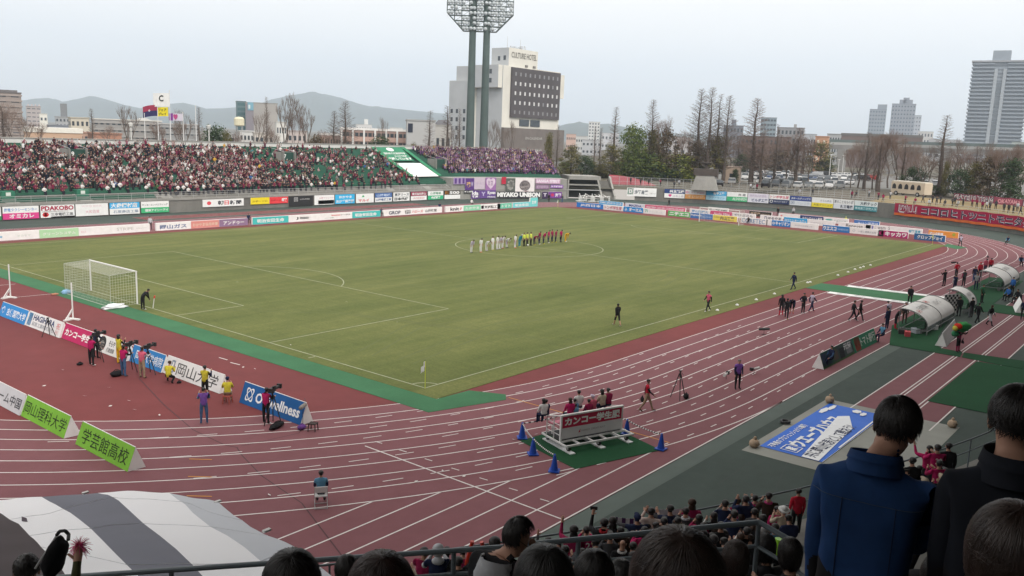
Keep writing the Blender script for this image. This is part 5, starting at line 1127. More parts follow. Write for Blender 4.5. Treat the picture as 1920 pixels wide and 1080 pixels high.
for a in [('spr2','brown bushy bare tree beside the apartment tower at the left edge',26,188,190,62,GL),('con2','thin bare tree at the very left edge of the photo',6,196,180,30,GL),('con2','slim bare tree between the cream apartments and the housing block',173,202,190,16,GL),
    ('spr1','broad dark bare tree just left of the flags',242,194,190,48,GL),('spr1','bare tree behind the purple and white flag',348,202,185,44,GL),('con2','slim bare tree behind the bare flagpole',374,200,190,18,GL),
    ('spr0','wide low bare tree left of the tallest one behind the stand',484,204,175,52,GL),('con2','needle thin bare stem against the beige office side',500,180,185,12,GL),('spr1','tallest bare tree behind the stand with a ball shaped top',533,170,170,54,GL),('spr3','purplish bare tree leaning beside the tallest one',552,200,175,40,GL),('spr1','round bare tree right of the tallest behind the stand',577,191,168,46,GL),
    ('con1','feathery bare tree left of the school pillars',626,206,172,34,GL),('con1','tall feathery bare tree in front of the school',647,188,172,40,GL),('spr0','small ragged bare tree above the school roof',722,216,200,28,GL),('con2','crooked bare stem in front of the pale hall',806,206,185,22,GL),('con2','bare stem right of the crooked one by the hotel wing',838,197,188,26,GL),('con2','bare stem against the grey hotel wing',861,202,190,14,GL),
    ('spr0','rounded bare tree between the poles and the hotel panel',928,220,205,38,GL),('spr0','small bare tree in front of the hotel panel',962,222,210,26,GL),('con2','faint bare stem at the right of the hotel podium',1046,232,215,12,GL),
    ('con2','lone slim bare conifer right of the hotel hill',1153,199,230,22,GR),('con2','short thin bare conifer left of the lone slim one',1127,238,240,14,GR),('con2','thin dark bare conifer beside the white tower block',1116,236,250,12,GR),
    ('con1','bare conifer rising over the tall olive tree',1222,185,215,36,GR),('spr3','brown bare crown beside the olive tree',1243,212,220,44,GR),('con1','leftmost of the four tall bare conifers above the cauldron',1309,165,195,46,GR),('con1','tallest of the four bare conifers above the cauldron',1330,162,192,42,GR),('con2','slimmest of the four bare conifers above the cauldron',1346,175,196,22,GR),('con1','rightmost of the four tall bare conifers above the cauldron',1362,177,194,40,GR),
    ('con3','big lone bare conifer in the middle of the car park edge',1415,183,190,54,GR),('spr2','small twiggy tree left of the big lone conifer',1290,240,215,50,GR),('con2','bare stem left of the grey office block',1458,231,215,16,GR),('con3','brown bare conifer below the lone big one',1432,248,200,34,GR),('spr2','hazy brown bare tree in front of the car rows',1480,246,196,60,GR),('con3','brown bare tree right of the hazy one',1499,238,192,44,GR),('spr3','bare tree beside the round olive tree',1523,250,198,46,GR),
    ('spr0','grey bare tree leftmost of the clump before the long hall',1632,250,185,56,GR),('spr3','tall bare tree in the clump before the long hall',1660,238,182,60,GR),('spr2','bare tree right in the clump before the long hall',1690,240,184,60,GR),('con2','needle shaped tall bare tree between the far towers and the tall tower',1772,214,180,36,GR),('spr0','low bare tree beside the needle shaped one',1752,268,190,40,GR),('spr0','bare tree before the left edge of the tall tower',1806,256,188,50,GR),('spr0','bare tree below the middle of the tall tower',1852,262,186,52,GR),('spr3','bare brown tree at the right edge of the photo',1905,262,180,60,GR),('spr3','brown bare tree below the right edge of the tall tower',1878,270,178,50,GR),('spr2','low twiggy tree left of the viaduct pier',1605,268,200,44,GR)]+[(k,'one of the brown bare trees massed before the viaduct',u,v,D,wp,'brown bare trees massed before the viaduct') for k,u,v,D,wp in (('spr2',1618,258,210,60),('spr0',1646,262,205,60),('spr2',1675,252,215,64),('spr2',1706,262,205,60),('spr0',1728,272,200,56),('spr2',1742,284,190,60),('con3',1655,250,200,36),('con1',1630,246,205,34),('con3',1700,258,200,34),('spr2',1790,282,200,70),('spr2',1822,276,205,66),('con3',1836,272,200,36),('spr2',1862,280,195,70),('spr0',1890,272,195,66),('spr2',1925,276,190,70),('con3',1912,268,195,36))]+[(k,'one of the brown bare trees massed behind the car rows',u,v,D,wp,'brown bare trees massed behind the car rows') for k,u,v,D,wp in (('spr2',1398,262,305,56),('spr2',1440,258,310,60),('con3',1465,252,300,36),('spr2',1485,260,305,60),('con3',1510,256,300,36),('spr2',1530,262,305,56),('spr2',1375,256,300,50),('con3',1388,252,300,34),('spr2',1300,258,240,54),('spr2',1352,268,235,54))]+[(k,'one of the low brown bare trees massed behind the far stand',u,v,D,wp,'low brown bare trees massed behind the far stand') for k,u,v,D,wp in (('spr2',48,214,200,44),('spr2',70,226,210,34),('spr2',205,232,210,40),('spr2',300,226,200,44),('spr2',330,222,205,40),('spr2',450,242,200,30),('spr2',510,236,190,40),('spr2',610,240,200,36),('spr0',850,232,230,34),('spr0',915,238,230,36),('spr0',945,236,232,34))]:
 tree(*a)
for a in [(k,'low %s bush by the fence below the %s' % (w_,lab),u,vt,176,wp,GE_) for k,w_,lab,u,vt,wp in (('dark0','dark','layered tree',1186,316,56),('green0','green','left big green tree',1216,312,60),('dark0','dark','right big green tree',1262,316,60),('green1','yellow green','right edge of the big green trees',1296,314,56),('oli0','olive','ochre shrubs',1140,316,40))]+[('dark0','dark round evergreen behind the flagpoles',402,228,172,72,GE_),('oli0','olive bush right of the dark round evergreen',425,240,170,30,GE_),('dark0','dark dense evergreen in front of the school',715,249,168,58,GE_),('oli0','low olive shrub left of the evergreen at the school',672,266,165,26,GE_),('oli0','low shrub before the pale hall',775,264,168,24,GE_),('oli1','slim olive tree before the hotel podium',1030,243,205,26,GE_),('bro0','brown thicket at the foot of the tallest bare tree',592,250,172,50,GE_),
    ('oli0','olive tree just right of the away block',1074,268,200,48,GE_),('dark0','dark green round shrub behind the stair block',1100,287,195,46,GE_),('oli0','ochre shrub before the dark round one',1112,300,188,48,GE_),('yel0','ochre shrub at the foot of the away block',1062,300,190,40,GE_),('oli0','olive tree with bare lower stem right of the ochre shrub',1148,266,198,50,GE_),('oli0','brownish shrub between stair block and green trees',1130,305,185,36,GE_),
    ('green0','tall dark leaved tree with layered top',1190,226,205,64,GE_),('bro1','tall brown leaved tree right of the layered one',1252,234,208,56,GE_),('oli1','tall olive leaved tree behind the green masses',1226,236,212,52,GE_),('green0','big green tree, left of the two rounded ones by the fence',1212,280,182,96,GE_),('green1','big yellow green tree, right of the two rounded ones by the fence',1276,284,178,104,GE_),('dark0','dark low tree beneath the two big rounded ones',1238,302,180,70,GE_),('green0','mid green shrub at the left foot of the big green tree',1168,298,184,50,GE_),('dark0','dark shrub behind the cauldron base',1308,306,186,40,GE_),
    ('dark1','small dark cone shaped shrub beside the beige hut',1385,316,178,22,GE_),('oli1','olive brown crown behind the four bare conifers',1345,248,215,74,GE_),('dark0','dark green tree behind the beige hut',1395,284,205,44,GE_),('bro0','brown leafless looking thicket behind the hut',1310,262,215,50,GE_),('oli0','round olive tree at the right end of the car rows',1543,262,196,66,GE_),('dark0','dark shrub before the orange beige building',1552,296,205,44,GE_),('bro0','brown thicket behind the car rows',1470,280,215,70,GE_),('bro1','second brown thicket behind the car rows',1425,285,218,60,GE_),
    ('dark0','dark evergreen before the viaduct',1722,308,172,52,GE_),('dark0','dark evergreen clump below the tall tower',1812,312,170,56,GE_),('bro0','brown tree at the right under the viaduct',1868,288,172,66,GE_),('dark1','dark tree at the right edge under the viaduct',1908,294,168,60,GE_),('dark0','dark low hedge bush right of the cream coach',1770,346,166,60,GE_),('oli0','olive tree between the dark clumps',1838,300,180,44,GE_),('oli1','slim olive conifer right of the needle shaped tree',1783,298,178,20,GE_)]:
 tree(*a,name='leafy_tree')
# ------------------------------------------------------------------ car park
def car_mesh(kind,paint):
 mb = MB(); m = mat('car_paint_%s' % paint[0],paint[1],0.3,metal=0.1,spec=0.5); g = M_GLASS; tyre = mat('tyre',(0.02,0.02,0.02),0.9)
 L2,W2 = (2.2,0.84) if kind == 'sedan' else (2.25,0.86)
 prof = {'sedan': [(-2.2,.35),(-2.2,.85),(-1.6,.95),(-1.0,1.4),(0.5,1.43),(1.15,.95),(2.1,.8),(2.2,.4)],
   'van': [(-2.2,.35),(-2.25,1.0),(-2.1,1.75),(0.7,1.8),(1.5,1.1),(2.15,.95),(2.25,.4)],
   'hatch': [(-1.8,.35),(-1.85,.9),(-1.7,1.4),(0.4,1.5),(1.1,1.0),(1.75,.85),(1.8,.4)]}[kind]
 n = len(prof)
 def yw(z): return W2 if z < 1.0 else W2-0.16*(z-1.0)/0.6
 for i in range(n-1):
  (x0,z0),(x1,z1) = prof[i],prof[i+1]; wnd = (min(z0,z1) >= 0.9 and abs(z1-z0) > 0.3)
  mb.face([(x0,-yw(z0),z0),(x0,yw(z0),z0),(x1,yw(z1),z1),(x1,-yw(z1),z1)],g if wnd else m)
 for s in (-1,1): mb.face([(x,s*yw(z),z) for x,z in prof],m)
 mb.face([(prof[0][0],-W2,.35),(prof[-1][0],-W2,.4),(prof[-1][0],W2,.4),(prof[0][0],W2,.35)],tyre)
 top = max(z for x,z in prof)
 for s in (-1,1):
  xs = [x for x,z in prof if z > 1.05]; x0,x1 = min(xs),max(xs)
  for a,b in ((x0+0.12,(x0+x1)/2-0.05),((x0+x1)/2+0.05,x1+0.25)):
   mb.face([(a,s*(yw(1.05)+0.004),1.02),(b+0.1,s*(yw(1.05)+0.004),1.02),(b-0.1,s*(yw(top-.1)+0.006),top-.12),(a+0.05,s*(yw(top-.1)+0.006),top-.12)],g)
 mb.box((prof[-1][0]-0.02,-0.7,0.62),(prof[-1][0]+0.03,-0.45,0.78),cmat((0.7,0.7,0.66))); mb.box((prof[-1][0]-0.02,0.45,0.62),(prof[-1][0]+0.03,0.7,0.78),cmat((0.7,0.7,0.66)))
 return mb.mesh('body')
wmb = MB(); wmb.tube((0,-0.11,0),(0,0.11,0),0.31,0.31,mat('tyre',(0.02,0.02,0.02),0.9),12); wmb.tube((0,-0.115,0),(0,0.115,0),0.17,0.17,cmat((0.4,0.4,0.4)),8); WME = wmb.mesh('wheel')
PAINTS = [('white',(0.66,0.66,0.66)),('silver',(0.34,0.35,0.36)),('black',(0.015,0.015,0.018)),('blue',(0.03,0.06,0.14)),('red',(0.35,0.02,0.02)),('grey',(0.16,0.165,0.17))]
CM = {}
rc = random.Random(17)
def car(u,v,heading,kind,pk):
 q = G(u,v,LANDZ+0.12)
 if (kind,pk) not in CM: CM[(kind,pk)] = car_mesh(kind,PAINTS[pk])
 word = {'sedan': 'saloon','van': 'van','hatch': 'hatchback'}[kind]
 t = thing('parked_car','%s %s parked in the car park beyond the far bend' % (PAINTS[pk][0],word),'car',(q.x,q.y,LANDZ+0.12),heading,'cars in the car park: %s %s' % (PAINTS[pk][0],word))
 link('body',CM[(kind,pk)],t); wb = 1.35 if kind != 'hatch' else 1.1
 for sx in (-1,1):
  for sy in (-1,1): link('wheel',WME,t,(sx*wb,sy*0.76,0.31))
cars = []
for v,us,hd in ((330,range(1404,1480,8),0.35),(337,range(1396,1592,11),0.35),(344.5,range(1412,1596,14),0.30),(352,range(1436,1592,20),0.28),(331,range(1530,1625,14),1.9),(338,range(1594,1640,12),1.9),(346,(1730,1752,1774),0.4)):
 for u in us:
  if rc.random() < 0.06: continue
  car(u+rc.uniform(-2,2),v+(u-1500)*0.008+rc.uniform(-.5,.5),hd+rc.uniform(-0.06,0.06)+(math.pi if rc.random() < 0.4 else 0),rc.choice(('sedan','van','van','hatch')),rc.choices(range(6),(46,20,16,5,3,10))[0])
car(1372,345,0.4,'hatch',1); car(1348,349,0.5,'sedan',2)
# cream coach with arched dark windows
q = G(1712,367,LANDZ); t = thing('coach','cream coach with arched dark windows behind bare trees at the right','coach',(q.x-2,q.y,LANDZ),math.atan2(-1,-0.45))
mb = MB(); cm_ = mat('cream_paint',(0.56,0.47,0.36),0.5,var=0.08,scale=0.5); mb.box((-4.2,-1.2,0.5),(4.2,1.2,2.9),cm_); mb.box((-4.1,-1.1,2.9),(4.1,1.1,3.1),cmat((0.62,0.58,0.5))); mb.build('body',t)
for i in range(5):
 mb = MB(); x = -3.4+1.55*i; P = [(x+0.5*math.cos(a_),-1.23,1.75+0.75*max(0,math.sin(a_))) for a_ in [math.pi*k/8 for k in range(9)]]; mb.face([(x-0.5,-1.23,1.4),(x+0.5,-1.23,1.4)]+P,cmat((0.03,0.03,0.03))); mb.build('window',t)
for sx in (-2.8,2.6):
 for sy in (-1.1,1.1): o = link('wheel',WME,t,(sx,sy,0.48)); o.scale = (1.5,1.5,1.5)
# beige hut, cauldron on its base, stair block, fence, slope
q = G(1376,350,LANDZ); D_ = (Vector((q.x,q.y))-Vector((CAM.x,CAM.y))).dot(Vector((_f.x,_f.y)).normalized()); b = bld('hut','small beige hut with a flat roof behind the cauldron',1366,1392,314,215,(0.54,0.42,0.33),1,1,4,(0.5,0.4,0.34),0.4,0.25,parapet=0.15)
c = C2(1329,192)
t = thing('cauldron','concrete cauldron stand, a tapered block with a dark stemmed bowl on top','monument',(c.x,c.y,3.7),face_of(c))
zt = ZV(1329,330,192)-3.7; mb = MB(); wb_,wt_ = 50*192/FPX/2,34*192/FPX/2
B = [(-wb_,-1.6,-0.6),(wb_,-1.6,-0.6),(wb_,1.6,-0.6),(-wb_,1.6,-0.6)]; T = [(-wt_,-1.1,zt),(wt_,-1.1,zt),(wt_,1.1,zt),(-wt_,1.1,zt)]
for i in range(4): mb.face([B[i],B[(i+1) % 4],T[(i+1) % 4],T[i]],M_CONC)
mb.face(T,M_CONC); mb.build('base',t)
mb = MB(); dk = mat('dark_bronze',(0.075,0.062,0.055),0.6,var=0.15,scale=1); mb.box((-wt_*1.3,-1.2,zt+0.02),(wt_*1.3,1.2,zt+1.5),dk); mb.build('plinth',t)
mb = MB(); mb.lathe([(0.5,zt+1.5),(0.38,zt+1.9),(0.42,zt+2.4),(1.3,zt+2.75),(1.35,zt+2.95),(0.2,zt+2.9)],dk,14); mb.build('bowl',t)
c = PR(1100,374,60); ang = math.atan2(c.y-34,c.x-RC.x)-math.pi/2
t = thing('stair_block','grey concrete gateway and open stair between the away block and the far bend','stairs',(c.x,c.y,0),ang)
mb = MB(); lo,hi = -4.5,3.2
mb.box((lo,0.4,0),(lo+0.35,8,5.1),M_CONC); mb.box((lo,0.4,4.3),(hi,8,5.1),M_CONC); mb.box((lo+0.35,5.0,0),(hi,5.3,4.3),mat('dark_opening',(0.08,0.085,0.085),0.9)); mb.box((lo+.35,0.42,3.0),(hi,0.7,3.3),M_CONC); mb.box((lo+.35,0.42,1.9),(hi,0.6,2.1),M_STEEL); mb.build('gateway',t)
for x0 in (3.21,6.3):
 mb = MB(); P = [(-0.3,0),(5.1,0),(5.1,0.9),(0.2,5.1),(-0.3,5.1)]
 A = [(x0,4.9-y,z) for y,z in P]; Bq = [(x0+0.4,4.9-y,z) for y,z in P]; mb.face(A,M_CONC); mb.face(Bq,M_CONC)
 for i in range(5): mb.face([A[i],A[(i+1) % 5],Bq[(i+1) % 5],Bq[i]],M_CONC)
 mb.build('side_wall',t)
mb = MB()
for i in range(14): mb.box((3.62,4.6-0.36*i,0),(6.29,4.96-0.36*i,4.0-0.28*i),M_CONCD)
mb.build('steps',t)
# stacked white hurdles and frames before the gateway
rh = random.Random(4)
for i in range(7):
 q = G(1090+i*7.5,377+i*0.3,0); t = thing('hurdle_rack','white tubular rack of stacked hurdles before the concrete gateway','rack',(q.x,q.y,0),rh.uniform(0,3),'white racks before the concrete gateway'); mb = MB(); wm_ = cmat((0.74,0.74,0.72))
 for k in range(3):
  y = 0.25*k; mb.path([(-0.8,y,0),(-0.8,y,1.1+0.25*rh.random()),(0.8,y,1.1),(0.8,y,0)],0.05,wm_,5); mb.path([(-0.8,y,0),(-0.8,y+0.7,0.05)],0.05,wm_,4); mb.path([(0.8,y,0),(0.8,y+0.7,0.05)],0.05,wm_,4)
 mb.path([(-0.9,0.2,0.7),(0.9,0.4,1.6)],0.06,wm_,5); mb.build('frame',t)
mb = MB(); P = []
q0 = PR(1150,372,61.5)
t = thing('fence','grey wire fence on posts along the top of the far bend','fence',(0,0,0)); fe = []
for i in range(34):
 u = 1145+i*15.0; q = PR(min(u,2050),360,67.0); fe.append(q)
for q in fe: mb = MB(); mb.tube((q.x,q.y,2.6),(q.x,q.y,5.0),0.05,0.05,M_STEEL,5); mb.build('post',t)
mb = MB()
for z in (2.9,3.9,4.95): mb.path([(q.x,q.y,z) for q in fe],0.025,M_STEEL,4)
for a,b in zip(fe,fe[1:]):
 for k in range(8): p0 = a.lerp(b,k/8); p1 = a.lerp(b,(k+1)/8); mb.tube((p0.x,p0.y,2.9),(p1.x,p1.y,4.95),0.007,0.007,M_STEEL,3,False); mb.tube((p0.x,p0.y,4.95),(p1.x,p1.y,2.9),0.007,0.007,M_STEEL,3,False)
mb.build('mesh_panel',t)
mb = MB(); a = PR(1142,360,70); b_ = PR(1240,360,70)
pts = [a.lerp(b_,i/12) for i in range(13)]
mb.grid([[(p.x,p.y,2.6) for p in pts],[(p.x+0.5,p.y+0.5,2.6+2.6*(1-(i/12)**2)) for i,p in enumerate(pts)],[(p.x+3,p.y+3,2.6) for i,p in enumerate(pts)]],mat('red_slope_surface',(0.34,0.075,0.095),0.85,var=0.1,scale=0.4)); o = mb.build('red_ramp'); tag(o,'red surfaced ramp behind the wire fence right of the stair block','ramp')
# wall of the far bend
t = thing('retaining_wall','low concrete retaining wall round the far bend under the boards','wall',(0,0,0)); mb = MB()
A0 = A_END-0.27; ps = [(RC.x+WR*math.cos(a_),34+WR*math.sin(a_)) for a_ in [A0+(-math.pi/2-A0)*i/60 for i in range(61)]]
mb.grid([[(x,y,z) for x,y in ps] for z in (0,2.95)],M_CONCD); ps2 = [(RC.x+(WR+0.4)*(x-RC.x)/WR,34+(WR+0.4)*(y-34)/WR) for x,y in ps]; mb.grid([[(x,y,2.95) for x,y in ps],[(x,y,2.95) for x,y in ps2]],M_CONC); mb.build('wall',t)
mb = MB(); mb.path([(x,y,3.75) for x,y in ps2],0.03,M_STEEL,4); mb.path([(x,y,3.35) for x,y in ps2],0.02,M_STEEL,4)
for x,y in ps2[::1]: mb.tube((x,y,2.95),(x,y,3.75),0.03,0.03,M_STEEL,4)
mb.build('railing',t)
lg = MB(); rows = []
for Rr,z in ((WR+0.4,2.94),(64,3.3),(68,3.9),(72,3.96)):
 rows.append([(RC.x+Rr*math.cos(a_),34+Rr*math.sin(a_),z) for a_ in [-0.17+(-math.pi/2+0.17)*i/40 for i in range(41)]])
lg.grid(rows,multi_noise('dry_lawn',(0.25,0.20,0.115),[(0.15,(1,1,1),0,(0.75,0.8,0.8),(1.1,1.05,1.0)),(3,(1,1,1),0,(0.9,)*3,(1.08,)*3)],0.95)); struct(lg.build('lawn_bank'))
pk = MB(); rows = []
for Rr in (98,150,215): rows.append([(RC.x+Rr*math.cos(a_),34+Rr*math.sin(a_),LANDZ+0.115) for a_ in [0.75+(-0.9-0.75)*i/40 for i in range(41)]])
pk.grid(rows,mat('car_park_asphalt',(0.15,0.15,0.145),0.9,var=0.1,scale=0.1)); struct(pk.build('car_park'))
# ------------------------------------------------------------------ people: one continuous skinned body per pose
def rotx(v,a,piv):   # bend forwards (towards +Y) by a about piv
 d = v-piv; c,s = math.cos(a),math.sin(a); return piv+Vector((d.x,d.y*c+d.z*s,-d.y*s+d.z*c))
def skeleton(p):
 """p: hip flex (l, r), knee (l, r), bend, head nod, arms ((fwd, out, elbow) x2), sit height; front is +Y"""
 J = {}; hz = 0.93
 J['pelvis'] = Vector((0,0,hz+0.03)); J['waist'] = Vector((0,0.0,hz+0.17)); J['chest'] = Vector((0,0.0,hz+0.36)); J['neck'] = Vector((0,-0.01,hz+0.53))
 J['chin'] = Vector((0,0.035,hz+0.615)); J['face'] = Vector((0,0.03,hz+0.69)); J['crown'] = Vector((0,0.0,hz+0.765))
 nod = p.get('nod',0)
 for k in ('chin','face','crown'): J[k] = rotx(J[k],nod,J['neck'])
 J['nose'] = rotx(Vector((0,0.135,hz+0.665)),nod,J['neck'])
 for i,s in enumerate((-1,1)):
  f,o,e = p.get('arms',((0.05,0.12,0.2),)*2)[i]
  sh = Vector((s*0.185,-0.01,hz+0.47)); sh.z -= p.get('drop',0); J['sh%d' % i] = sh
  d = Vector((s*math.sin(o),math.sin(f)*math.cos(o),-math.cos(f)*math.cos(o)))
  el = sh+d*0.29; J['el%d' % i] = el
  up = f+e; ins = p.get('ins',0.25)
  d2 = Vector((s*math.sin(o)*0.5-s*ins*min(1,e),math.sin(up),-math.cos(up))).normalized()
  J['wr%d' % i] = el+d2*0.25; J['ha%d' % i] = el+d2*0.33; J['ft%d' % i] = el+d2*0.40
 b = p.get('bend',0)
 if b:
  for k in list(J):
   if k != 'pelvis': J[k] = rotx(J[k],b*(0.55 if k == 'waist' else 1.0),J['pelvis'])
 if p.get('turn'):
  M = Matrix.Rotation(p['turn'],3,'Z')
  for k in ('chin','face','crown','nose'): 
   n = J['neck']; J[k] = n+M @ (J[k]-n)
 low = 0
 for i,s in enumerate((-1,1)):
  hf = p.get('hips',(0,0))[i]; kn = p.get('knees',(0,0))[i]; sp = p.get('spread',0.0)
  hp = Vector((s*0.095,0,hz-0.01)); J['hp%d' % i] = hp
  d = Vector((s*sp,math.sin(hf),-math.cos(hf))).normalized(); k_ = hp+d*0.43; J['kn%d' % i] = k_
  a2 = hf-kn; d2 = Vector((s*sp*0.3,math.sin(a2),-math.cos(a2))).normalized(); an = k_+d2*0.41; J['an%d' % i] = an
  fa = p.get('feet',0.0); J['to%d' % i] = an+Vector((s*0.03,0.17,-0.045 if abs(a2) < 0.5 else -0.05+0.1*a2)); J['hl%d' % i] = an+Vector((0,-0.035,-0.035))
  low = min(low,an.z-0.085) if i else an.z-0.085
 drop = low if p.get('ground',True) else 0
 for k in J: J[k].z -= drop
 return J
BONES = [('pelvis','waist'),('waist','chest'),('chest','neck'),('neck','chin'),('chin','face'),('face','crown')]
for i in '01': BONES += [('chest','sh'+i),('sh'+i,'el'+i),('el'+i,'wr'+i),('wr'+i,'ha'+i),('ha'+i,'ft'+i),('pelvis','hp'+i),('hp'+i,'kn'+i),('kn'+i,'an'+i),('an'+i,'to'+i),('an'+i,'hl'+i)]
RAD = {'pelvis': (.165,.125),'waist': (.150,.115),'chest': (.165,.125),'neck': (.058,.058),'chin': (.066,.072),'face': (.082,.096),'crown': (.062,.072)}
for i in '01': RAD.update({'sh'+i: (.076,.076),'el'+i: (.052,.052),'wr'+i: (.036,.036),'ha'+i: (.044,.030),'ft'+i: (.030,.018),'hp'+i: (.098,.098),'kn'+i: (.066,.066),'an'+i: (.047,.047),'to'+i: (.040,.030),'hl'+i: (.042,.036)})
SLOT = {}
for a,b in BONES:
 k = (a,b); t = b.rstrip('01')
 SLOT[k] = {'waist': 2,'chest': 2,'neck': 2,'chin': 0,'face': 0,'crown': 0,'sh': 2,'el': 3,'wr': 4,'ha': 0,'ft': 0,'hp': 5,'kn': 5,'an': 6,'to': 7,'hl': 7}[t]
_bod = {}
def body_mesh(key,pose,hair='short',fat=1.0,sub=1,fingers=False,bulk=1.0):
 k = (key,hair,fat,sub,fingers,bulk)
 if k in _bod: return _bod[k]
 J = skeleton(pose); names = list(J); names = [n for n in names if n != 'nose']; idx = {n: i for i,n in enumerate(names)}
 me = bpy.data.meshes.new('skel'); me.from_pydata([tuple(J[n]) for n in names],[(idx[a],idx[b]) for a,b in BONES],[])
 ob = bpy.data.objects.new('skel',me); COL.objects.link(ob)
 md = ob.modifiers.new('s','SKIN'); md.use_smooth_shade = True; md.branch_smoothing = 0.3
 for n in names:
  v = me.skin_vertices[0].data[idx[n]]; r = RAD[n]; f = fat if n in ('pelvis','waist','chest') else 1.0; bk = bulk if n[:2] in ('sh','el','hp','kn') or n in ('pelvis','waist','chest') else 1.0
  v.radius = (r[0]*f*bk*0.93,r[1]*f*bk*0.93); v.use_root = (n == 'pelvis')
 sb = ob.modifiers.new('u','SUBSURF'); sb.levels = sub; sb.render_levels = sub
 dg = bpy.context.evaluated_depsgraph_get(); dg.update(); ev = ob.evaluated_get(dg)
 out = bpy.data.meshes.new_from_object(ev); bpy.data.objects.remove(ob); bpy.data.meshes.remove(me)
 for i in range(8): out.materials.append(None)
 seg_ = [(J[a],J[b],SLOT[(a,b)],(RAD[a][0]+RAD[b][0])/2) for a,b in BONES]
 hd = (J['crown']-J['chin']).normalized(); fw = (J['nose']-J['face']); fw = (fw-hd*fw.dot(hd)).normalized()
 ms = []
 for p in out.polygons:
  c = p.center; best = (9,0)
  for a,b,s,r in seg_:
   d = b-a; t = max(0,min(1,(c-a).dot(d)/max(d.length_squared,1e-9))); q = (c-(a+d*t)).length/ r
   if q < best[0]: best = (q,s)
  s = best[1]
  if s == 2 and c.z > J['neck'].z+0.012 and math.hypot(c.x-J['neck'].x,c.y-J['neck'].y) < 0.078: s = 0
  if s == 0 and (c-J['face']).length < 0.17 and hair != 'bald':
   h = (c-J['face']).dot(hd); f = (c-J['face']).dot(fw)
   if (h > 0.045 and f < 0.075) or f < -0.005 and h > -0.06: s = 1
   if hair == 'long' and f < 0.02: s = 1
  ms.append(s)
 out.polygons.foreach_set('material_index',ms); out.polygons.foreach_set('use_smooth',[True]*len(ms)); out.name = 'person'
 bm = bmesh.new(); bm.from_mesh(out)
 def add(fn,slot):
  b0 = len(bm.faces); fn(); bm.faces.ensure_lookup_table()
  for f in bm.faces[b0:]: f.material_index = slot; f.smooth = True
 def ell(c,r,slot,n=8,axis=None):
  def fn():
   M = Matrix.Translation(c) @ (axis.to_4x4() if axis else Matrix()) @ Matrix.Diagonal((*r,1)); bmesh.ops.create_uvsphere(bm,u_segments=n,v_segments=max(5,n//2+1),radius=1,matrix=M)
  add(fn,slot)
 rt_ = fw.cross(hd); AX = Matrix((rt_,fw,hd)).transposed()
 ell(J['face']+fw*0.085-hd*0.005,(0.016,0.022,0.028),0,6,AX)
 for s in (-1,1): ell(J['face']+rt_*s*0.083-fw*0.012-hd*0.01,(0.012,0.022,0.034),0,6,AX)
 if hair == 'long':
  ell(J['chin']-fw*0.065-hd*0.03,(0.095,0.05,0.15),1,10,AX); ell(J['face']-fw*0.015+hd*0.035,(0.102,0.108,0.09),1,12,AX)
 elif hair == 'short': ell(J['face']-fw*0.02+hd*0.042,(0.094,0.104,0.072),1,12,AX)
 elif hair == 'cap': ell(J['face']-fw*0.012+hd*0.045,(0.098,0.108,0.072),1,12,AX); ell(J['face']+fw*0.10+hd*0.055,(0.07,0.075,0.010),1,10,AX)
 elif hair == 'hat': ell(J['face']+hd*0.055,(0.100,0.105,0.075),1,12,AX); ell(J['face']+hd*0.03,(0.16,0.165,0.014),1,14,AX)
 elif hair == 'hood': ell(J['face']-fw*0.025+hd*0.01,(0.118,0.118,0.135),1,12,AX); ell(J['neck']-fw*0.05,(0.12,0.09,0.07),1,10,AX)
 if fingers:
  for i,s in enumerate((-1,1)):
   w_,h_,f_ = J['wr%d' % i],J['ha%d' % i],J['ft%d' % i]; d = (f_-w_).normalized(); sd_ = d.cross(Vector((0,1,0))); sd_ = sd_.normalized() if sd_.length > 0.1 else Vector((1,0,0)); nrm = sd_.cross(d)
   for k in range(4):
    r0 = h_+sd_*(0.013*(k-1.5)*1.35)+d*0.025; L_ = (0.070,0.080,0.075,0.058)[k]; m_ = r0+d*L_*0.55+nrm*0.004; e_ = m_+d*L_*0.45+nrm*0.016
    for a,b_,r in ((r0,m_,0.0105),(m_,e_,0.0095)):
     def fn(a=a,b_=b_,r=r):
      q = (b_-a).to_track_quat('Z','Y'); bmesh.ops.create_cone(bm,cap_ends=True,segments=6,radius1=r,radius2=r*0.85,depth=(b_-a).length+0.008,matrix=Matrix.Translation((a+b_)/2) @ q.to_matrix().to_4x4())
     add(fn,0)
   a = h_-d*0.03-sd_*s*-0.028; b_ = a+(d*0.6+sd_*s*0.75*-1*-1).normalized()*0.062
   def fn(a=a,b_=b_):
    q = (b_-a).to_track_quat('Z','Y'); bmesh.ops.create_cone(bm,cap_ends=True,segments=6,radius1=0.013,radius2=0.010,depth=(b_-a).length,matrix=Matrix.Translation((a+b_)/2) @ q.to_matrix().to_4x4())
   add(fn,0)
 bm.to_mesh(out); bm.free(); _bod[k] = out; return out
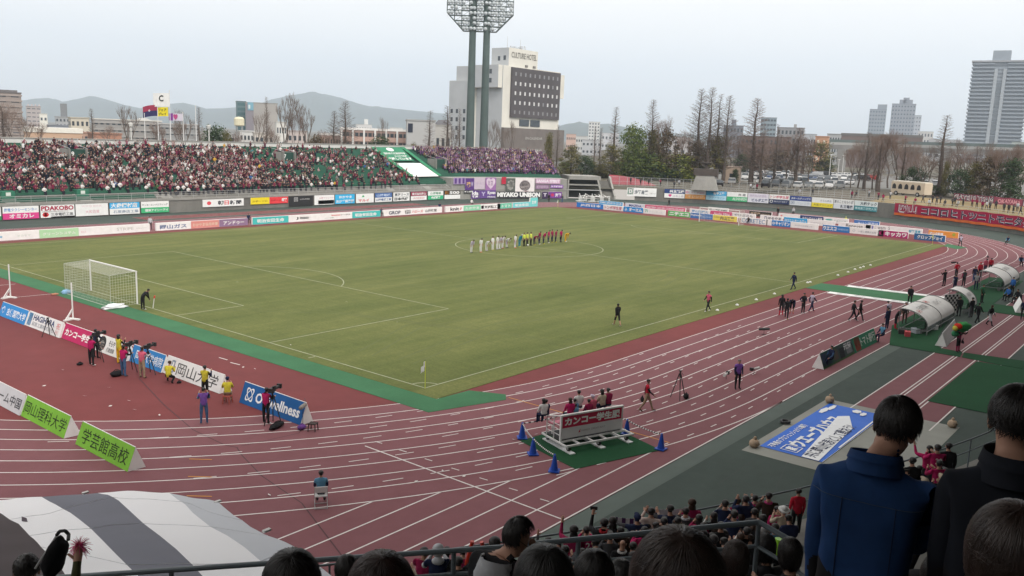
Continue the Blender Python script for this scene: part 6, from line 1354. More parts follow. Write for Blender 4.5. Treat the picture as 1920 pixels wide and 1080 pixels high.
C_ = {'black': (0.014,0.014,0.016),'navy': (0.014,0.020,0.055),'white': (0.60,0.60,0.59),'grey': (0.25,0.25,0.26),'lgrey': (0.42,0.43,0.45),'dgrey': (0.055,0.055,0.06),'red': (0.42,0.015,0.035),'wine': (0.24,0.012,0.06),'magenta': (0.36,0.012,0.09),'pink': (0.50,0.10,0.16),'yellow': (0.50,0.43,0.04),
   'lime': (0.50,0.56,0.08),'teal': (0.02,0.20,0.28),'blue': (0.03,0.12,0.36),'jean': (0.05,0.10,0.20),'khaki': (0.28,0.21,0.14),'beige': (0.42,0.35,0.27),'cream': (0.52,0.42,0.38),'purple': (0.16,0.07,0.30),'lblue': (0.10,0.25,0.38),'brown': (0.045,0.028,0.02),'gold': (0.62,0.36,0.02),'orange': (0.65,0.16,0.03),'olive': (0.05,0.055,0.025),'skin': SKIN,'lilac': (0.45,0.40,0.50),'green': (0.03,0.15,0.07)}
def cm(k):
 if k == 'skin': return M_SKIN
 return clothm(C_[k])
HM = {'black': M_HAIR,'brown': mat('brown_hair',(0.04,0.022,0.014),0.55),'grey': mat('grey_hair',(0.16,0.155,0.15),0.6)}
def dress(top='black',legs='black',sleeve=None,fore=None,shin=None,shoe='black',hair='black'):
 sleeve = sleeve or top; fore = fore or sleeve; shin = shin or legs
 h = HM.get(hair) if hair in ('black','brown','grey') and hair in HM else cm(hair)
 return [M_SKIN,h,cm(top),cm(sleeve),cm(fore),cm(legs),cm(shin),cm(shoe)]
def person(label,loc,ang,pose,cl,hair='short',s=1.0,group=None,fat=1.0,sub=1,fingers=False,bulk=1.13,cat='person'):
 me = body_mesh(pose,POSE[pose],hair,fat,sub,fingers,bulk)
 o = link('person',me,None,loc); o.rotation_euler = (0,0,ang-math.pi/2); o.scale = (s,s,s)
 for i,m in enumerate(dress(**cl)): o.material_slots[i].link = 'OBJECT'; o.material_slots[i].material = m
 return tag(o,label,cat,group)
A0_ = (0.05,0.14,0.25)
POSE = {'stand': {'arms': (A0_,A0_),'spread': 0.04},'walk': {'hips': (0.42,-0.30),'knees': (0.12,0.30),'arms': ((-0.35,0.1,0.35),(0.4,0.1,0.5))},'walk2': {'hips': (-0.25,0.35),'knees': (0.35,0.08),'arms': ((0.3,0.1,0.4),(-0.3,0.1,0.3)),'bend': 0.06},
 'bow': {'bend': 1.15,'nod': 0.1,'arms': ((0.9,0.05,0.1),(0.9,0.05,0.1)),'spread': 0.03},'halfbow': {'bend': 0.55,'nod': 0.25,'arms': ((0.35,0.06,0.1),(0.35,0.06,0.1))},'nod': {'bend': 0.15,'nod': 0.45,'arms': ((0.1,0.08,0.15),)*2},
 'film': {'arms': ((0.6,0.14,1.2),(0.7,0.1,1.1)),'spread': 0.10,'bend': 0.08,'hips': (0.05,-0.05)},'photo': {'arms': ((0.6,0.22,2.0),(0.6,0.22,2.0)),'ins': 0.35,'spread': 0.06},'hips': {'arms': ((-0.3,0.75,0.9),(-0.3,0.75,0.9)),'ins': 0.9,'spread': 0.07},
 'squat': {'hips': (1.75,1.2),'knees': (2.3,2.35),'bend': 0.30,'arms': ((0.6,0.2,1.9),(0.6,0.2,1.9)),'ins': 0.35,'spread': 0.12},'sit': {'hips': (1.45,1.45),'knees': (1.45,1.45),'bend': 0.05,'arms': ((0.35,0.12,0.7),(0.35,0.12,0.7)),'spread': 0.06},'sitphoto': {'hips': (1.45,1.45),'knees': (1.45,1.45),'bend': 0.12,'arms': ((0.6,0.2,1.9),(0.6,0.2,1.9)),'ins': 0.35,'spread': 0.12},
 'reach': {'bend': 0.85,'nod': -0.1,'arms': ((1.3,0.05,0.15),(0.95,0.05,0.2)),'spread': 0.10},'clap': {'arms': ((0.85,0.25,1.25),(0.85,0.25,1.25)),'ins': 0.75,'spread': 0.04},'claphigh': {'arms': ((1.05,0.30,1.35),(1.05,0.30,1.35)),'ins': 0.6,'spread': 0.04},'phone': {'arms': ((1.5,0.4,1.0),(0.3,0.15,0.8)),'ins': 0.3},'wide': {'arms': ((1.35,0.85,0.25),(1.35,0.85,0.25)),'ins': 0.0},'oneup': {'arms': ((1.5,0.3,1.0),(0.4,0.12,0.8))},'lean': {'bend': 0.15,'arms': ((0.9,0.35,0.4),(0.8,0.2,0.4)),'nod': -0.1},
 'carry': {'arms': ((1.1,0.25,1.2),(1.1,0.25,1.2)),'ins': 0.3,'spread': 0.06},'down': {'nod': 0.35,'bend': 0.10,'arms': ((0.35,0.10,0.9),(0.35,0.10,0.9))}}
def at(u,v): q = G(u,v,0.015); return (q.x,q.y,0.02)
def atp(u,v): q = G(u,v,0.03); return (q.x,q.y,0.032)
TOV = rad(56)
# line of players and referees bowing at the centre circle
LU = 'players lined up on the centre circle'; fa = rad(-84)
W = {'top': 'white','legs': 'white','shin': 'white','shoe': 'lilac','fore': 'skin'}; Rk = {'top': 'wine','legs': 'navy','shin': 'dgrey','shoe': 'yellow','fore': 'skin'}
for x,y,pose,cl,lab in [(268,396,'halfbow',dict(W,top='lilac',shoe='black'),'leftmost player of the line in a white and purple kit with black boots'),(408,388,'nod',dict(W,shoe='orange'),'player in white with orange boots, second of the line from the left'),(495,366,'bow',W,'player in white bowing deeply, third of the line from the left'),(588,358,'stand',dict(W,shoe='yellow'),'upright player in white with yellow boots in the left half of the line'),(655,342,'nod',W,'player in white, left of the tight white trio'),(690,336,'halfbow',dict(W,top='lilac'),'player in white striped shirt in the middle of the tight white trio'),(735,328,'halfbow',dict(W,shoe='red'),'player in white with red boots at the right of the tight trio'),(800,320,'bow',dict(W,shoe='black',legs='lilac'),'player in white bowing flat beside the tight trio'),(922,322,'nod',dict(W,shoe='orange',legs='lilac'),'white player with orange boots just left of the teal goalkeeper'),
   (990,305,'halfbow',{'top': 'teal','legs': 'teal','shin': 'teal','shoe': 'lime','hair': 'lgrey'},'goalkeeper in teal between the white players and the referees'),(1058,296,'stand',{'top': 'lime','legs': 'black','shin': 'black','fore': 'skin'},'referee in yellow shirt, leftmost of the three'),(1106,290,'stand',{'top': 'lime','legs': 'black','shin': 'black','fore': 'skin'},'referee in yellow shirt in the middle of the three with the ball at his feet'),(1160,285,'stand',{'top': 'lime','legs': 'black','shin': 'black','fore': 'skin'},'referee in yellow shirt, rightmost of the three'),
   (1214,278,'bow',Rk,'player in wine red bowing deeply beside the referees'),(1286,266,'nod',dict(Rk,shoe='white'),'player in wine red, second right of the referees'),(1350,262,'halfbow',dict(Rk,top='magenta'),'broad player in bright wine red in the middle of the red half'),(1422,246,'nod',dict(Rk,top='magenta',shoe='white'),'player in bright wine red with white boots in the red half'),(1478,238,'stand',Rk,'small player in wine red, fifth of the red half'),(1532,238,'nod',Rk,'player in wine red, sixth of the red half'),(1608,236,'nod',dict(Rk,legs='black',shoe='black',top='magenta'),'tall player in wine red with black boots beside the yellow goalkeeper'),(1680,230,'bow',{'top': 'gold','legs': 'gold','shin': 'gold','shoe': 'white'},'goalkeeper in yellow bowing at the right end of the line')]:
 person(lab,atp(850+x/8,425+y/8),fa+rt.uniform(-.2,.2),pose,cl,group=LU)
mb = MB(); bm = bmesh.new(); bmesh.ops.create_icosphere(bm,subdivisions=2,radius=0.12); me = bpy.data.meshes.new('ball'); bm.to_mesh(me); bm.free(); me.materials.append(cmat((0.72,0.72,0.72)))
q = G(850+1106/8+1.2,425+293/8); o = link('ball',me,None,(q.x,q.y,0.15)); tag(o,'white football at the feet of the middle referee','ball')
# on the pitch and near touchline
BK = {'top': 'black','legs': 'black'}
person('man in black bending by the near goal post with a red glove',atp(268,581),rad(5),'reach',dict(BK,shoe='white'))
q = G(287,578); mb = MB(); mb.tube((0,0,0),(0.10,-0.05,0.75),0.035,0.03,cmat((0.6,0.6,0.58)),6); mb.tube((0.10,-0.05,0.72),(0.13,-0.06,0.92),0.06,0.05,cmat((0.55,0.06,0.04)),8); o = mb.build('corner_marker',None,False,(q.x,q.y,0.03)); tag(o,'short pale pole with a red grip held by the bending man','pole')
person('man in black with a white stripe on his back walking on the pitch',atp(1157,611),rad(60),'walk',{'top': 'black','legs': 'black','shin': 'skin','shoe': 'white'})
person('man in a pink bib and black trousers on the near touchline',atp(1327,584),rad(160),'walk',{'top': 'pink','sleeve': 'black','legs': 'black','shoe': 'white'})
person('man in a navy tracksuit walking at the end of the halfway line',atp(1487,543),rad(150),'walk',{'top': 'navy','legs': 'navy'})
TL = 'squad staff on the track lanes'
for u,v,ang,pose,cl,lab in [(1464,592,40,'stand',{'top': 'black','legs': 'black','shin': 'red','shoe': 'red'},'person in a long black coat and red socks on the inner lanes'),(1474,598,20,'walk',{'top': 'black','legs': 'black','shoe': 'yellow','sleeve': 'dgrey'},'player in black with yellow shoes on the inner lanes'),(1484,588,200,'bow',{'top': 'navy','legs': 'black','shin': 'skin','shoe': 'red'},'player in a navy shirt bending over on the inner lanes'),(1505,588,250,'hips',{'top': 'black','sleeve': 'navy','legs': 'black','shoe': 'lgrey'},'man with hands on hips in navy and black on the inner lanes'),(1521,585,330,'walk',{'top': 'lilac','sleeve': 'navy','legs': 'navy','shoe': 'red'},'player in a pale bib and red shoes on the inner lanes'),
   (1599,602,300,'walk',dict(BK,shoe='white'),'left of the two players in black walking side by side'),(1611,602,300,'walk2',dict(BK,shoe='white'),'right of the two players in black walking side by side'),(1662,618,70,'stand',{'top': 'navy','legs': 'navy','shoe': 'white','sleeve': 'navy'},'player in a long navy bench coat beside the nearest shelter'),(1678,617,300,'halfbow',{'top': 'black','legs': 'black','shin': 'red','shoe': 'red'},'player in black with red socks leaning by the nearest shelter'),(1695,607,200,'stand',{'top': 'dgrey','legs': 'brown','sleeve': 'olive'},'man in a grey shirt at the open end of the nearest shelter'),(1665,604,70,'nod',{'top': 'lilac','sleeve': 'navy','legs': 'navy'},'player in a pale top behind the long navy coat'),(1705,571,200,'walk',BK,'person in black on the green walkway by the white board'),
   (1769.5,537,60,'photo',BK,'man in black with folded arms on the outer lanes'),(1792,521,60,'hips',{'top': 'red','legs': 'black'},'man in a bright red top with hands on hips'),(1789,547,50,'stand',{'top': 'navy','legs': 'navy','sleeve': 'lgrey'},'player in navy and pale grey seen from behind'),(1806,537,50,'stand',{'top': 'dgrey','legs': 'black','sleeve': 'wine'},'broad player in a dark coat beside the navy one'),(1826,530,200,'stand',{'top': 'navy','legs': 'jean','sleeve': 'black'},'man in navy left of the far shelter'),(1836,521,220,'stand',{'top': 'red','legs': 'black','hair': 'red'},'person in red with a red cap left of the far shelter'),(1846,512,220,'nod',{'top': 'pink','legs': 'navy'},'player in pink red at the mouth of the far shelter'),(1856,511,200,'nod',{'top': 'red','legs': 'black'},'second red player at the mouth of the far shelter'),
   (1829,544,190,'stand',{'top': 'grey','legs': 'navy','sleeve': 'navy'},'man in a grey bib behind the middle shelter'),(1840,568,250,'stand',{'top': 'green','legs': 'black','sleeve': 'olive'},'man in a long dark green coat right of the middle shelter'),(1797,594,40,'stand',BK,'man in black in front of the chequered panel'),(1820,596,60,'stand',{'top': 'black','legs': 'dgrey'},'man in black behind the middle shelter'),(1832,606,330,'walk',BK,'man in black striding past the middle shelter'),(1855,611,250,'walk2',{'top': 'black','sleeve': 'dgrey','legs': 'lgrey','shin': 'black','hair': 'brown'},'long haired woman in black with a pale skirt on the run up strip'),
   (1913,499,200,'sit',{'top': 'navy','legs': 'black','sleeve': 'lblue'},'steward sitting beyond the far shelter')]:
 person(lab,at(u,v),rad(ang),pose,cl,'long' if 'long haired' in lab or 'long black' in lab else 'cap' if 'cap' in lab else 'short',group=TL)
person('person in red and black carrying a green flag bundle on the green path',at(1795,660),rad(250),'carry',{'top': 'wine','legs': 'black','sleeve': 'black','shin': 'wine'})
q = G(1793,660); t = thing('flag_bundle','rolled green flag with red and yellow patches carried on the shoulders','flag',(q.x,q.y,1.45),rad(-25))  # plain shapes added in place of a carried mascot head
def blob(name,c,r,m,parent,n=14,jag=0.12,seed=1):
 bm = bmesh.new(); bmesh.ops.create_uvsphere(bm,u_segments=n,v_segments=n//2+2,radius=1)
 for v in bm.verts:
  k = 1+jag*noise.noise(v.co*2.2+Vector((seed,0,0))); v.co = Vector((v.co.x*r[0]*k,v.co.y*r[1]*k,v.co.z*r[2]*k))+Vector(c)
 me = bpy.data.meshes.new(name); bm.to_mesh(me); bm.free(); me.materials.append(m); me.polygons.foreach_set('use_smooth',[True]*len(me.polygons)); return link(name,me,parent)
blob('cloth',(0.30,0,0.28),(0.78,0.38,0.34),mat('flag_green',(0.02,0.22,0.05),0.8,var=0.15,scale=3),t,16,0.35,3); blob('red_patch',(-0.30,-0.12,0.40),(0.20,0.30,0.20),clothm((0.45,0.03,0.02)),t,12,0.2,5); blob('yellow_patch',(-0.48,-0.05,0.25),(0.16,0.2,0.18),clothm((0.45,0.40,0.06)),t,12,0.2,7); blob('green_fold',(-0.3,0.02,-0.15),(0.26,0.24,0.2),mat('flag_green2',(0.015,0.15,0.06),0.8),t,12,0.3,9)
q = G(1805,655); mb = MB(); mb.grid([[(0.0,0,0.75),(0.35,0.1,0.45),(0.75,0.1,0.3)],[(0.0,0.1,0.5),(0.4,0.2,0.25),(0.9,0.15,0.12)]],clothm((0.02,0.02,0.03))); mb.grid([[(0.0,0.03,0.75),(0.35,0.13,0.45),(0.75,0.13,0.3)],[(0.0,0.13,0.5),(0.4,0.23,0.25),(0.9,0.18,0.12)]],clothm((0.02,0.02,0.03))); o = mb.build('coat_tail',None,False,(q.x,q.y,0.1)); tag(o,'dark streaming cloth beside the flag carrier','cloth')
# photographers at the near goal line and on the bend
PH = 'photographers behind the near boards'; R_ = {'top': 'magenta','sleeve': 'black','legs': 'black','shoe': 'dgrey'}; Y_ = {'top': 'yellow','sleeve': 'black','legs': 'black'}
for u,v,ang,pose,cl,hair,lab in [(172,686,20,'film',dict(R_,shoe='white'),'short','photographer in a red bib and black trousers filming from behind the crimson board'),(180,672,25,'film',{'top': 'navy','legs': 'black'},'short','cameraman in dark navy hidden behind the red bib'),(224,683,10,'photo',dict(Y_,legs='gold'),'long','photographer in a yellow bib standing behind the jeans wearer'),(232,706,15,'film',{'top': 'magenta','sleeve': 'black','legs': 'jean','shoe': 'dgrey'},'short','photographer in a red bib and jeans beside the red round emblem'),(267,709,25,'film',{'top': 'pink','sleeve': 'lgrey','legs': 'khaki','shoe': 'brown','hair': 'brown'},'short','photographer in a pink bib and khaki trousers'),(316,719,35,'squat',dict(Y_,sleeve='yellow',hair='brown'),'short','photographer in a yellow bib squatting before the blue board'),
  (385,748,25,'photo',dict(Y_,sleeve='navy'),'short','photographer in a yellow bib and navy sleeves kneeling high at the white board'),(383,795,60,'photo',{'top': 'purple','sleeve': 'lblue','legs': 'jean','shoe': 'lblue'},'short','photographer in a purple bib and jeans by the first lane'),(427,757,55,'sitphoto',dict(Y_,sleeve='yellow',legs='khaki',hair='navy'),'cap','photographer in a yellow bib sitting on a small stool'),(499,795,20,'film',dict(R_,shoe='lgrey'),'short','cameraman in a red bib at the dark blue board')]:
 person(lab,at(u,v),rad(ang),pose,cl,hair,group=PH)
person('photographer in a red bib and khaki trousers walking over the lanes with a bag',at(1212,771),rad(300),'walk',{'top': 'red','sleeve': 'black','legs': 'khaki','shoe': 'brown'})
person('grey haired photographer in a purple bib standing on the lanes with long lenses',at(1382,730),rad(230),'stand',{'top': 'purple','sleeve': 'navy','legs': 'black','hair': 'grey'})
for u,v,ang,pose,cl,lab in [(1800,462,30,'walk',{'top': 'lilac','sleeve': 'navy','legs': 'black'},'person with a pale back walking on the far bend lanes'),(1889,459,160,'sit',{'top': 'navy','legs': 'black','sleeve': 'lblue'},'steward in navy sitting at the outer edge of the far bend'),(1254,388,60,'walk',BK,'distant man in black walking on the far bend left of the far goal'),(1403,419,190,'squat',BK,'cameraman in black crouching beside the far goal'),(1458,405,200,'stand',BK,'man in black between the lines of boards right of the far goal'),(1487,405,200,'stand',{'top': 'lgrey','legs': 'black','hair': 'white'},'person in a white cap behind the far boards'),(1585,420,200,'sit',{'top': 'lime','legs': 'dgrey','hair': 'lime'},'steward in yellow sitting behind the far boards'),(282,431,250,'stand',{'top': 'lgrey','legs': 'black'},'steward between the boards at the left of the far touchline'),(466,418,250,'sit',{'top': 'navy','legs': 'black'},'steward in the gap beside the mauve board'),(715,405,250,'sit',{'top': 'navy','legs': 'black'},'steward in the gap right of the teal board'),(824,394,250,'sit',{'top': 'navy','legs': 'black'},'steward behind the end of the white board with grey words'),(884,386,250,'sit',{'top': 'white','legs': 'dgrey','hair': 'white'},'steward in white sitting on the far bend below the black banner'),(1029,379,250,'stand',BK,'man in black below the away block banners'),(1054,380,250,'stand',{'top': 'dgrey','legs': 'jean'},'man in grey right of the away block banners')]:
 person(lab,at(u,v),rad(ang),pose,cl,'cap' if 'white cap' in lab else 'short',group='stewards and staff round the far track')
# wheelchair users by the stand
for i,(u,v,lab) in enumerate([(1889,566,'wheelchair user in a blue check shirt by the green apron'),(1906,571,'wheelchair user in black next to the blue check one'),(1897,552,'helper in a blue shirt behind the wheelchairs')]):
 person(lab,at(u,v) if i == 2 else (*at(u,v)[:2],0.12),rad(150),'sit' if i < 2 else 'stand',{'top': 'blue' if i != 1 else 'black','legs': 'black'},group='wheelchair users by the green apron')
 if i < 2:
  q = G(u,v); t = thing('wheelchair','black wheelchair under the person in %s' % ('the blue check shirt' if i == 0 else 'black'),'wheelchair',(q.x,q.y,0.0),rad(60))
  for s in (-1,1):
   mb = MB(); n = 18; mb.path([(s*0.28,0.3*math.cos(k*2*math.pi/n)-0.05,0.31+0.3*math.sin(k*2*math.pi/n)) for k in range(n+1)],0.025,cmat(K_),5); mb.build('wheel',t)
  mb = MB(); mb.box((-0.25,-0.25,0.46),(0.25,0.22,0.5),cmat(K_)); mb.box((-0.25,-0.28,0.5),(0.25,-0.25,0.95),cmat(K_)); mb.build('seat',t)
person('person in dark clothes at the right edge beyond the run up strips',at(1917,600),rad(200),'stand',{'top': 'navy','legs': 'black'})
# on the lawn behind the crimson banner and along the far bend wall
rl = random.Random(23)
LWN = {'red': ('person in a wine red top on the terrace above the boards of the far bend',{'top': 'wine','legs': 'black'}),'dark': ('person in dark clothes on the terrace above the boards of the far bend',{'top': 'dgrey','legs': 'black'}),'pale': ('person in a pale top on the terrace above the boards of the far bend',{'top': 'lgrey','legs': 'dgrey'})}
for u in [1180,1199,1214,1236,1262,1271,1330,1338,1405,1412,1417,1498,1522,1596,1604,1628,1646,1655,1668,1697,1716,1730,1742,1748,1756,1763,1772,1786,1790,1797,1806,1823,1832,1843,1851,1857,1868,1884,1893,1902,1909,1916]:
 Rr = WR+rl.uniform(1.2,5.5); q = PR(u,380,Rr); k = rl.choice(('red','red','dark','dark','pale')); lab,cl = LWN[k]; z = 2.94+(Rr-WR-0.4)*0.1
 person(lab,(q.x,q.y,z),rl.uniform(2.6,4.2),rl.choice(('stand','walk','nod','photo','sit')),cl,rl.choice(('short','cap','long')),group='people above the far bend in '+k+' clothes')
# ------------------------------------------------------------------ things on the field and the track
MW = cmat((0.66,0.66,0.65)); MBK = mat('black_plastic',(0.014,0.014,0.015),0.55,spec=0.4)
def net_panel(mb,a,b,c,d,m,step=0.22,r=0.006):   # quad a-b-c-d
 n1 = max(2,int((b-a).length/step)); n2 = max(2,int((d-a).length/step))
 for i in range(n1+1): mb.tube(a.lerp(b,i/n1),d.lerp(c,i/n1),r,r,m,3,False)
 for j in range(n2+1): mb.tube(a.lerp(d,j/n2),b.lerp(c,j/n2),r,r,m,3,False)
def goal(x,sx,label,r=0.007,step=0.2):
 t = thing('goal',label,'goal',(x,34,0.03)); P = lambda y,xx,z: Vector((xx*sx,y,z)); w2 = 3.66
 for y in (-w2,w2): mb = MB(); mb.tube((0,y,0),(0,y,2.5),0.06,0.06,MW,12); mb.build('goal_post',t)
 mb = MB(); mb.tube((0,-w2-0.06,2.47),(0,w2+0.06,2.47),0.06,0.06,MW,12); mb.build('crossbar',t)
 gy = mat('net_stay',(0.42,0.44,0.38),0.6); bx = 2.0
 mb = MB()
 for y in (-w2,w2): mb.path([P(y,0,2.5),P(y,bx,2.38),P(y,bx,0)],0.022,gy,6)
 mb.path([P(-w2,bx,0),P(w2,bx,0)],0.02,gy,5); mb.build('stay',t)
 nm = mat('net_cord',(0.46,0.47,0.42),0.9); mb = MB()
 net_panel(mb,P(-w2,bx,2.38),P(w2,bx,2.3),P(w2,bx,0.02),P(-w2,bx,0.02),nm,step,r); net_panel(mb,P(-w2,0,2.48),P(w2,0,2.48),P(w2,bx,2.34),P(-w2,bx,2.34),nm,step,r)
 for y in (-w2,w2): net_panel(mb,P(y,0,2.48),P(y,bx,2.38),P(y,bx,0.02),P(y,0,0.02),nm,step,r)
 mb.build('net',t)
goal(0,-1,'white goal with a grey net at the near end of the pitch'); goal(105,1,'far white goal in front of the rows of boards',0.010,0.3)
def corner_flag(x,y,label,fc):
 t = thing('corner_flag',label,'corner flag',(x,y,0.03)); mb = MB(); mb.tube((0,0,0),(0,0,1.5),0.02,0.018,mat('yellow_pole',(0.55,0.60,0.06),0.5),8); mb.build('pole',t)
 mb = MB(); n = 8
 for off in (0,0.012): mb.grid([[(-0.36*i/n*0.8,0.07*math.sin(i*1.1)+off,1.5-0.32*r-0.36*(i/n)**1.3) for i in range(n+1)] for r in (0,0.5,1)],fc)
 mb.build('flag',t)
corner_flag(-0.05,-0.05,'near corner flag, white on a yellow pole',MW); corner_flag(105,0,'corner flag with a yellow pole at the far right corner',mat('pale_yellow',(0.6,0.6,0.2),0.8)); corner_flag(105,68,'faint corner flag at the far left corner by the away block',MW)
q = G(1748-85,452); 
for x,y,lab in ((-5.65,38.6,'white upright post on a flat foot, farther left of the near goal'),(-5.7,28.2,'white upright post on a flat foot, nearer the leaning boards')):
 t = thing('net_post',lab,'post',(x,y,0.01),rad(20)); mb = MB(); mb.tube((0,0,0.05),(0,0,2.55),0.05,0.045,MW,10); mb.build('upright',t)
 mb = MB(); mb.box((-0.75,-0.1,0),(0.1,0.1,0.09),MW); mb.box((-0.1,-0.55,0.0),(0.1,0.55,0.085),MW); mb.tube((-0.65,0,0.08),(-0.03,0,0.75),0.035,0.035,MW,6); mb.tube((0,0.45,0.08),(0,0.03,0.6),0.03,0.03,MW,6); mb.build('foot',t)
q = G(215,579); blob('net_bag',(q.x,q.y,0.14),(0.85,0.32,0.2),mat('white_bag_cloth',(0.70,0.72,0.74),0.8),None,20,0.55,2); tag(bpy.data.objects['net_bag'],'crumpled white bag lying on the green strip behind the near goal','bag')
q = G(124,551); blob('kit_bag',(q.x,q.y,0.14),(0.35,0.25,0.2),clothm((0.25,0.42,0.62)),None,14,0.4,4); tag(bpy.data.objects['kit_bag'],'pale blue bag behind the left net corner of the near goal','bag')
q = G(103,553); blob('towel',(q.x,q.y,0.06),(0.3,0.18,0.08),clothm((0.40,0.18,0.12)),None,12,0.4,6); tag(bpy.data.objects['towel'],'small brownish towel on the ground left of the near goal','towel')
# cones and tape round the trailer
cone_m = mat('cone_blue',(0.012,0.065,0.38),0.45)
CONES = [((-2.4,-8.55),'blue cone at the far left corner of the taped square'),((-3.66,-10.15),'blue cone at the left side of the taped square'),((-4.56,-11.95),'blue cone nearest the viewer'),((1.45,-11.7),'blue cone right behind the trailer end'),((0.85,-13.85),'blue cone at the right corner of the taped square'),((2.75,-9.0),'blue cone hidden behind the seated people of the trailer')]
for (x,y),lab in CONES:
 t = thing('traffic_cone',lab,'cone',(x,y,0.03),rt.uniform(0,1),'blue cones round the trailer'); mb = MB(); mb.lathe([(0.17,0.05),(0.155,0.12),(0.05,0.68),(0.045,0.72),(0.02,0.74)],cone_m,16); mb.build('cone_body',t); mb = MB(); mb.box((-0.22,-0.22,0),(0.22,0.22,0.05),cone_m); mb.build('foot',t)
 mb = MB(); mb.lathe([(0.052,0.66),(0.05,0.69)],MW,10); mb.build('ring',t)
def chain(a,b,label):
 a = Vector((*a,0.72)); b = Vector((*b,0.72)); mb = MB(); n = 28; L = (b-a).length
 for i in range(n):
  p0 = a.lerp(b,i/n); p1 = a.lerp(b,(i+0.96)/n); s0 = 0.07*L*4*(i/n)*(1-i/n)*0.5; s1 = 0.07*L*4*((i+1)/n)*(1-(i+1)/n)*0.5
  mb.tube(p0-Vector((0,0,s0)),p1-Vector((0,0,s1)),0.028,0.028,MW if i % 2 else MBK,5)
 o = mb.build('tape'); tag(o,label,'tape','striped tapes between the blue cones')
chain(CONES[0][0],CONES[1][0],'striped tape between the two left cones'); chain(CONES[1][0],CONES[2][0],'striped tape to the cone nearest the viewer'); chain(CONES[0][0],CONES[5][0],'striped tape behind the trailer'); chain(CONES[5][0],CONES[3][0],'striped tape down the far right side of the trailer'); chain(CONES[3][0],CONES[4][0],'striped tape between the two right cones')
# spectator trailer
TA = math.atan2(-1.1,3.15); TO = Vector((-2.30,-10.60,0.0))
T = thing('spectator_trailer','white wheeled spectator bench trailer with a red lettered back panel','trailer',TO+Vector((0,0,0.035)),TA)
L3 = 3.38; ms = mat('dark_deck',(0.03,0.032,0.033),0.8)
mb = MB(); mb.box((0,-0.03,0.92),(L3,0.03,1.46),cmat((0.46,0.016,0.06))); mb.box((0,-0.028,0.43),(L3,0.028,0.915),cmat((0.60,0.60,0.60))); mb.build('back_panel',T)
lettering(T,'カンコー学生服',cmat((0.74,0.74,0.72)),0.16,L3-0.14,1.0,1.39,-0.045,0.05); lettering(T,'KANKO  DREAM SEAT',cmat((0.25,0.2,0.22)),1.1,2.4,0.64,0.73,-0.045,0.0); lettering(T,'◢',cmat((0.45,0.03,0.06)),0.92,1.03,0.62,0.78,-0.045)
fr = MB()
for x in (0,L3): fr.box((x-0.035,-0.05,0.3),(x+0.035,0.05,1.5),MW)
fr.box((-0.05,-0.06,1.46),(L3+0.05,0.06,1.53),MW)
for x in (-0.02,L3+0.02):
 fr.tube((x,0,1.5),(x,1.05,1.2),0.03,0.03,MW,6); fr.tube((x,1.05,1.2),(x,1.05,0.35),0.03,0.03,MW,6); fr.tube((x,0.5,1.36),(x,0.5,0.35),0.03,0.03,MW,6)
 for z in (0.6,0.85,1.05): fr.tube((x,0,z),(x,1.05,z),0.018,0.018,MW,5)
fr.build('frame',T)
mb = MB()
for y in (-0.62,-0.02,1.3): mb.box((-0.1,y-0.035,0.27),(L3+0.25,y+0.035,0.35),MW)
for i in range(6): x = -0.1+(L3+0.3)*i/5; mb.box((x-0.03,-0.585,0.275),(x+0.03,1.265,0.345),MW)
mb.build('chassis',T); mb = MB(); mb.box((0.0,-0.02,0.351),(L3,1.25,0.37),ms); mb.build('deck',T)
for y in (0.22,0.9):
 mb = MB(); z = 0.95 if y < 0.5 else 0.85; mb.box((0.1,y-0.17,z),(L3-0.1,y+0.17,z+0.05),cmat((0.48,0.16,0.22))); mb.box((0.15,y-0.03,0.37),(0.2,y+0.03,z),MW); mb.box((L3-.2,y-0.03,0.37),(L3-.15,y+0.03,z),MW); mb.build('bench',T)
for x in (0.1,1.75,3.3):
 mb = MB(); mb.box((x-0.13,-0.85,0.0),(x+0.13,1.35,0.05),cmat((0.66,0.68,0.69))); mb.build('runner',T)
 for y in (-0.5,1.1): o = link('wheel',WME,T,(x,y,0.16)); o.rotation_euler = (0,0,math.pi/2); o.scale = (0.36,0.5,0.36)
RT = Matrix.Rotation(TA,3,'Z')
for i,(x,y,z,top,hair,hk,s,lab) in enumerate([(-0.30,0.95,0.22,'white','long','black',0.92,'child in a white shirt at the left end of the trailer bench'),(0.05,1.25,0.15,'navy','short','black',0.85,'child in navy behind the white shirted one on the trailer'),(0.62,0.22,0.30,'magenta','long','brown',0.95,'long haired person in wine red on the trailer bench'),(0.98,0.30,0.18,'lblue','short','black',0.8,'small child in light blue on the trailer'),(1.35,0.88,0.12,'lblue','short','black',0.85,'child in blue at the middle of the trailer'),(1.62,0.95,0.32,'white','short','black',0.95,'person in white at the middle of the trailer'),(1.75,0.35,0.20,'wine','short','black',0.85,'child in dark wine red on the near trailer bench'),(2.05,0.45,0.26,'pink','cap','lilac',0.9,'child in a pink top with a striped cap on the trailer'),(2.52,0.40,0.38,'beige','long','black',0.97,'long haired woman in beige on the trailer'),(2.95,0.50,0.36,'wine','short','black',0.97,'man in a red and white top at the right end of the trailer')]):
 p = TO+RT @ Vector((x,y,0)); person(lab,(p.x,p.y,z+0.62),TA+math.pi/2+rt.uniform(-.25,.25),'sit',{'top': top,'legs': 'navy','hair': hk},hair,s,group='people on the spectator trailer')
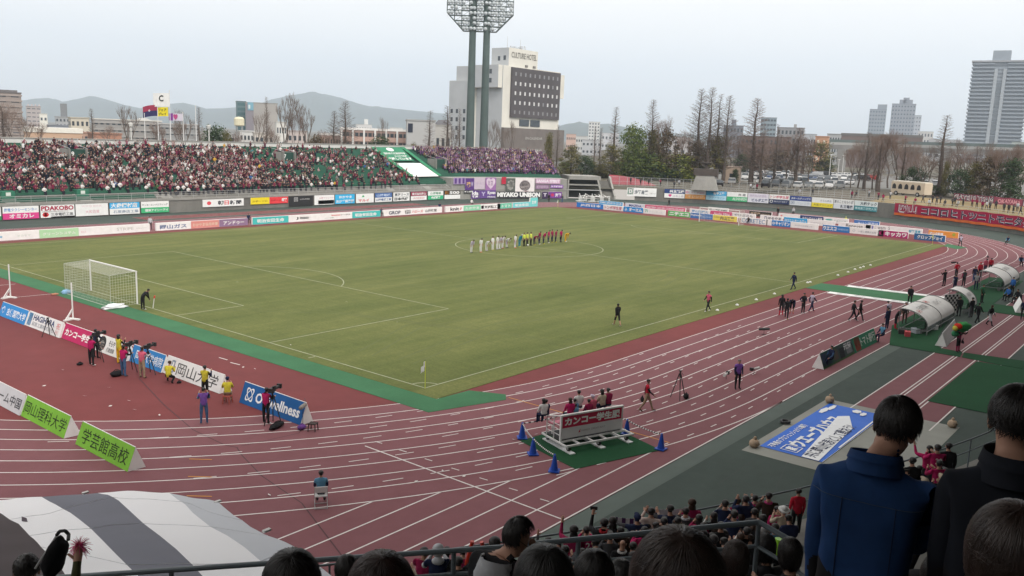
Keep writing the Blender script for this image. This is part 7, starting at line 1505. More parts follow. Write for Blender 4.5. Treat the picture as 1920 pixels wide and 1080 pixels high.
# team shelters
def shelter(label,x0,x1,yb,yf,H,wh,marks):
 t = thing('team_shelter',label,'shelter',((x0+x1)/2,(yb+yf)/2,0.035)); L = (x1-x0)/2; yb_,yf_ = yb-(yb+yf)/2,yf-(yb+yf)/2
 rm = mat('white_vinyl',(0.56,0.55,0.53),0.5,var=0.07,scale=1.2,bump=0.3); prof = []
 for i in range(11):
  a = math.pi*(1.02-0.86*i/10); prof.append((0.08+yb_*-0+((yb_+yf_)/2)+(-math.cos(math.pi-a))*0 + (yf_-yb_)/2*math.cos(a)*1.0,0.62+(H-0.62)*max(0,math.sin(min(a,math.pi)))))
 prof = [(yb_,0.62)]+[(yb_+(yf_-yb_)*(1-math.cos(math.pi*0.5*i/9))*1.02,0.62+(H-0.62)*math.sin(math.pi*0.5*i/9)) for i in range(1,9)]+[(yf_+0.05,H-0.04),(yf_+0.25,H-0.16)]
 rows = []; ns = 12
 for y,z in prof: rows.append([(-L+2*L*i/ns,y+0.03*noise.noise(Vector((i*1.3,y*3,z))),z+0.03*noise.noise(Vector((i*1.1,y*2,3)))) for i in range(ns+1)])
 mb = MB(); mb.grid(rows,rm); mb.grid([[(x,y+0.0,z-0.03) for x,y,z in r] for r in rows],rm); mb.build('roof',t,True)
 fm = mat('shelter_steel',(0.20,0.21,0.21),0.5,metal=0.4); nr = 3 if L > 2 else 2
 for k in range(nr):
  x = -L+2*L*k/(nr-1); mb = MB(); mb.path([(x,y,z+0.035) for y,z in prof],0.03,fm,6); mb.tube((x,yf_,0),(x,yf_,H-0.05),0.03,0.03,fm,6); mb.tube((x,yb_,0),(x,yb_,0.65),0.03,0.03,fm,6); mb.tube((x,yb_,0.3),(x,yf_,0.3),0.025,0.025,fm,6); mb.build('rib',t)
 mb = MB(); mb.path([(-L,yb_,0.62),(L,yb_,0.62)],0.03,fm,6); mb.path([(-L,yb_,0.25),(L,yb_,0.25)],0.03,fm,6); mb.path([(-L,yf_,0.12),(L,yf_,0.12)],0.03,fm,6); mb.build('rail',t)
 mb = MB(); gl = mat('clear_panel',(0.10,0.12,0.12),0.15,spec=0.5); mb.box((-L,yb_+0.02,0.28),(L,yb_+0.04,0.6),gl); mb.build('back_pane',t)
 n = int(2*L/0.62)
 for i in range(n):
  mb = MB(); x = -L+0.35+i*0.62; sm_ = cmat((0.03,0.09,0.05)); mb.box((x-0.24,yb_+0.3,0.42),(x+0.24,yb_+0.75,0.48),sm_); mb.box((x-0.24,yb_+0.22,0.48),(x+0.24,yb_+0.28,0.95),sm_); mb.box((x-0.03,yb_+0.4,0),(x+0.03,yb_+0.6,0.42),fm); mb.build('seat',t)
 for body,s0,s1,k0,k1,c in marks:   # writing on the curved back
  v,f,a,b,e,g = text_pts(body,0.02); mb = MB()
  for p_,q_ in v:
   s = -L+2*L*(s0+(s1-s0)*(p_-a)/(b-a)); w_ = (k0+(k1-k0)*(q_-e)/(g-e))*(len(prof)-1); i = min(len(prof)-2,int(w_)); fr_ = w_-i
   y = prof[i][0]*(1-fr_)+prof[i+1][0]*fr_; z = prof[i][1]*(1-fr_)+prof[i+1][1]*fr_; mb.v.append((s,y-0.06,z+0.06))
  mb.f = list(f); mb.m = [mb.mi(cmat(c))]*len(f); mb.build('lettering',t)
RDK = (0.40,0.09,0.08); GYK = (0.30,0.29,0.29)
shelter('nearest and longest white team shelter with a curved roof',36.2,44.6,-16.15,-14.15,1.75,1,[('三幸工業',0.16,0.40,0.55,0.72,GYK),('H',0.06,0.12,0.5,0.62,RDK),('ハローズ',0.62,0.82,0.50,0.68,GYK),('H',0.52,0.59,0.66,0.8,RDK)])
shelter('short middle white shelter for the officials',48.0,50.6,-16.6,-14.9,1.95,1,[('中国銀行',0.2,0.75,0.35,0.5,GYK)])
shelter('far white team shelter with a curved roof',64.5,72.8,-16.3,-14.2,1.85,1,[('三幸工業',0.55,0.8,0.5,0.66,GYK)])
t = thing('chequered_panel','black and white chequered panel between the two shelters','panel',(46.0,-15.0,0.035),rad(-30)); mb = MB(); mb.box((0,0,0.1),(1.7,0.04,1.75),MW)
for i in range(8):
 for j in range(8):
  if (i+j) % 2: mb.box((0.02+i*0.21,-0.006,0.12+j*0.2),(0.02+i*0.21+0.205,-0.001,0.12+j*0.2+0.195),MBK)
mb.build('panel',t)
# white boards leaning by the carrier of the green shape, buckets, bottles, benches
t = board('plain pale leaning board behind the flag carrier',(33.2,-18.2),(39.5,-17.6),0.95,full((0.42,0.43,0.43)),[],'a',0.03)
t = board('pale leaning board at the right edge beyond the shelters',(52.8,-20.0),(56,-19.3),0.95,full((0.40,0.46,0.42)),[('●',0.4,0.7,0.3,0.8,(0.05,0.22,0.12))],'a',0.03)
for u,v,c,lab in ((1701,631,(0.40,0.05,0.06),'red cool box at the open end of the nearest shelter'),(1716,625,(0.35,0.38,0.42),'grey cool box at the open end of the nearest shelter'),(1692,627,(0.03,0.03,0.03),'black kit bag at the open end of the nearest shelter'),(1750,618,(0.5,0.5,0.5),'pale box behind the nearest shelter'),(1757,612,(0.06,0.06,0.07),'dark box behind the nearest shelter')):
 q = G(u,v); t = thing('kit_box',lab,'box',(q.x,q.y,0.04),rt.uniform(0,2)); mb = MB(); mb.box((-0.28,-0.18,0),(0.28,0.18,0.30),cmat(c)); mb.build('body',t); mb = MB(); mb.box((-0.29,-0.19,0.302),(0.29,0.19,0.36),cmat(tuple(min(0.8,x*1.3+0.02) for x in c))); mb.build('lid',t); mb = MB(); mb.path([(-0.2,0,0.36),(-0.12,0,0.44),(0.12,0,0.44),(0.2,0,0.36)],0.015,MBK,5); mb.build('handle',t)
# people sitting by the green board
person('steward in navy sitting at the left end of the green leaning board',at(1557,687),rad(150),'sit',{'top': 'navy','sleeve': 'jean','legs': 'navy'}); person('steward in a pale blue bib sitting at the right end of the green leaning board',at(1653,641),rad(150),'sit',{'top': 'lblue','sleeve': 'navy','legs': 'navy'})
# small white markers along the touchline and litter
for u,v in [(1345,583),(1382,573),(1418,563),(1452,552),(1514,531),(1519,530),(1571,517),(1590,511),(1603,506),(1613,503),(1619,501),(1632,498)]:
 q = G(u,v); mb = MB(); mb.lathe([(0.14,0),(0.15,0.03),(0.06,0.12),(0.04,0.13)],MW,10); o = mb.build('marker_disc',None,False,(q.x,q.y,0.033)); tag(o,'small white marker lying on the grass along the near touchline','marker','white markers along the near touchline')
rr = random.Random(2)
for u,v in [(745,605),(650,567),(83,725),(207,763),(205,728),(159,744),(253,770),(299,780),(242,753),(118,695),(300,700),(456,690),(478,693),(545,648),(1107,766),(1196,769),(1005,816),(963,826),(505,930),(830,885),(870,895),(780,905)]:
 q = G(u,v); mb = MB(); a = rr.uniform(0,3); c,s = math.cos(a),math.sin(a); z = 0.04
 mb.face([(c*0.12,s*0.12,0.02),(-s*0.05,c*0.05,0.03),(-c*0.12,-s*0.12,0.02),(s*0.05,-c*0.05,0.0)],cmat((0.6,0.58,0.56))); o = mb.build('litter',None,False,(q.x,q.y,z)); tag(o,'scrap of pale paper lying on the track or infield','litter','scraps of pale paper on the ground')
# tripods, cameras, bags
def tripod(u,v,label,H=1.5,cam_=True,ang=0.6,lens=0.35):
 q = G(u,v); t = thing('camera_tripod',label,'tripod',(q.x,q.y,0.02),ang)
 for k in range(3): a = k*2.094+0.5; mb = MB(); mb.tube((0.45*math.cos(a),0.45*math.sin(a),0),(0.04*math.cos(a),0.04*math.sin(a),H-0.12),0.022,0.028,MBK,6); mb.build('leg',t)
 mb = MB(); mb.tube((0,0,H-0.3),(0,0,H),0.035,0.035,MBK,8); mb.box((-0.06,-0.06,H),(0.06,0.06,H+0.05),MBK); mb.tube((0,0,H),(-0.35,0.05,H-0.12),0.012,0.012,MBK,5); mb.build('head',t)
 if cam_:
  mb = MB(); mb.box((-0.25,-0.09,H+0.051),(0.12,0.09,H+0.25),MBK); mb.tube((0.12,0,H+0.15),(0.12+lens,0,H+0.15),0.07,0.08,MBK,12); mb.box((0.12+lens,-0.11,H+0.05),(0.22+lens,0.11,H+0.26),MBK); mb.box((-0.1,-0.12,H+0.251),(0.1,-0.04,H+0.33),MBK); mb.build('camera',t)
 return t
tripod(184,678,'tripod camera in front of the red bib and black trousers',1.45,ang=0.3); tripod(245,697,'tripod camera between the red emblem and the jeans wearer',1.4,ang=0.4); tripod(279,702,'tripod camera held by the pink bib photographer',1.4,ang=0.4); tripod(512,796,'large tripod camera at the dark blue board',1.5,ang=0.45,lens=0.45); tripod(92,631,'unattended thin tripod behind the white capitals board',1.15,False); tripod(1272,748,'unattended dark tripod standing on the lanes',1.5,False,1.2)
def bag(u,v,label,r=(0.4,0.22,0.2),c=(0.015,0.015,0.017),ang=0.0,z=0.02):
 r = (r[0]*.85,r[1]*.75,r[2]*.7); q = G(u,v); t = thing('camera_bag',label,'bag',(q.x,q.y,z),ang); blob('bag_body',(0,0,r[2]*0.9),r,clothm(c),t,14,0.25,u*0.1); mb = MB(); mb.path([(-r[0]*.5,0,r[2]*1.7),(-r[0]*.2,0,r[2]*2.2),(r[0]*.2,0,r[2]*2.2),(r[0]*.5,0,r[2]*1.7)],0.02,clothm(c),5); mb.build('strap',t)
bag(150,685,'small black bag on the red ground left of the red bib',(0.22,0.15,0.11)); bag(219,706,'black camera bag at the feet of the jeans wearer',(0.42,0.25,0.24)); bag(519,803,'long black bag before the dark blue board',(0.62,0.24,0.2),ang=0.3); bag(566,806,'purple bag behind the end of the dark blue board',(0.26,0.2,0.18),(0.13,0.05,0.22)); bag(336,719,'small black bag beside the squatting photographer',(0.16,0.12,0.09)); bag(1286,748,'black case beside the unattended tripod on the lanes',(0.3,0.2,0.22),ang=0.5); bag(1203,768,'black bag carried by the walking red bib photographer',(0.24,0.12,0.2),ang=0.6,z=0.42)
def stool(u,v,label,c,h=0.36):
 q = G(u,v); t = thing('stool',label,'stool',(q.x,q.y,0.02),0.5); mb = MB(); mb.box((-0.18,-0.18,h-0.04),(0.18,0.18,h),cmat(c)); mb.build('seat',t)
 for x in (-0.15,0.15):
  for y in (-0.15,0.15): mb = MB(); mb.tube((x*1.15,y*1.15,0),(x,y,h-0.041),0.025,0.025,cmat(c),6); mb.build('leg',t)
stool(587,808,'small dark stool at the end of the dark blue board',(0.03,0.018,0.016)); stool(427,757,'small red stool under the sitting yellow bib photographer',(0.30,0.06,0.04),0.40)
# microphones and long lenses
def mic(u,v,label,c,L,ang,h=0.5):
 q = G(u,v); t = thing('microphone',label,'microphone',(q.x,q.y,0.02),ang); mb = MB(); mb.lathe([(0.03,-L/2),(0.09,-L/2+0.05),(0.10,0),(0.09,L/2-0.05),(0.03,L/2)],mat('fur_%d' % int(c[0]*255),c,1.0,var=0.2,scale=20),10); o = mb.build('windshield',t); o.rotation_euler = (0,math.pi/2,0); o.location = (0,0,h)
 mb = MB(); mb.tube((0,0,0),(0,0,h),0.012,0.012,MBK,5); mb.tube((-0.2,0,0.01),(0.2,0,0.01),0.012,0.012,MBK,5); mb.tube((0,-0.2,0.02),(0,0.2,0.02),0.012,0.012,MBK,5); mb.build('stand',t)
mic(568,800,'furry grey microphone at the end of the dark blue board',(0.22,0.20,0.18),0.62,0.5,0.95); mic(1432,628,'dark furry microphone standing alone on the lanes',(0.05,0.055,0.055),0.9,-0.6,0.42); mic(1788,494,'dark microphone lying on the far straight lanes',(0.03,0.03,0.03),0.9,-0.4,0.12); mic(1852,483,'dark bag like microphone on the far bend lanes',(0.02,0.02,0.02),0.9,0.2,0.12)
for (u,v,z,ang,lab) in ((1361,712,0.35,0.15,'white telephoto lens with camera on the left of the purple bib'),(1414,702,0.35,2.9,'white tipped telephoto lens on the right of the purple bib')):
 q = G(u,v); t = thing('telephoto_camera',lab,'camera',(q.x,q.y,z),ang); mb = MB(); mb.tube((-0.42,0,0),(-0.12,0,0),0.085,0.075,cmat((0.55,0.55,0.54)),12); mb.tube((-0.119,0,0),(0.2,0,0),0.06,0.05,cmat((0.5,0.5,0.49)),12); mb.build('lens',t); mb = MB(); mb.box((0.2,-0.09,-0.08),(0.36,0.09,0.1),MBK); mb.build('camera_body',t); mb = MB(); mb.tube((0,0,-0.05),(0.05,0,-z+0.02),0.015,0.015,MBK,6); mb.build('monopod',t)
# steward on a folding chair on the bend
q = G(602,950); ang = rad(52)
t = thing('folding_chair','white folding chair on the near bend under the steward','chair',(q.x,q.y,0.02),ang-math.pi/2)
mb = MB(); mb.box((-0.22,-0.2,0.43),(0.22,0.2,0.46),MW); mb.build('seat',t); mb = MB(); mb.box((-0.22,-0.25,0.62),(0.22,-0.22,0.84),MW); mb.build('backrest',t)
for s in (-0.22,0.22): mb = MB(); mb.tube((s,-0.24,0.84),(s,0.22,0.0),0.014,0.014,M_STEEL,6); mb.build('leg',t); mb = MB(); mb.tube((s,0.15,0.44),(s,-0.25,0.0),0.014,0.014,M_STEEL,6); mb.build('leg',t)
mb = MB(); mb.tube((-0.22,-0.25,0.02),(0.22,-0.25,0.02),0.012,0.012,M_STEEL,6); mb.tube((-0.22,0.22,0.02),(0.22,0.22,0.02),0.012,0.012,M_STEEL,6); mb.build('stretcher',t)
person('steward in a light blue vest sitting on the folding chair, seen from behind',(q.x,q.y,0.02),ang,'sit',{'top': 'lblue','sleeve': 'navy','legs': 'black'},sub=1)
mb = MB(); d = Vector((math.cos(ang),math.sin(ang),0)); n_ = Vector((-d.y,d.x,0)); p = Vector((q.x,q.y,0.02))-d*0.17
# tarpaulin and banner on the asphalt
t = thing('ground_banner','blue and white lettered banner spread on the asphalt before the near stand','banner',(0,0,0.012))
BL = mat('banner_blue',(0.008,0.115,0.55),0.6,var=0.06,scale=0.5); BW = mat('banner_white',(0.74,0.76,0.78),0.6,var=0.04,scale=0.5); y0,y1,x0,x1 = -19.75,-16.9,4.45,13.5
mb = MB(); rows = []
for j in range(9): rows.append([(x0+(x1-x0)*i/24,y0+(y1-y0)*j/8,0.016+0.012*noise.noise(Vector((i*0.5,j*0.7,1)))) for i in range(25)])
mb.grid(rows,BL); mb.tube((x0,y0,.02),(x1,y0,.02),0.012,0.012,BW,5); mb.build('cloth',t)
mb = MB(); z = 0.036
mb.face([(4.46,-18.83,z),(4.46,-19.6,z),(10.1,-19.22,z),(12.0,-18.45,z),(11.5,-18.02,z)],BW); seg(mb,(6.8,-19.68),(13.45,-19.62),0.08,z,BW); mb.build('white_band',t)
mb = MB()
for i,(cx,cy,rx,ry) in enumerate(((12.0,-17.15,0.55,0.14),(12.75,-17.3,0.5,0.12),(13.0,-18.5,0.28,0.2),(12.75,-18.9,0.3,0.13))): mb.face([(cx+rx*math.cos(k*0.5236)*(1+0.2*(k % 2)),cy+ry*math.sin(k*0.5236)*(1+0.2*(k % 2)),z+0.004*(1+i)) for k in range(12)],BW)
mb.build('swirl',t)
lettering_h(t,'不動産のプロフェッショナル集団',cmat((0.76,0.78,0.8)),4.7,8.9,-17.5,-17.12,0.040,0.02); lettering_h(t,'ウエーブハウス',cmat((0.76,0.78,0.8)),5.6,11.3,-18.5,-17.62,0.042,0.05); lettering_h(t,'共に岡山代表として戦おう!',cmat((0.04,0.05,0.10)),4.7,10.4,-19.38,-18.72,0.046,0.01)
mb = MB()
for a,b in (((4.75,-18.5),(5.5,-18.5)),((5.5,-18.5),(5.5,-17.75)),((5.5,-17.75),(4.75,-17.75)),((4.75,-17.75),(4.75,-18.5))): seg(mb,a,b,0.05,0.043,BW)
mb.build('logo_box',t); lettering_h(t,'家',cmat((0.76,0.78,0.8)),4.9,5.35,-18.4,-17.85,0.043,0.04)
mb = MB(); rows = []
for j in range(9): rows.append([(3.4+10.9*i/20,-23.1+6.6*j/8,0.009+0.003*noise.noise(Vector((i*0.6,j*0.6,5)))) for i in range(21)])
mb.grid(rows,mat('grey_tarpaulin',(0.24,0.245,0.22),0.8,var=0.12,scale=0.5)); o = mb.build('tarpaulin'); tag(o,'large grey tarpaulin under the blue and white banner','tarpaulin')
for (x,y),lab in (((4.2,-16.75),'tan sandbag at the near left corner of the blue banner'),((13.7,-16.85),'tan sandbag at the far corner of the blue banner'),((14.1,-22.8),'tan sandbag at the right corner of the grey tarpaulin')):
 t = thing('sandbag',lab,'sandbag',(x,y,0.02)); blob('sack',(0,0,0.16),(0.27,0.23,0.20),mat('sackcloth',(0.36,0.27,0.19),0.95,var=0.15,scale=6),t,14,0.2,x); blob('tied_neck',(0.03,0,0.38),(0.09,0.08,0.1),mat('sackcloth',(0.36,0.27,0.19)),t,10,0.3,x+1)
mb = MB(); n = 16; mb.path([(0.22*math.cos(k*2*math.pi/n),0.2*math.sin(k*2*math.pi/n),0.08) for k in range(n+1)],0.07,MBK,6); q = G(1472,794); o = mb.build('cable_coil',None,False,(q.x,q.y,0.02)); tag(o,'black coil of cable beside the blue banner','cable')
# ------------------------------------------------------------------ near stand, roof, rails
def nfloor(R_): return 3.7+0.51*(R_-63.0) if R_ < 74.2 else 9.412+0.61*(R_-74.2)
def nstep(R_): return nfloor(62.2+0.8*math.floor((R_-62.2)/0.8)+0.4)
def npath(Rr,a0=math.pi*0.98,x1=95.0):
 pts = [(LC.x+Rr*math.cos(a),34+Rr*math.sin(a)) for a in [a0+(1.5*math.pi-a0)*i/40 for i in range(41)]]
 return pts+[(LC.x+(x1-LC.x)*i/12,34-Rr) for i in range(1,13)]
NS = thing('near_stand','dark terraced near stand under the spectators in the foreground','grandstand',(-20,-30,0))
def npart(mb,name): o = mb.build(name); o.parent = NS; o.matrix_parent_inverse = Matrix.Translation((20,30,0)); return o
mb = MB(); mb.grid([[(x,y,z) for x,y in npath(Rr)] for Rr,z in ((61.85,0),(61.85,nstep(62.3)),(62.2,nstep(62.3)))],M_CONCD); npart(mb,'front_wall')
mb = MB()
for i in range(38):
 Ra = 62.2+0.8*i; z = nstep(Ra+0.4)
 A,B,Cc = npath(Ra),npath(Ra+0.8),nstep(Ra+1.2)
 mb.grid([[(x,y,z) for x,y in A],[(x,y,z) for x,y in B],[(x,y,Cc) for x,y in B]],M_CONCD)
npart(mb,'terrace')
mb = MB(); mb.grid([[(x,y,z) for x,y in npath(92.6)] for z in (0,29)],M_CONCD); npart(mb,'back_wall')
MRF = mat('roof_underside',(0.16,0.16,0.16),0.9); mb = MB()
ra0 = rad(229); lo = [(Rr,z) for Rr,z in ((59.0,24.0),(92.6,27.5))]  # unseen roof; its front edge is pushed forward to darken the asphalt
mb.grid([[(x,y,z) for x,y in npath(Rr,ra0)] for Rr,z in lo],MRF); mb.grid([[(x,y,z+0.6) for x,y in npath(Rr,ra0)] for Rr,z in lo],cmat((0.4,0.4,0.4))); mb.grid([[(x,y,24.0+k) for x,y in npath(59.0,ra0)] for k in (0,0.6)],MRF); npart(mb,'roof')
for k in range(8):
 x = -14+15*k; mb = MB(); mb.tube((x,34-90.5 if x > 12 else 34-math.sqrt(90.5**2-(x-12)**2),0),(x,34-90.5 if x > 12 else 34-math.sqrt(90.5**2-(x-12)**2),27.0),0.4,0.4,M_CONCD,10); npart(mb,'roof_column')
MR = mat('blue_grey_rail',(0.10,0.125,0.14),0.45,metal=0.2,spec=0.5,var=0.1,scale=6)
def rail(label,P,r,lower=(0.5,),posts=(),drop=1.5):
 t = thing('hand_rail',label,'railing',(0,0,0))
 mb = MB(); mb.path(P,r,MR,10); mb.build('top_bar',t)
 for d in lower: mb = MB(); mb.path([p-Vector((0,0,d)) for p in P],r*0.75,MR,8); mb.build('lower_bar',t)
 for p in posts: mb = MB(); mb.tube(p-Vector((0,0,drop)),p-Vector((0,0,r*0.8)),r*0.9,r*0.9,MR,8); mb.build('post',t)
a,b = D3(172,1079,8.1),D3(1000,1022,8.1); rail('blue grey hand rail sloping up across the bottom of the photo to the hooded man',[D3(-200,1102,8.1),a,b],0.026,(0.24,),[a.lerp(b,0.18),a.lerp(b,0.82)])
a,b = D3(972,1022,8.1),D3(1423,979,8.1); c = D3(1482,1013,7.9); c2 = D3(1560,1065,7.6)
rail('hand rail before the big brown head, bent down at its right end',[a,b,c,c2],0.026,(0.24,),[a.lerp(b,0.25),b,c2],1.6)
a,b = D3(1690,962,9.5),D3(1800,944,9.5); rail('short piece of hand rail between the denim jacket and the black coat',[a,b],0.028,(0.23,),[b])
FRr = [Vector((x,y,4.62-0.10*max(0,(x+20)/10))) for x,y in npath(62.0,rad(205),60)]
rail('long front rail of the near stand behind the lowest spectators',FRr,0.025,(0.4,),FRr[::2],1.4)
# ------------------------------------------------------------------ the great striped flag held over the bend
def fl_surf(u,v):
 d = ray(u,v); lo_,hi_ = 3.0,60.0
 for i in range(60):
  m = (lo_+hi_)/2; q = CAM+d*m
  if q.z > 6.45+0.27*(orad(q.x,q.y)-62): lo_ = m
  else: hi_ = m
 return CAM+d*lo_
lines = [[(-420,985),(-330,1010),(-250,1080),(-190,1150)],[(-30,938),(46,994),(80,1030),(160,1120)],[(78,932),(141,967),(245,1065),(330,1150)],[(183,924),(229,944),(370,1062),(450,1135)],[(318,925),(352,950),(500,1053),(580,1120)],[(408,941),(480,987),(557,1028),(640,1082)]]
t = thing('giant_flag','huge white flag with dark and grey stripes spread over the spectators at the lower left','flag',(0,0,0))
fm = [mat('flag_charcoal',(0.060,0.046,0.050),0.85,var=0.08,scale=0.8),mat('flag_white',(0.84,0.84,0.86),0.8,var=0.02,scale=0.5),mat('flag_grey',(0.16,0.165,0.20),0.85,var=0.05,scale=0.8),mat('flag_white',(0.8,0.8,0.82)),mat('flag_pale_grey',(0.52,0.54,0.58),0.85,var=0.03,scale=0.8)]
def curve(pts,n=14):
 out_ = []
 for k in range(n+1):
  s = k/n*(len(pts)-1); i = min(len(pts)-2,int(s)); f = s-i; f = f
  out_.append((pts[i][0]*(1-f)+pts[i+1][0]*f,pts[i][1]*(1-f)+pts[i+1][1]*f))
 return out_
SEAM = []
for k in range(5):
 A,B = curve(lines[k]),curve(lines[k+1]); rows = []
 for (u0,v0),(u1,v1) in zip(A,B):
  row = []
  for j in range(13):
   f = j/12; u,v = u0*(1-f)+u1*f,v0*(1-f)+v1*f
   q = fl_surf(u,v); q.z += 0.10*noise.noise(Vector((q.x*0.6,q.y*0.6,0.5)))+0.035*noise.noise(Vector((q.x*1.9,q.y*1.1,2)))
   row.append(q)
  rows.append(row)
 SEAM.append(rows)
 mb = MB(); mb.grid(rows,fm[k]); mb.grid([[p-Vector((0,0,0.012)) for p in r] for r in rows],fm[k]); mb.build('stripe',t,True)
for u,v in ((160,924),(408,941),(500,995)): q = fl_surf(u,v); mb = MB(); mb.box((q.x-0.06,q.y-0.03,q.z-0.01),(q.x+0.06,q.y+0.03,q.z+0.02),MW); mb.build('edge_tab',t)
for j in (3,6,9,12):
 mb = MB()
 for rows in SEAM[1:]: mb.path([p+Vector((0,0,0.004)) for p in rows[j]],0.003,clothm((0.58,0.59,0.62)),4)
 mb.build('seam',t)
q = fl_surf(52,981); mb = MB(); mb.face([q+Vector((0,0,0.02)),q+Vector((0.05,0.16,0.02)),q+Vector((0.02,0.28,0.02)),q+Vector((-0.05,0.1,0.02))],clothm((0.12,0.10,0.12))); mb.build('small_mark',t)

# ------------------------------------------------------------------ spectators of the near stand
def strands(name,parent,c,r,m,n,L,seed=1,fwd=Vector((0,1,0)),lift=0.006,low=-0.35,width=0.0032,mess=0.35,face=0.55):
 """hair: many fine tapered locks that lie along the skull from the crown"""
 rs = random.Random(seed); mb = MB(); k = mb.mi(m); back = -fwd
 crown = (Vector((0,0,1))+back*0.25).normalized()
 for i in range(n):
  while True:
   d = Vector((rs.gauss(0,1),rs.gauss(0,1),rs.gauss(0,1))).normalized()
   if d.z > low and not (d.dot(fwd) > face and d.z < 0.55): break
  tg = (d-crown*d.dot(crown)); tg = tg.normalized() if tg.length > 0.05 else Vector((rs.uniform(-1,1),rs.uniform(-1,1),0)).normalized()
  tg = (tg+Vector((rs.uniform(-1,1),rs.uniform(-1,1),rs.uniform(-.6,.4)))*mess).normalized()
  p = d.copy(); pts = []; ns = 5; l = L*rs.uniform(0.6,1.2); lf = lift*rs.uniform(0.3,1.3)
  for j in range(ns+1):
   q = Vector((p.x*(r[0]+lf*j/ns),p.y*(r[1]+lf*j/ns),p.z*(r[2]+lf*j/ns)))
   pts.append(q)
   p = p+tg*(l/ns/r[0]); 
   if p.z > -0.25: p.normalize()
   else: p = Vector((p.x,p.y,p.z)); h_ = math.hypot(p.x,p.y); p = Vector((p.x/max(h_,.3)*0.97,p.y/max(h_,.3)*0.97,p.z)) if h_ > 0.97 else p
   tg = (tg-p.normalized()*tg.dot(p.normalized())*0.9+Vector((0,0,-0.12))).normalized()
  b = len(mb.v)
  for j,q in enumerate(pts):
   w_ = width*(1-0.75*j/ns); e = q.cross(tg).normalized() if q.cross(tg).length > 1e-4 else Vector((1,0,0)); o_ = q.normalized()
   mb.v += [tuple(q-e*w_),tuple(q+e*w_),tuple(q+o_*w_*0.8)]
  for j in range(ns):
   a0 = b+3*j
   for x,y in ((0,2),(2,1)): mb.f.append((a0+x,a0+y,a0+3+y,a0+3+x)); mb.m.append(k)
 bm = bmesh.new(); bmesh.ops.create_uvsphere(bm,u_segments=24,v_segments=14,radius=1)
 bmesh.ops.delete(bm,geom=[v for v in bm.verts if v.co.z < low-0.1 or (v.co.dot(fwd) > face+0.12 and v.co.z < 0.5)],context='VERTS')
 for v in bm.verts: v.co = Vector((v.co.x*r[0],v.co.y*r[1],v.co.z*r[2]))*0.995
 me = bpy.data.meshes.new('h'); bm.to_mesh(me); bm.free()
 b = len(mb.v); mb.v += [tuple(v.co) for v in me.vertices]
 for p_ in me.polygons: mb.f.append(tuple(b+i for i in p_.vertices)); mb.m.append(k)
 bpy.data.meshes.remove(me); o = mb.build(name,parent,True); o.location = c; return o
def hair_m(nm,rgb): return mat(nm,rgb,0.42,var=0.25,scale=30,spec=0.45)
HBK = hair_m('near_black_hair',(0.010,0.008,0.008)); HDB = hair_m('near_dark_brown_hair',(0.028,0.014,0.012)); HBR = hair_m('near_brown_hair',(0.030,0.018,0.014)); HGR = hair_m('near_charcoal_hair',(0.020,0.020,0.020))
LOOK = Vector((45,22))
POSE['bleacher'] = {'hips': (1.45,1.45),'knees': (1.5,1.5),'arms': ((0.55,0.12,1.0),(0.55,0.12,1.0)),'spread': 0.05,'nod': 0.15}
POSE['denim'] = {'arms': ((0.10,0.03,0.25),(0.55,0.03,0.9)),'bend': 0.16,'nod': 0.40,'turn': -0.55,'spread': 0.05,'drop': 0.04}
POSE['coat'] = {'arms': ((0.1,0.03,0.2),(0.1,0.03,0.2)),'bend': 0.05,'nod': 0.1,'spread': 0.05,'drop': 0.04}
POSE['hooded'] = {'arms': ((0.2,0.04,0.5),(0.2,0.04,0.5)),'bend': 0.12,'nod': 0.30,'turn': -0.95}
POSE['pompom'] = {'arms': ((0.3,0.15,0.6),(1.0,0.40,1.45)),'ins': 0.1,'nod': 0.05}
def big(label,u,v,D,pose,cl,ang,hm,n,L,low=-0.35,s=1.0,bulk=1.0,fat=1.0,face=0.55,width=0.0026,mess=0.16,rsc=0.95,hair=True):
 J = skeleton(POSE[pose]); top = D3(u,v,D); ctr = (J['crown']*0.35+J['face']*0.65)
 M = Matrix.Rotation(ang-math.pi/2,3,'Z'); H = (ctr.z+0.125*rsc)*s; off = M @ (ctr*s)
 loc = (top.x-off.x,top.y-off.y,top.z-H)
 o = person(label,loc,ang,pose,cl,'bald',s,None,fat,3 if D < 3.6 and fat > 1.2 else 2,True,bulk)
 if hair:
  f = J['nose']-J['face']; f.z = 0; strands('hair',o,ctr+Vector((0,-0.008,0.0)),(0.098*rsc,0.112*rsc,0.122*rsc),hm,n,L,int(u),f.normalized(),low=low,face=face,width=width,mess=mess)
 return o,J
DEN = mat('denim',(0.014,0.042,0.125),0.85,var=0.35,scale=3.5,bump=0.5,spec=0.15); COAT = mat('black_coat_cloth',(0.012,0.014,0.020),0.85,var=0.25,scale=4,bump=0.2,spec=0.15)
def redress(o,m,slots):
 k = 0.9/o.scale[0]
 for v in o.data.vertices:
  if v.co.z < 1.52: c = v.co*k; v.co += v.normal*(0.016*noise.noise(Vector((c.x*7,c.y*7,c.z*3.2)))+0.007*noise.noise(Vector((c.x*16,c.y*16,c.z*13))))
 for i in slots: o.material_slots[i].material = m
o,J = big('man in a dark blue denim jacket with his back to the viewer',1690,741,3.5,'denim',{'top': 'navy','legs': 'black'},rad(12),HBK,2600,0.045,-0.18,0.985,1.10,1.32,0.42,0.0022,0.55,0.9); redress(o,DEN,(2,3,4))
mb = MB(); n = 22; nk = J['neck']; rows = []
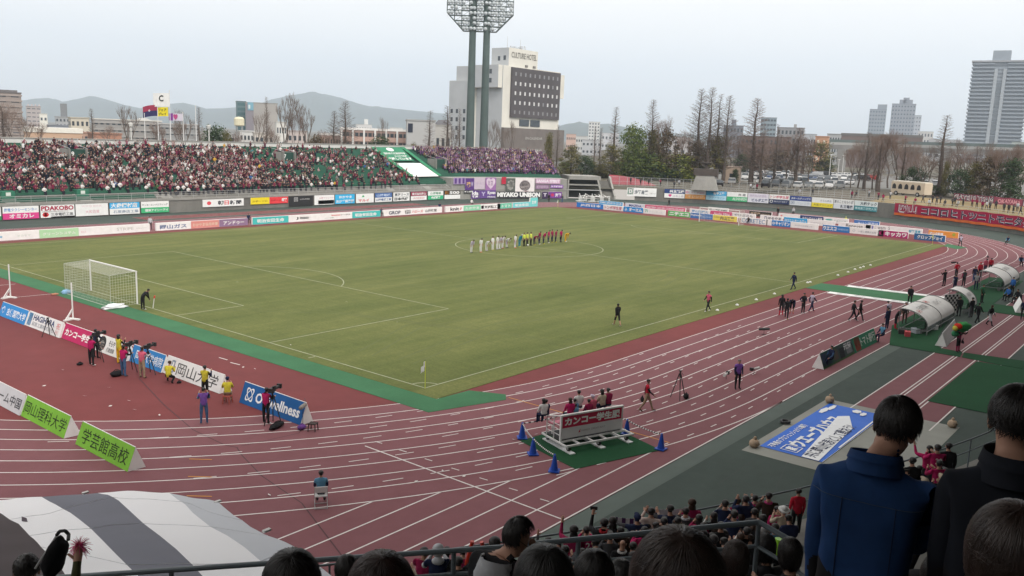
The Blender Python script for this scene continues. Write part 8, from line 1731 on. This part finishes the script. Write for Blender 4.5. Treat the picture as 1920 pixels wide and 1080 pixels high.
for (rr_,dz) in ((0.112,-0.060),(0.098,-0.015),(0.086,0.020),(0.092,0.026),(0.103,-0.012)): rows.append([(nk.x+rr_*1.08*math.cos(k*2*math.pi/n),nk.y+0.012+rr_*math.sin(k*2*math.pi/n),nk.z+dz-0.022*math.sin(k*2*math.pi/n)) for k in range(n+1)])
mb.grid(rows,DEN); mb.build('collar',o,True)
def on_body(o,pts,r,m,name):   # a stitched seam: drop points on to the back of the body
 bpy.context.view_layer.update(); mb = MB(); P = []
 for x,z in pts:
  ok,loc,nrm,fi = o.ray_cast(Vector((x,-1.0,z)),Vector((0,1,0)))
  if ok: P.append(loc+Vector((0,-0.002,0)))
 mb.path(P,r,m,5); return mb.build(name,o)
hb_ = J['chest'].z
on_body(o,[(-0.24+0.02*i,hb_+0.035-0.030*(i/24)) for i in range(25)],0.0016,mat('pale_stitch',(0.05,0.075,0.12),0.8),'yoke_seam'); on_body(o,[(-0.10,hb_+0.03-0.03*i) for i in range(16)],0.0018,mat('dark_seam_thread',(0.006,0.014,0.04),0.8),'back_seam'); on_body(o,[(0.10,hb_+0.015-0.03*i) for i in range(16)],0.0018,mat('dark_seam_thread',(0.006,0.014,0.04),0.8),'back_seam')
o,J = big('person in a black coat at the right edge standing with the back to the viewer',1915,719,3.2,'coat',{'top': 'black','legs': 'black'},rad(15),HBK,2400,0.045,-0.4,1.0,1.16,1.38,0.5,0.0022,0.5,0.93); redress(o,COAT,(2,3,4))
mb = MB(); nk = J['neck']; rows = []
for (rr_,dz) in ((0.118,-0.06),(0.100,0.0),(0.090,0.045),(0.096,0.05),(0.108,-0.0)): rows.append([(nk.x+rr_*1.05*math.cos(k*2*math.pi/n),nk.y+rr_*math.sin(k*2*math.pi/n),nk.z+dz) for k in range(n+1)])
mb.grid(rows,COAT); mb.build('collar',o,True)
o,J = big('black haired man in a black jacket with a grey hood, looking down',975,968,5.3,'hooded',{'top': 'black','legs': 'black'},rad(2),HBK,1500,0.045,-0.15,1.0,1.1,1.25,0.12)
mb = MB(); n = 24; nk = J['neck']; rows = []
for j,(rr_,dz) in enumerate(((0.150,-0.14),(0.145,-0.09),(0.118,-0.035),(0.098,0.0),(0.106,0.008),(0.125,-0.05))): rows.append([(nk.x+(rr_+0.02*noise.noise(Vector((k*0.7,j*0.9,1))))*1.0*math.cos(k*2*math.pi/n),nk.y-0.04+(rr_+0.02*noise.noise(Vector((k*0.6,j,4))))*math.sin(k*2*math.pi/n),nk.z+dz-0.03*math.sin(k*2*math.pi/n)) for k in range(n+1)])
mb.grid(rows,mat('grey_hood_cloth',(0.36,0.37,0.39),0.95,var=0.1,scale=12,bump=0.3)); mb.build('hood',o,True)
mb = MB(); f = J['face']; d = J['nose']-J['face']; d.normalize(); s_ = d.cross(Vector((0,0,1))).normalized()
for s in (-1,1): c = f+d*0.098+s_*s*0.034+Vector((0,0,0.022)); mb.path([c+s_*0.026*math.cos(k*0.785)+Vector((0,0,0.020*math.sin(k*0.785))) for k in range(9)],0.0022,MBK,5); mb.path([c+s_*s*0.026,f+s_*s*0.088-d*0.02+Vector((0,0,0.03))],0.002,MBK,5)
mb.build('glasses',o)
SIT = dict(pose='bleacher')
for lab,u,v,D,cl,hm,n_,L_,low,w_,ang in [('person with a big round head of brown hair in the bottom middle',1277,987,1.72,{'top': 'brown','legs': 'black'},HBR,2600,0.16,-0.6,0.0016,rad(40)),('person with short black hair at the bottom left of the middle',546,1030,2.85,{'top': 'black','legs': 'black'},HBK,1500,0.07,-0.4,0.0028,rad(52)),('person with reddish brown parted hair at the bottom',715,1033,2.35,{'top': 'wine','legs': 'black'},HDB,1800,0.16,-0.6,0.0020,rad(50)),('person with charcoal hair in front of the hooded man',1022,1021,2.75,{'top': 'dgrey','legs': 'black'},HGR,1500,0.07,-0.4,0.0026,rad(48)),
  ('person with wavy black hair left of the big brown head',1116,1030,4.1,{'top': 'black','legs': 'black'},HBK,1300,0.06,-0.3,0.0034,rad(30)),('person with dark hair at the bottom right corner',1912,938,1.95,{'top': 'black','legs': 'black'},HBR,2200,0.13,-0.5,0.0018,rad(20)),('person with a dark knit cap beside the reddish brown parted hair',650,1040,7.0,{'top': 'black','legs': 'black'},HBK,700,0.04,-0.4,0.006,rad(50)),('dark headed person right of the wavy haired one',1166,1048,5.8,{'top': 'dgrey','legs': 'black'},HGR,600,0.03,-0.3,0.005,rad(45)),
  ('person with long brown hair behind the bend of the hand rail',1382,1012,6.2,{'top': 'brown','legs': 'black'},HBR,900,0.30,-0.6,0.004,rad(40)),('person with long black hair and a beige skirt below the hand rail bend',1438,1000,8.3,{'top': 'black','legs': 'beige'},HBK,700,0.30,-0.6,0.005,rad(38)),('dark haired person right of the hand rail bend',1484,1007,7.0,{'top': 'black','legs': 'black'},HBK,800,0.20,-0.6,0.005,rad(35)),('brown haired person clapping between the two standing men',1797,992,5.6,{'top': 'black','legs': 'black'},HBR,900,0.22,-0.6,0.004,rad(20)),
  ('person in black below the short piece of hand rail',1768,1038,4.6,{'top': 'dgrey','legs': 'black'},HBK,800,0.06,-0.4,0.003,rad(20))]:
 big(lab,u,v,D,'claphigh' if 'clapping' in lab else 'bleacher',cl,ang,hm,int(n_*1.5),L_,low,1.0,1.0,1.0,0.55,w_*0.7,0.26)
# the pompom waver at the lower left
o,J = big('person in olive sleeves and black cap raising the pink pompom',48,1038,6.7,'pompom',{'top': 'lgrey','sleeve': 'olive','legs': 'black'},rad(62),HBK,300,0.02,-0.25,1.0,1.1,1.0,0.9,0.006)
M_ = Matrix.Rotation(rad(62)-math.pi/2,3,'Z'); c = o.location+M_ @ J['ft1']; t = thing('pompom','pink tinsel pompom held up at the lower left corner','pompom',c); rs = random.Random(8)
for nm,m,k in (('tinsel',mat('pink_tinsel',(0.70,0.07,0.24),0.4,spec=0.6),150),('dark_tinsel',mat('dark_pink_tinsel',(0.42,0.03,0.11),0.4,spec=0.6),70)):
 mb = MB()
 for i in range(k): d = Vector((rs.gauss(0,1),rs.gauss(0,1),rs.gauss(0,1.3))).normalized(); L_ = rs.uniform(0.06,0.115); mb.tube(d*0.01,d*L_*0.7+Vector((0,0,-0.006)),0.0022,0.002,m,3); mb.tube(d*L_*0.7+Vector((0,0,-0.006)),d*L_+Vector((0,0,-0.022)),0.002,0.001,m,3)
 mb.build(nm,t)
c = D3(103,1046,6.5); t = thing('drum_bag','black bag with a strap and pale pole beside the pink pompom','bag',c); blob('bag_body',(0,0,0),(0.10,0.07,0.15),clothm((0.010,0.010,0.012)),t,18,0.25,2); t.rotation_euler = (0.2,0.5,YAW)
a,b = D3(66,1066,6.5)-c,D3(106,1004,6.5)-c; 
tt = thing('flag_stick','thin pale pole held beside the black bag','pole',c); mb = MB(); mb.tube(a,b,0.008,0.007,cmat((0.45,0.45,0.46)),8); mb.build('stick',tt); mb = MB(); mb.path([b,D3(112,996,6.5)-c,D3(122,995,6.5)-c,D3(129,1002,6.5)-c,D3(128,1012,6.45)-c],0.013,MBK,8); mb.build('strap',tt)
# the rows between: (u, v of the top of the head, row radius, pose, dress, hair, label)
NR = 'spectators of the lower rows of the near stand'
def near(u,v,Rr,pose,cl,hair,lab):
 d = ray(u,v); D = 2.0
 while True:
  q = CAM+d*D
  if orad(q.x,q.y) <= Rr: break
  D += 0.02
 f = nstep(Rr); sit = pose in ('sit','bleacher'); J = skeleton(POSE[pose]); Hh = J['crown'].z+0.085; s = (q.z-f)/Hh
 if s < 0.8 or s > 1.14: s = max(0.8,min(1.14,s))
 ang = math.atan2(LOOK.y-q.y,LOOK.x-q.x); M = Matrix.Rotation(ang-math.pi/2,3,'Z'); off = M @ (J['crown']*s)
 return person(lab,(q.x-off.x,q.y-off.y,q.z-Hh*s),ang+rt.uniform(-.2,.2),pose,cl,hair,s,NR,fingers=True)
B_ = 'black'; TK = []
for a in [(795,1022,64.2,'clap',{'top': 'wine','legs': B_},'short','spectator in a wine red top left of the grey hood'),(822,1017,65.8,'clap',{'top': 'navy','sleeve': 'lgrey','legs': B_,'hair': 'lgrey'},'hood','spectator in a pale grey hood with a navy back panel'),(838,1026,64.2,'stand',{'top': B_,'legs': B_},'cap','spectator in a dark cap just right of the grey hood'),(889,1036,65.8,'clap',{'top': B_,'legs': B_},'short','spectator in black with two red sticks'),(917,1039,65.0,'stand',{'top': 'brown','legs': B_,'hair': 'brown'},'short','brown haired spectator left of the hooded man'),(928,1001,67.5,'stand',{'top': B_,'legs': B_},'short','black haired spectator half hidden by the hooded man'),
    (1029,1004,62.6,'oneup',{'top': 'dgrey','legs': B_},'short','dark haired spectator touching the front rail right of the hooded man'),(1049,1006,63.4,'stand',{'top': 'magenta','legs': B_},'short','spectator in a bright wine red shirt behind the front rail'),(1077,982,64.2,'oneup',{'top': 'wine','legs': B_},'long','long haired spectator in wine red with one hand up'),(1101,983,63.4,'clap',{'top': 'magenta','legs': B_},'short','spectator in a wine red shirt numbered 12'),(1134,968,64.2,'phone',{'top': B_,'legs': B_},'short','spectator in black with a red collar raising a phone'),(1150,966,63.4,'stand',{'top': B_,'legs': B_},'long','spectator with long black hair beside the phone holder'),(1196,961,62.6,'wide',{'top': 'navy','legs': B_,'hair': 'navy','sleeve': 'dgrey'},'cap','spectator in a navy cap stretching a striped scarf'),
    (1222,948,62.6,'claphigh',{'top': 'cream','legs': 'beige'},'short','spectator in a cream jacket clapping high at the front rail'),(1258,943,62.6,'wide',{'top': 'navy','sleeve': 'dgrey','legs': B_},'short','spectator in dark navy stretching a white scarf'),(1287,948,63.4,'clap',{'top': 'dgrey','legs': B_},'short','spectator with a white edged scarf round the neck'),(1299,932,62.6,'stand',{'top': 'wine','sleeve': 'brown','legs': B_,'hair': 'brown'},'long','tall long haired spectator in dark red above the brown head'),(1340,958,64.2,'clap',{'top': B_,'legs': B_,'fore': 'white'},'long','spectator in black with white cuffs right of the dark red one'),(1361,934,63.4,'clap',{'top': 'navy','sleeve': 'grey','legs': B_},'short','spectator in a navy vest over grey sleeves'),(1385,930,62.6,'stand',{'top': 'wine','legs': B_,'hair': 'brown'},'short','spectator in brownish wine red right of the navy vest'),
    (1400,926,63.4,'claphigh',{'top': 'navy','legs': B_},'short','spectator in a navy coat clapping high'),(1417,925,62.6,'claphigh',{'top': 'brown','legs': B_},'short','spectator with both hands up left of the white mask'),(1443,920,63.4,'clap',{'top': 'brown','legs': B_},'short','man in a white mask and pink scarf at the front rail'),(1472,947,65.0,'clap',{'top': 'beige','legs': 'khaki','hair': 'white'},'hat','spectator in a white bucket hat and beige jacket'),(1480,960,65.8,'down',{'top': 'navy','legs': B_},'short','dark haired spectator in navy right of the bucket hat'),(1499,913,62.6,'stand',{'top': 'red','legs': B_},'short','child in a bright red shirt leaning on the front rail'),(1433,986,66.6,'stand',{'top': 'lgrey','legs': B_,'hair': 'grey'},'short','grey haired spectator under the bend of the hand rail'),
    (1168,1008,65.8,'stand',{'top': B_,'legs': B_,'hair': 'grey'},'bald','bald spectator in black with a white collar below the rail'),(1188,1013,65.8,'stand',{'top': B_,'legs': B_},'short','dark spectator right of the bald one'),(1082,1037,67.4,'stand',{'top': 'dgrey','legs': B_,'hair': 'dgrey'},'cap','spectator in a grey cap below the number 12 shirt'),(1320,990,66.6,'stand',{'top': B_,'legs': B_},'short','dark spectator right of the big brown head'),(1402,985,66.6,'clap',{'top': B_,'legs': B_,'fore': 'white'},'short','spectator in black left of the grey haired one'),(1353,975,65.8,'stand',{'top': B_,'legs': B_},'short','spectator in black below the white cuffs'),(1455,978,66.6,'clap',{'top': 'lblue','legs': B_},'short','spectator in a pale blue top behind the hand rail bend'),
    (1745,833,62.6,'oneup',{'top': 'magenta','legs': B_},'long','long haired spectator in bright wine red beside the tarpaulin'),(1760,830,63.4,'clap',{'top': 'magenta','legs': B_},'short','spectator in a wine red shirt numbered 20'),(1781,827,63.4,'stand',{'top': B_,'legs': B_},'short','dark spectator at the arm of the black coat'),(1713,854,64.2,'stand',{'top': B_,'legs': B_},'short','dark spectator close to the ear of the denim jacket man'),(1763,860,65.0,'clap',{'top': 'magenta','sleeve': 'wine','legs': B_},'short','spectator in wine red below the shirt numbered 20'),(1736,893,66.6,'phone',{'top': B_,'legs': B_,'hair': 'beige'},'cap','spectator in a beige cap filming between the two standing men'),(1768,887,65.8,'clap',{'top': B_,'legs': B_,'hair': 'beige'},'cap','second beige cap between the two standing men'),(1757,915,67.4,'stand',{'top': 'dgrey','legs': B_},'short','dark spectator below the beige caps'),(1784,958,70.6,'stand',{'top': 'white','legs': B_,'hair': 'white'},'hood','spectator in a white hood below the short hand rail'),
 (1010,1018,65,'stand',{'top': 'wine','legs': B_},'short','dimly seen spectator in dark wine red, right of the hooded man'),(1060,1020,65.8,'clap',{'top': 'black','legs': B_},'long','dimly seen spectator in black, above the grey cap'),(1120,1005,65.8,'nod',{'top': 'navy','legs': B_},'short','dimly seen spectator in navy, left of the bald one'),(1145,995,65,'clap',{'top': 'dgrey','legs': B_},'cap','dimly seen spectator in dark grey, behind the number 12 shirt'),(1165,985,64.2,'stand',{'top': 'brown','legs': B_},'short','dimly seen spectator in brown, behind the phone holder'),(1210,985,65,'clap',{'top': 'magenta','legs': B_},'long','dimly seen spectator in bright wine red, under the cream jacket'),(1232,975,64.2,'nod',{'top': 'lgrey','legs': B_},'short','dimly seen spectator in pale grey, between cream jacket and white scarf'),(1246,968,64.2,'clap',{'top': 'black','legs': B_},'cap','dimly seen spectator in black, under the white scarf'),(1272,966,65,'stand',{'top': 'beige','legs': B_},'short','dimly seen spectator in beige, below the white edged scarf'),(1312,962,64.2,'clap',{'top': 'wine','legs': B_},'long','dimly seen spectator in dark wine red, below the long dark red hair'),(1322,975,65.8,'nod',{'top': 'black','legs': B_},'short','dimly seen spectator in black, above the dark spectator by the big head'),(1378,955,65,'clap',{'top': 'navy','legs': B_},'cap','dimly seen spectator in navy, under the navy vest'),(1416,950,65,'stand',{'top': 'dgrey','legs': B_},'short','dimly seen spectator in dark grey, below the raised hands'),(1432,962,65.8,'clap',{'top': 'brown','legs': B_},'long','dimly seen spectator in brown, behind the white mask'),(1456,945,64.2,'nod',{'top': 'magenta','legs': B_},'short','dimly seen spectator in bright wine red, left of the bucket hat'),(1340,1000,67.4,'clap',{'top': 'lgrey','legs': B_},'cap','dimly seen spectator in pale grey, above the hand rail by the big head'),(860,1040,66.6,'stand',{'top': 'black','legs': B_},'short','dimly seen spectator in black, left of the two red sticks'),(755,1045,65.8,'clap',{'top': 'beige','legs': B_},'long','dimly seen spectator in beige, left of the grey hood'),(870,1022,63.4,'nod',{'top': 'wine','legs': B_},'short','dimly seen spectator in dark wine red, right of the dark cap'),(1775,875,65,'clap',{'top': 'black','legs': B_},'cap','dimly seen spectator in black, above the second beige cap'),(1726,870,64.2,'stand',{'top': 'navy','legs': B_},'short','dimly seen spectator in navy, at the cheek of the denim jacket man'),(1745,940,68.2,'clap',{'top': 'dgrey','legs': B_},'long','dimly seen spectator in dark grey, over the short hand rail')]:
 TK.append((a[0],a[1])); o = near(*a)
 lab = a[6]
 J = skeleton(POSE[a[3]])
 if 'numbered' in lab:
  b_ = text_pts('12' if '12' in lab else '20',0.02); mb = MB()
  for p,q in b_[0]: mb.v.append((-(-0.09+0.18*(p-b_[2])/(b_[3]-b_[2])),-0.15,J['chest'].z-0.09+0.17*(q-b_[4])/(b_[5]-b_[4])))
  mb.v = [(-x,y,z) for x,y,z in mb.v]; mb.f = list(b_[1]); mb.m = [mb.mi(MW)]*len(mb.f); mb.build('number',o)
 if 'scarf' in lab and 'stretching' in lab:
  A,Bq = J['ha0'],J['ha1']; mb = MB(); n = 20; wm_ = clothm((0.6,0.58,0.62)); dm = clothm((0.08,0.03,0.10) if 'striped' in lab else (0.03,0.05,0.12))
  for i in range(n):
   p0,p1 = A.lerp(Bq,i/n),A.lerp(Bq,(i+1)/n); sg = lambda f: Vector((0,0,-0.05*4*f*(1-f)))
   p0 = p0+sg(i/n); p1 = p1+sg((i+1)/n); m = wm_ if (i//2) % 2 or 'white' in lab and i % 5 else dm
   mb.face([p0-Vector((0,0,.07)),p1-Vector((0,0,.07)),p1+Vector((0,0,.07)),p0+Vector((0,0,.07))],m); mb.face([p0-Vector((0,.02,.07)),p1-Vector((0,.02,.07)),p1+Vector((0,-.02,.07)),p0+Vector((0,-.02,.07))],m)
  t = mb.build('scarf'); t.matrix_world = Matrix.Translation(o.location) @ Matrix.Rotation(o.rotation_euler.z,4,'Z') @ Matrix.Scale(o.scale[0],4); tag(t,'scarf held out by the spectator in %s' % ('the navy cap' if 'cap' in lab else 'dark navy'),'scarf')
 if 'mask' in lab or 'scarf round' in lab or 'red collar' in lab or 'white collar' in lab:
  nk = J['neck']; mb = MB(); n = 16; m = clothm({'m': (0.40,0.05,0.16),'s': (0.55,0.55,0.58),'r': (0.40,0.02,0.03),'w': (0.6,0.6,0.6)}['m' if 'mask' in lab else 's' if 'scarf' in lab else 'r' if 'red' in lab else 'w'])
  mb.path([(nk.x+0.085*math.cos(k*2*math.pi/n),nk.y+0.085*math.sin(k*2*math.pi/n),nk.z-0.02+0.012*(k % 2)) for k in range(n+1)],0.030,m,8); mb.build('neck_scarf',o,True)
  if 'mask' in lab: blob('mask',J['face']+Vector((0,0.085,-0.035)),(0.06,0.035,0.05),MW,o,12,0.05,1)
 if 'two red sticks' in lab and 'left of' not in lab:
  for i,k in enumerate(('ha0','ha1')):
   mb = MB(); p = J[k]; mb.tube(p+Vector((0,0,0.05)),p+Vector((0.10*(1 if i else -1),0.05,-0.42)),0.035,0.04,mat('red_balloon_stick',(0.55,0.04,0.02),0.3,spec=0.5),10); t = mb.build('cheer_stick'); t.matrix_world = Matrix.Translation(o.location) @ Matrix.Rotation(o.rotation_euler.z,4,'Z'); tag(t,'red cheering stick in the %s hand of the spectator in black' % ('right' if i else 'left'),'cheer stick')
 if 'phone' in lab or 'filming' in lab:
  mb = MB(); p = J['ft1' if 'pose' in lab else 'ft0'] if POSE[a[3]]['arms'][0][0] > 1 else J['ft1']; mb.box((p.x-0.08,p.y,p.z-0.02),(p.x+0.08,p.y+0.012,p.z+0.06),MBK); t = mb.build('phone'); t.matrix_world = Matrix.Translation(o.location) @ Matrix.Rotation(o.rotation_euler.z,4,'Z') @ Matrix.Scale(o.scale[0],4); tag(t,'dark phone held up by the %s' % lab[:40].rsplit(' ',1)[0],'phone')
rk = random.Random(31); nf = 0
for k in range(1,6):
 for u in range(1000,1500,24):
  u2 = u+rk.uniform(-8,8); v2 = 1012-(u2-1000)*0.165+10*k+rk.uniform(-3,3)
  if any(abs(u2-a) < 13 and abs(v2-b) < 10 for a,b in TK) or nf >= 42 or rk.random() < 0.35: continue
  TK.append((u2,v2)); nf += 1; t = rk.choice(('black','navy','dgrey','brown','wine','black'))
  o = near(u2,v2,62.6+0.8*k,rk.choice(('stand','clap','nod')),{'top': t,'legs': B_,'hair': rk.choice(('black','black','brown'))},rk.choice(('short','short','long')),'dimly seen dark haired spectator packed into the lower rows'); o['group'] = 'packed dark spectators of the lower rows'
q = D3(1460,1026,8.5); mb = MB(); mb.tube(q-Vector((0,0,0.09)),q+Vector((0.02,0,0.08)),0.045,0.05,mat('lime_plastic',(0.35,0.75,0.05),0.4),12); o = mb.build('cheer_stick'); tag(o,'lime green cheering stick below the hand rail bend','cheer stick')
# ------------------------------------------------------------------ air
mb = MB(); mb.box((-9500,-9500,-12.0),(9500,9500,900.0),mat('haze_air',(1,1,1))); hz = mb.build('haze'); hz['kind'] = 'stuff'
m = bpy.data.materials.new('haze_volume'); m.use_nodes = True; n = m.node_tree; n.nodes.clear(); ou = n.nodes.new('ShaderNodeOutputMaterial'); pv = n.nodes.new('ShaderNodeVolumePrincipled')
pv.inputs['Color'].default_value = (0.76,0.87,1.0,1); pv.inputs['Density'].default_value = 0.00021; pv.inputs['Anisotropy'].default_value = 0.2
n.links.new(pv.outputs[0],ou.inputs['Volume']); hz.data.materials[0] = m
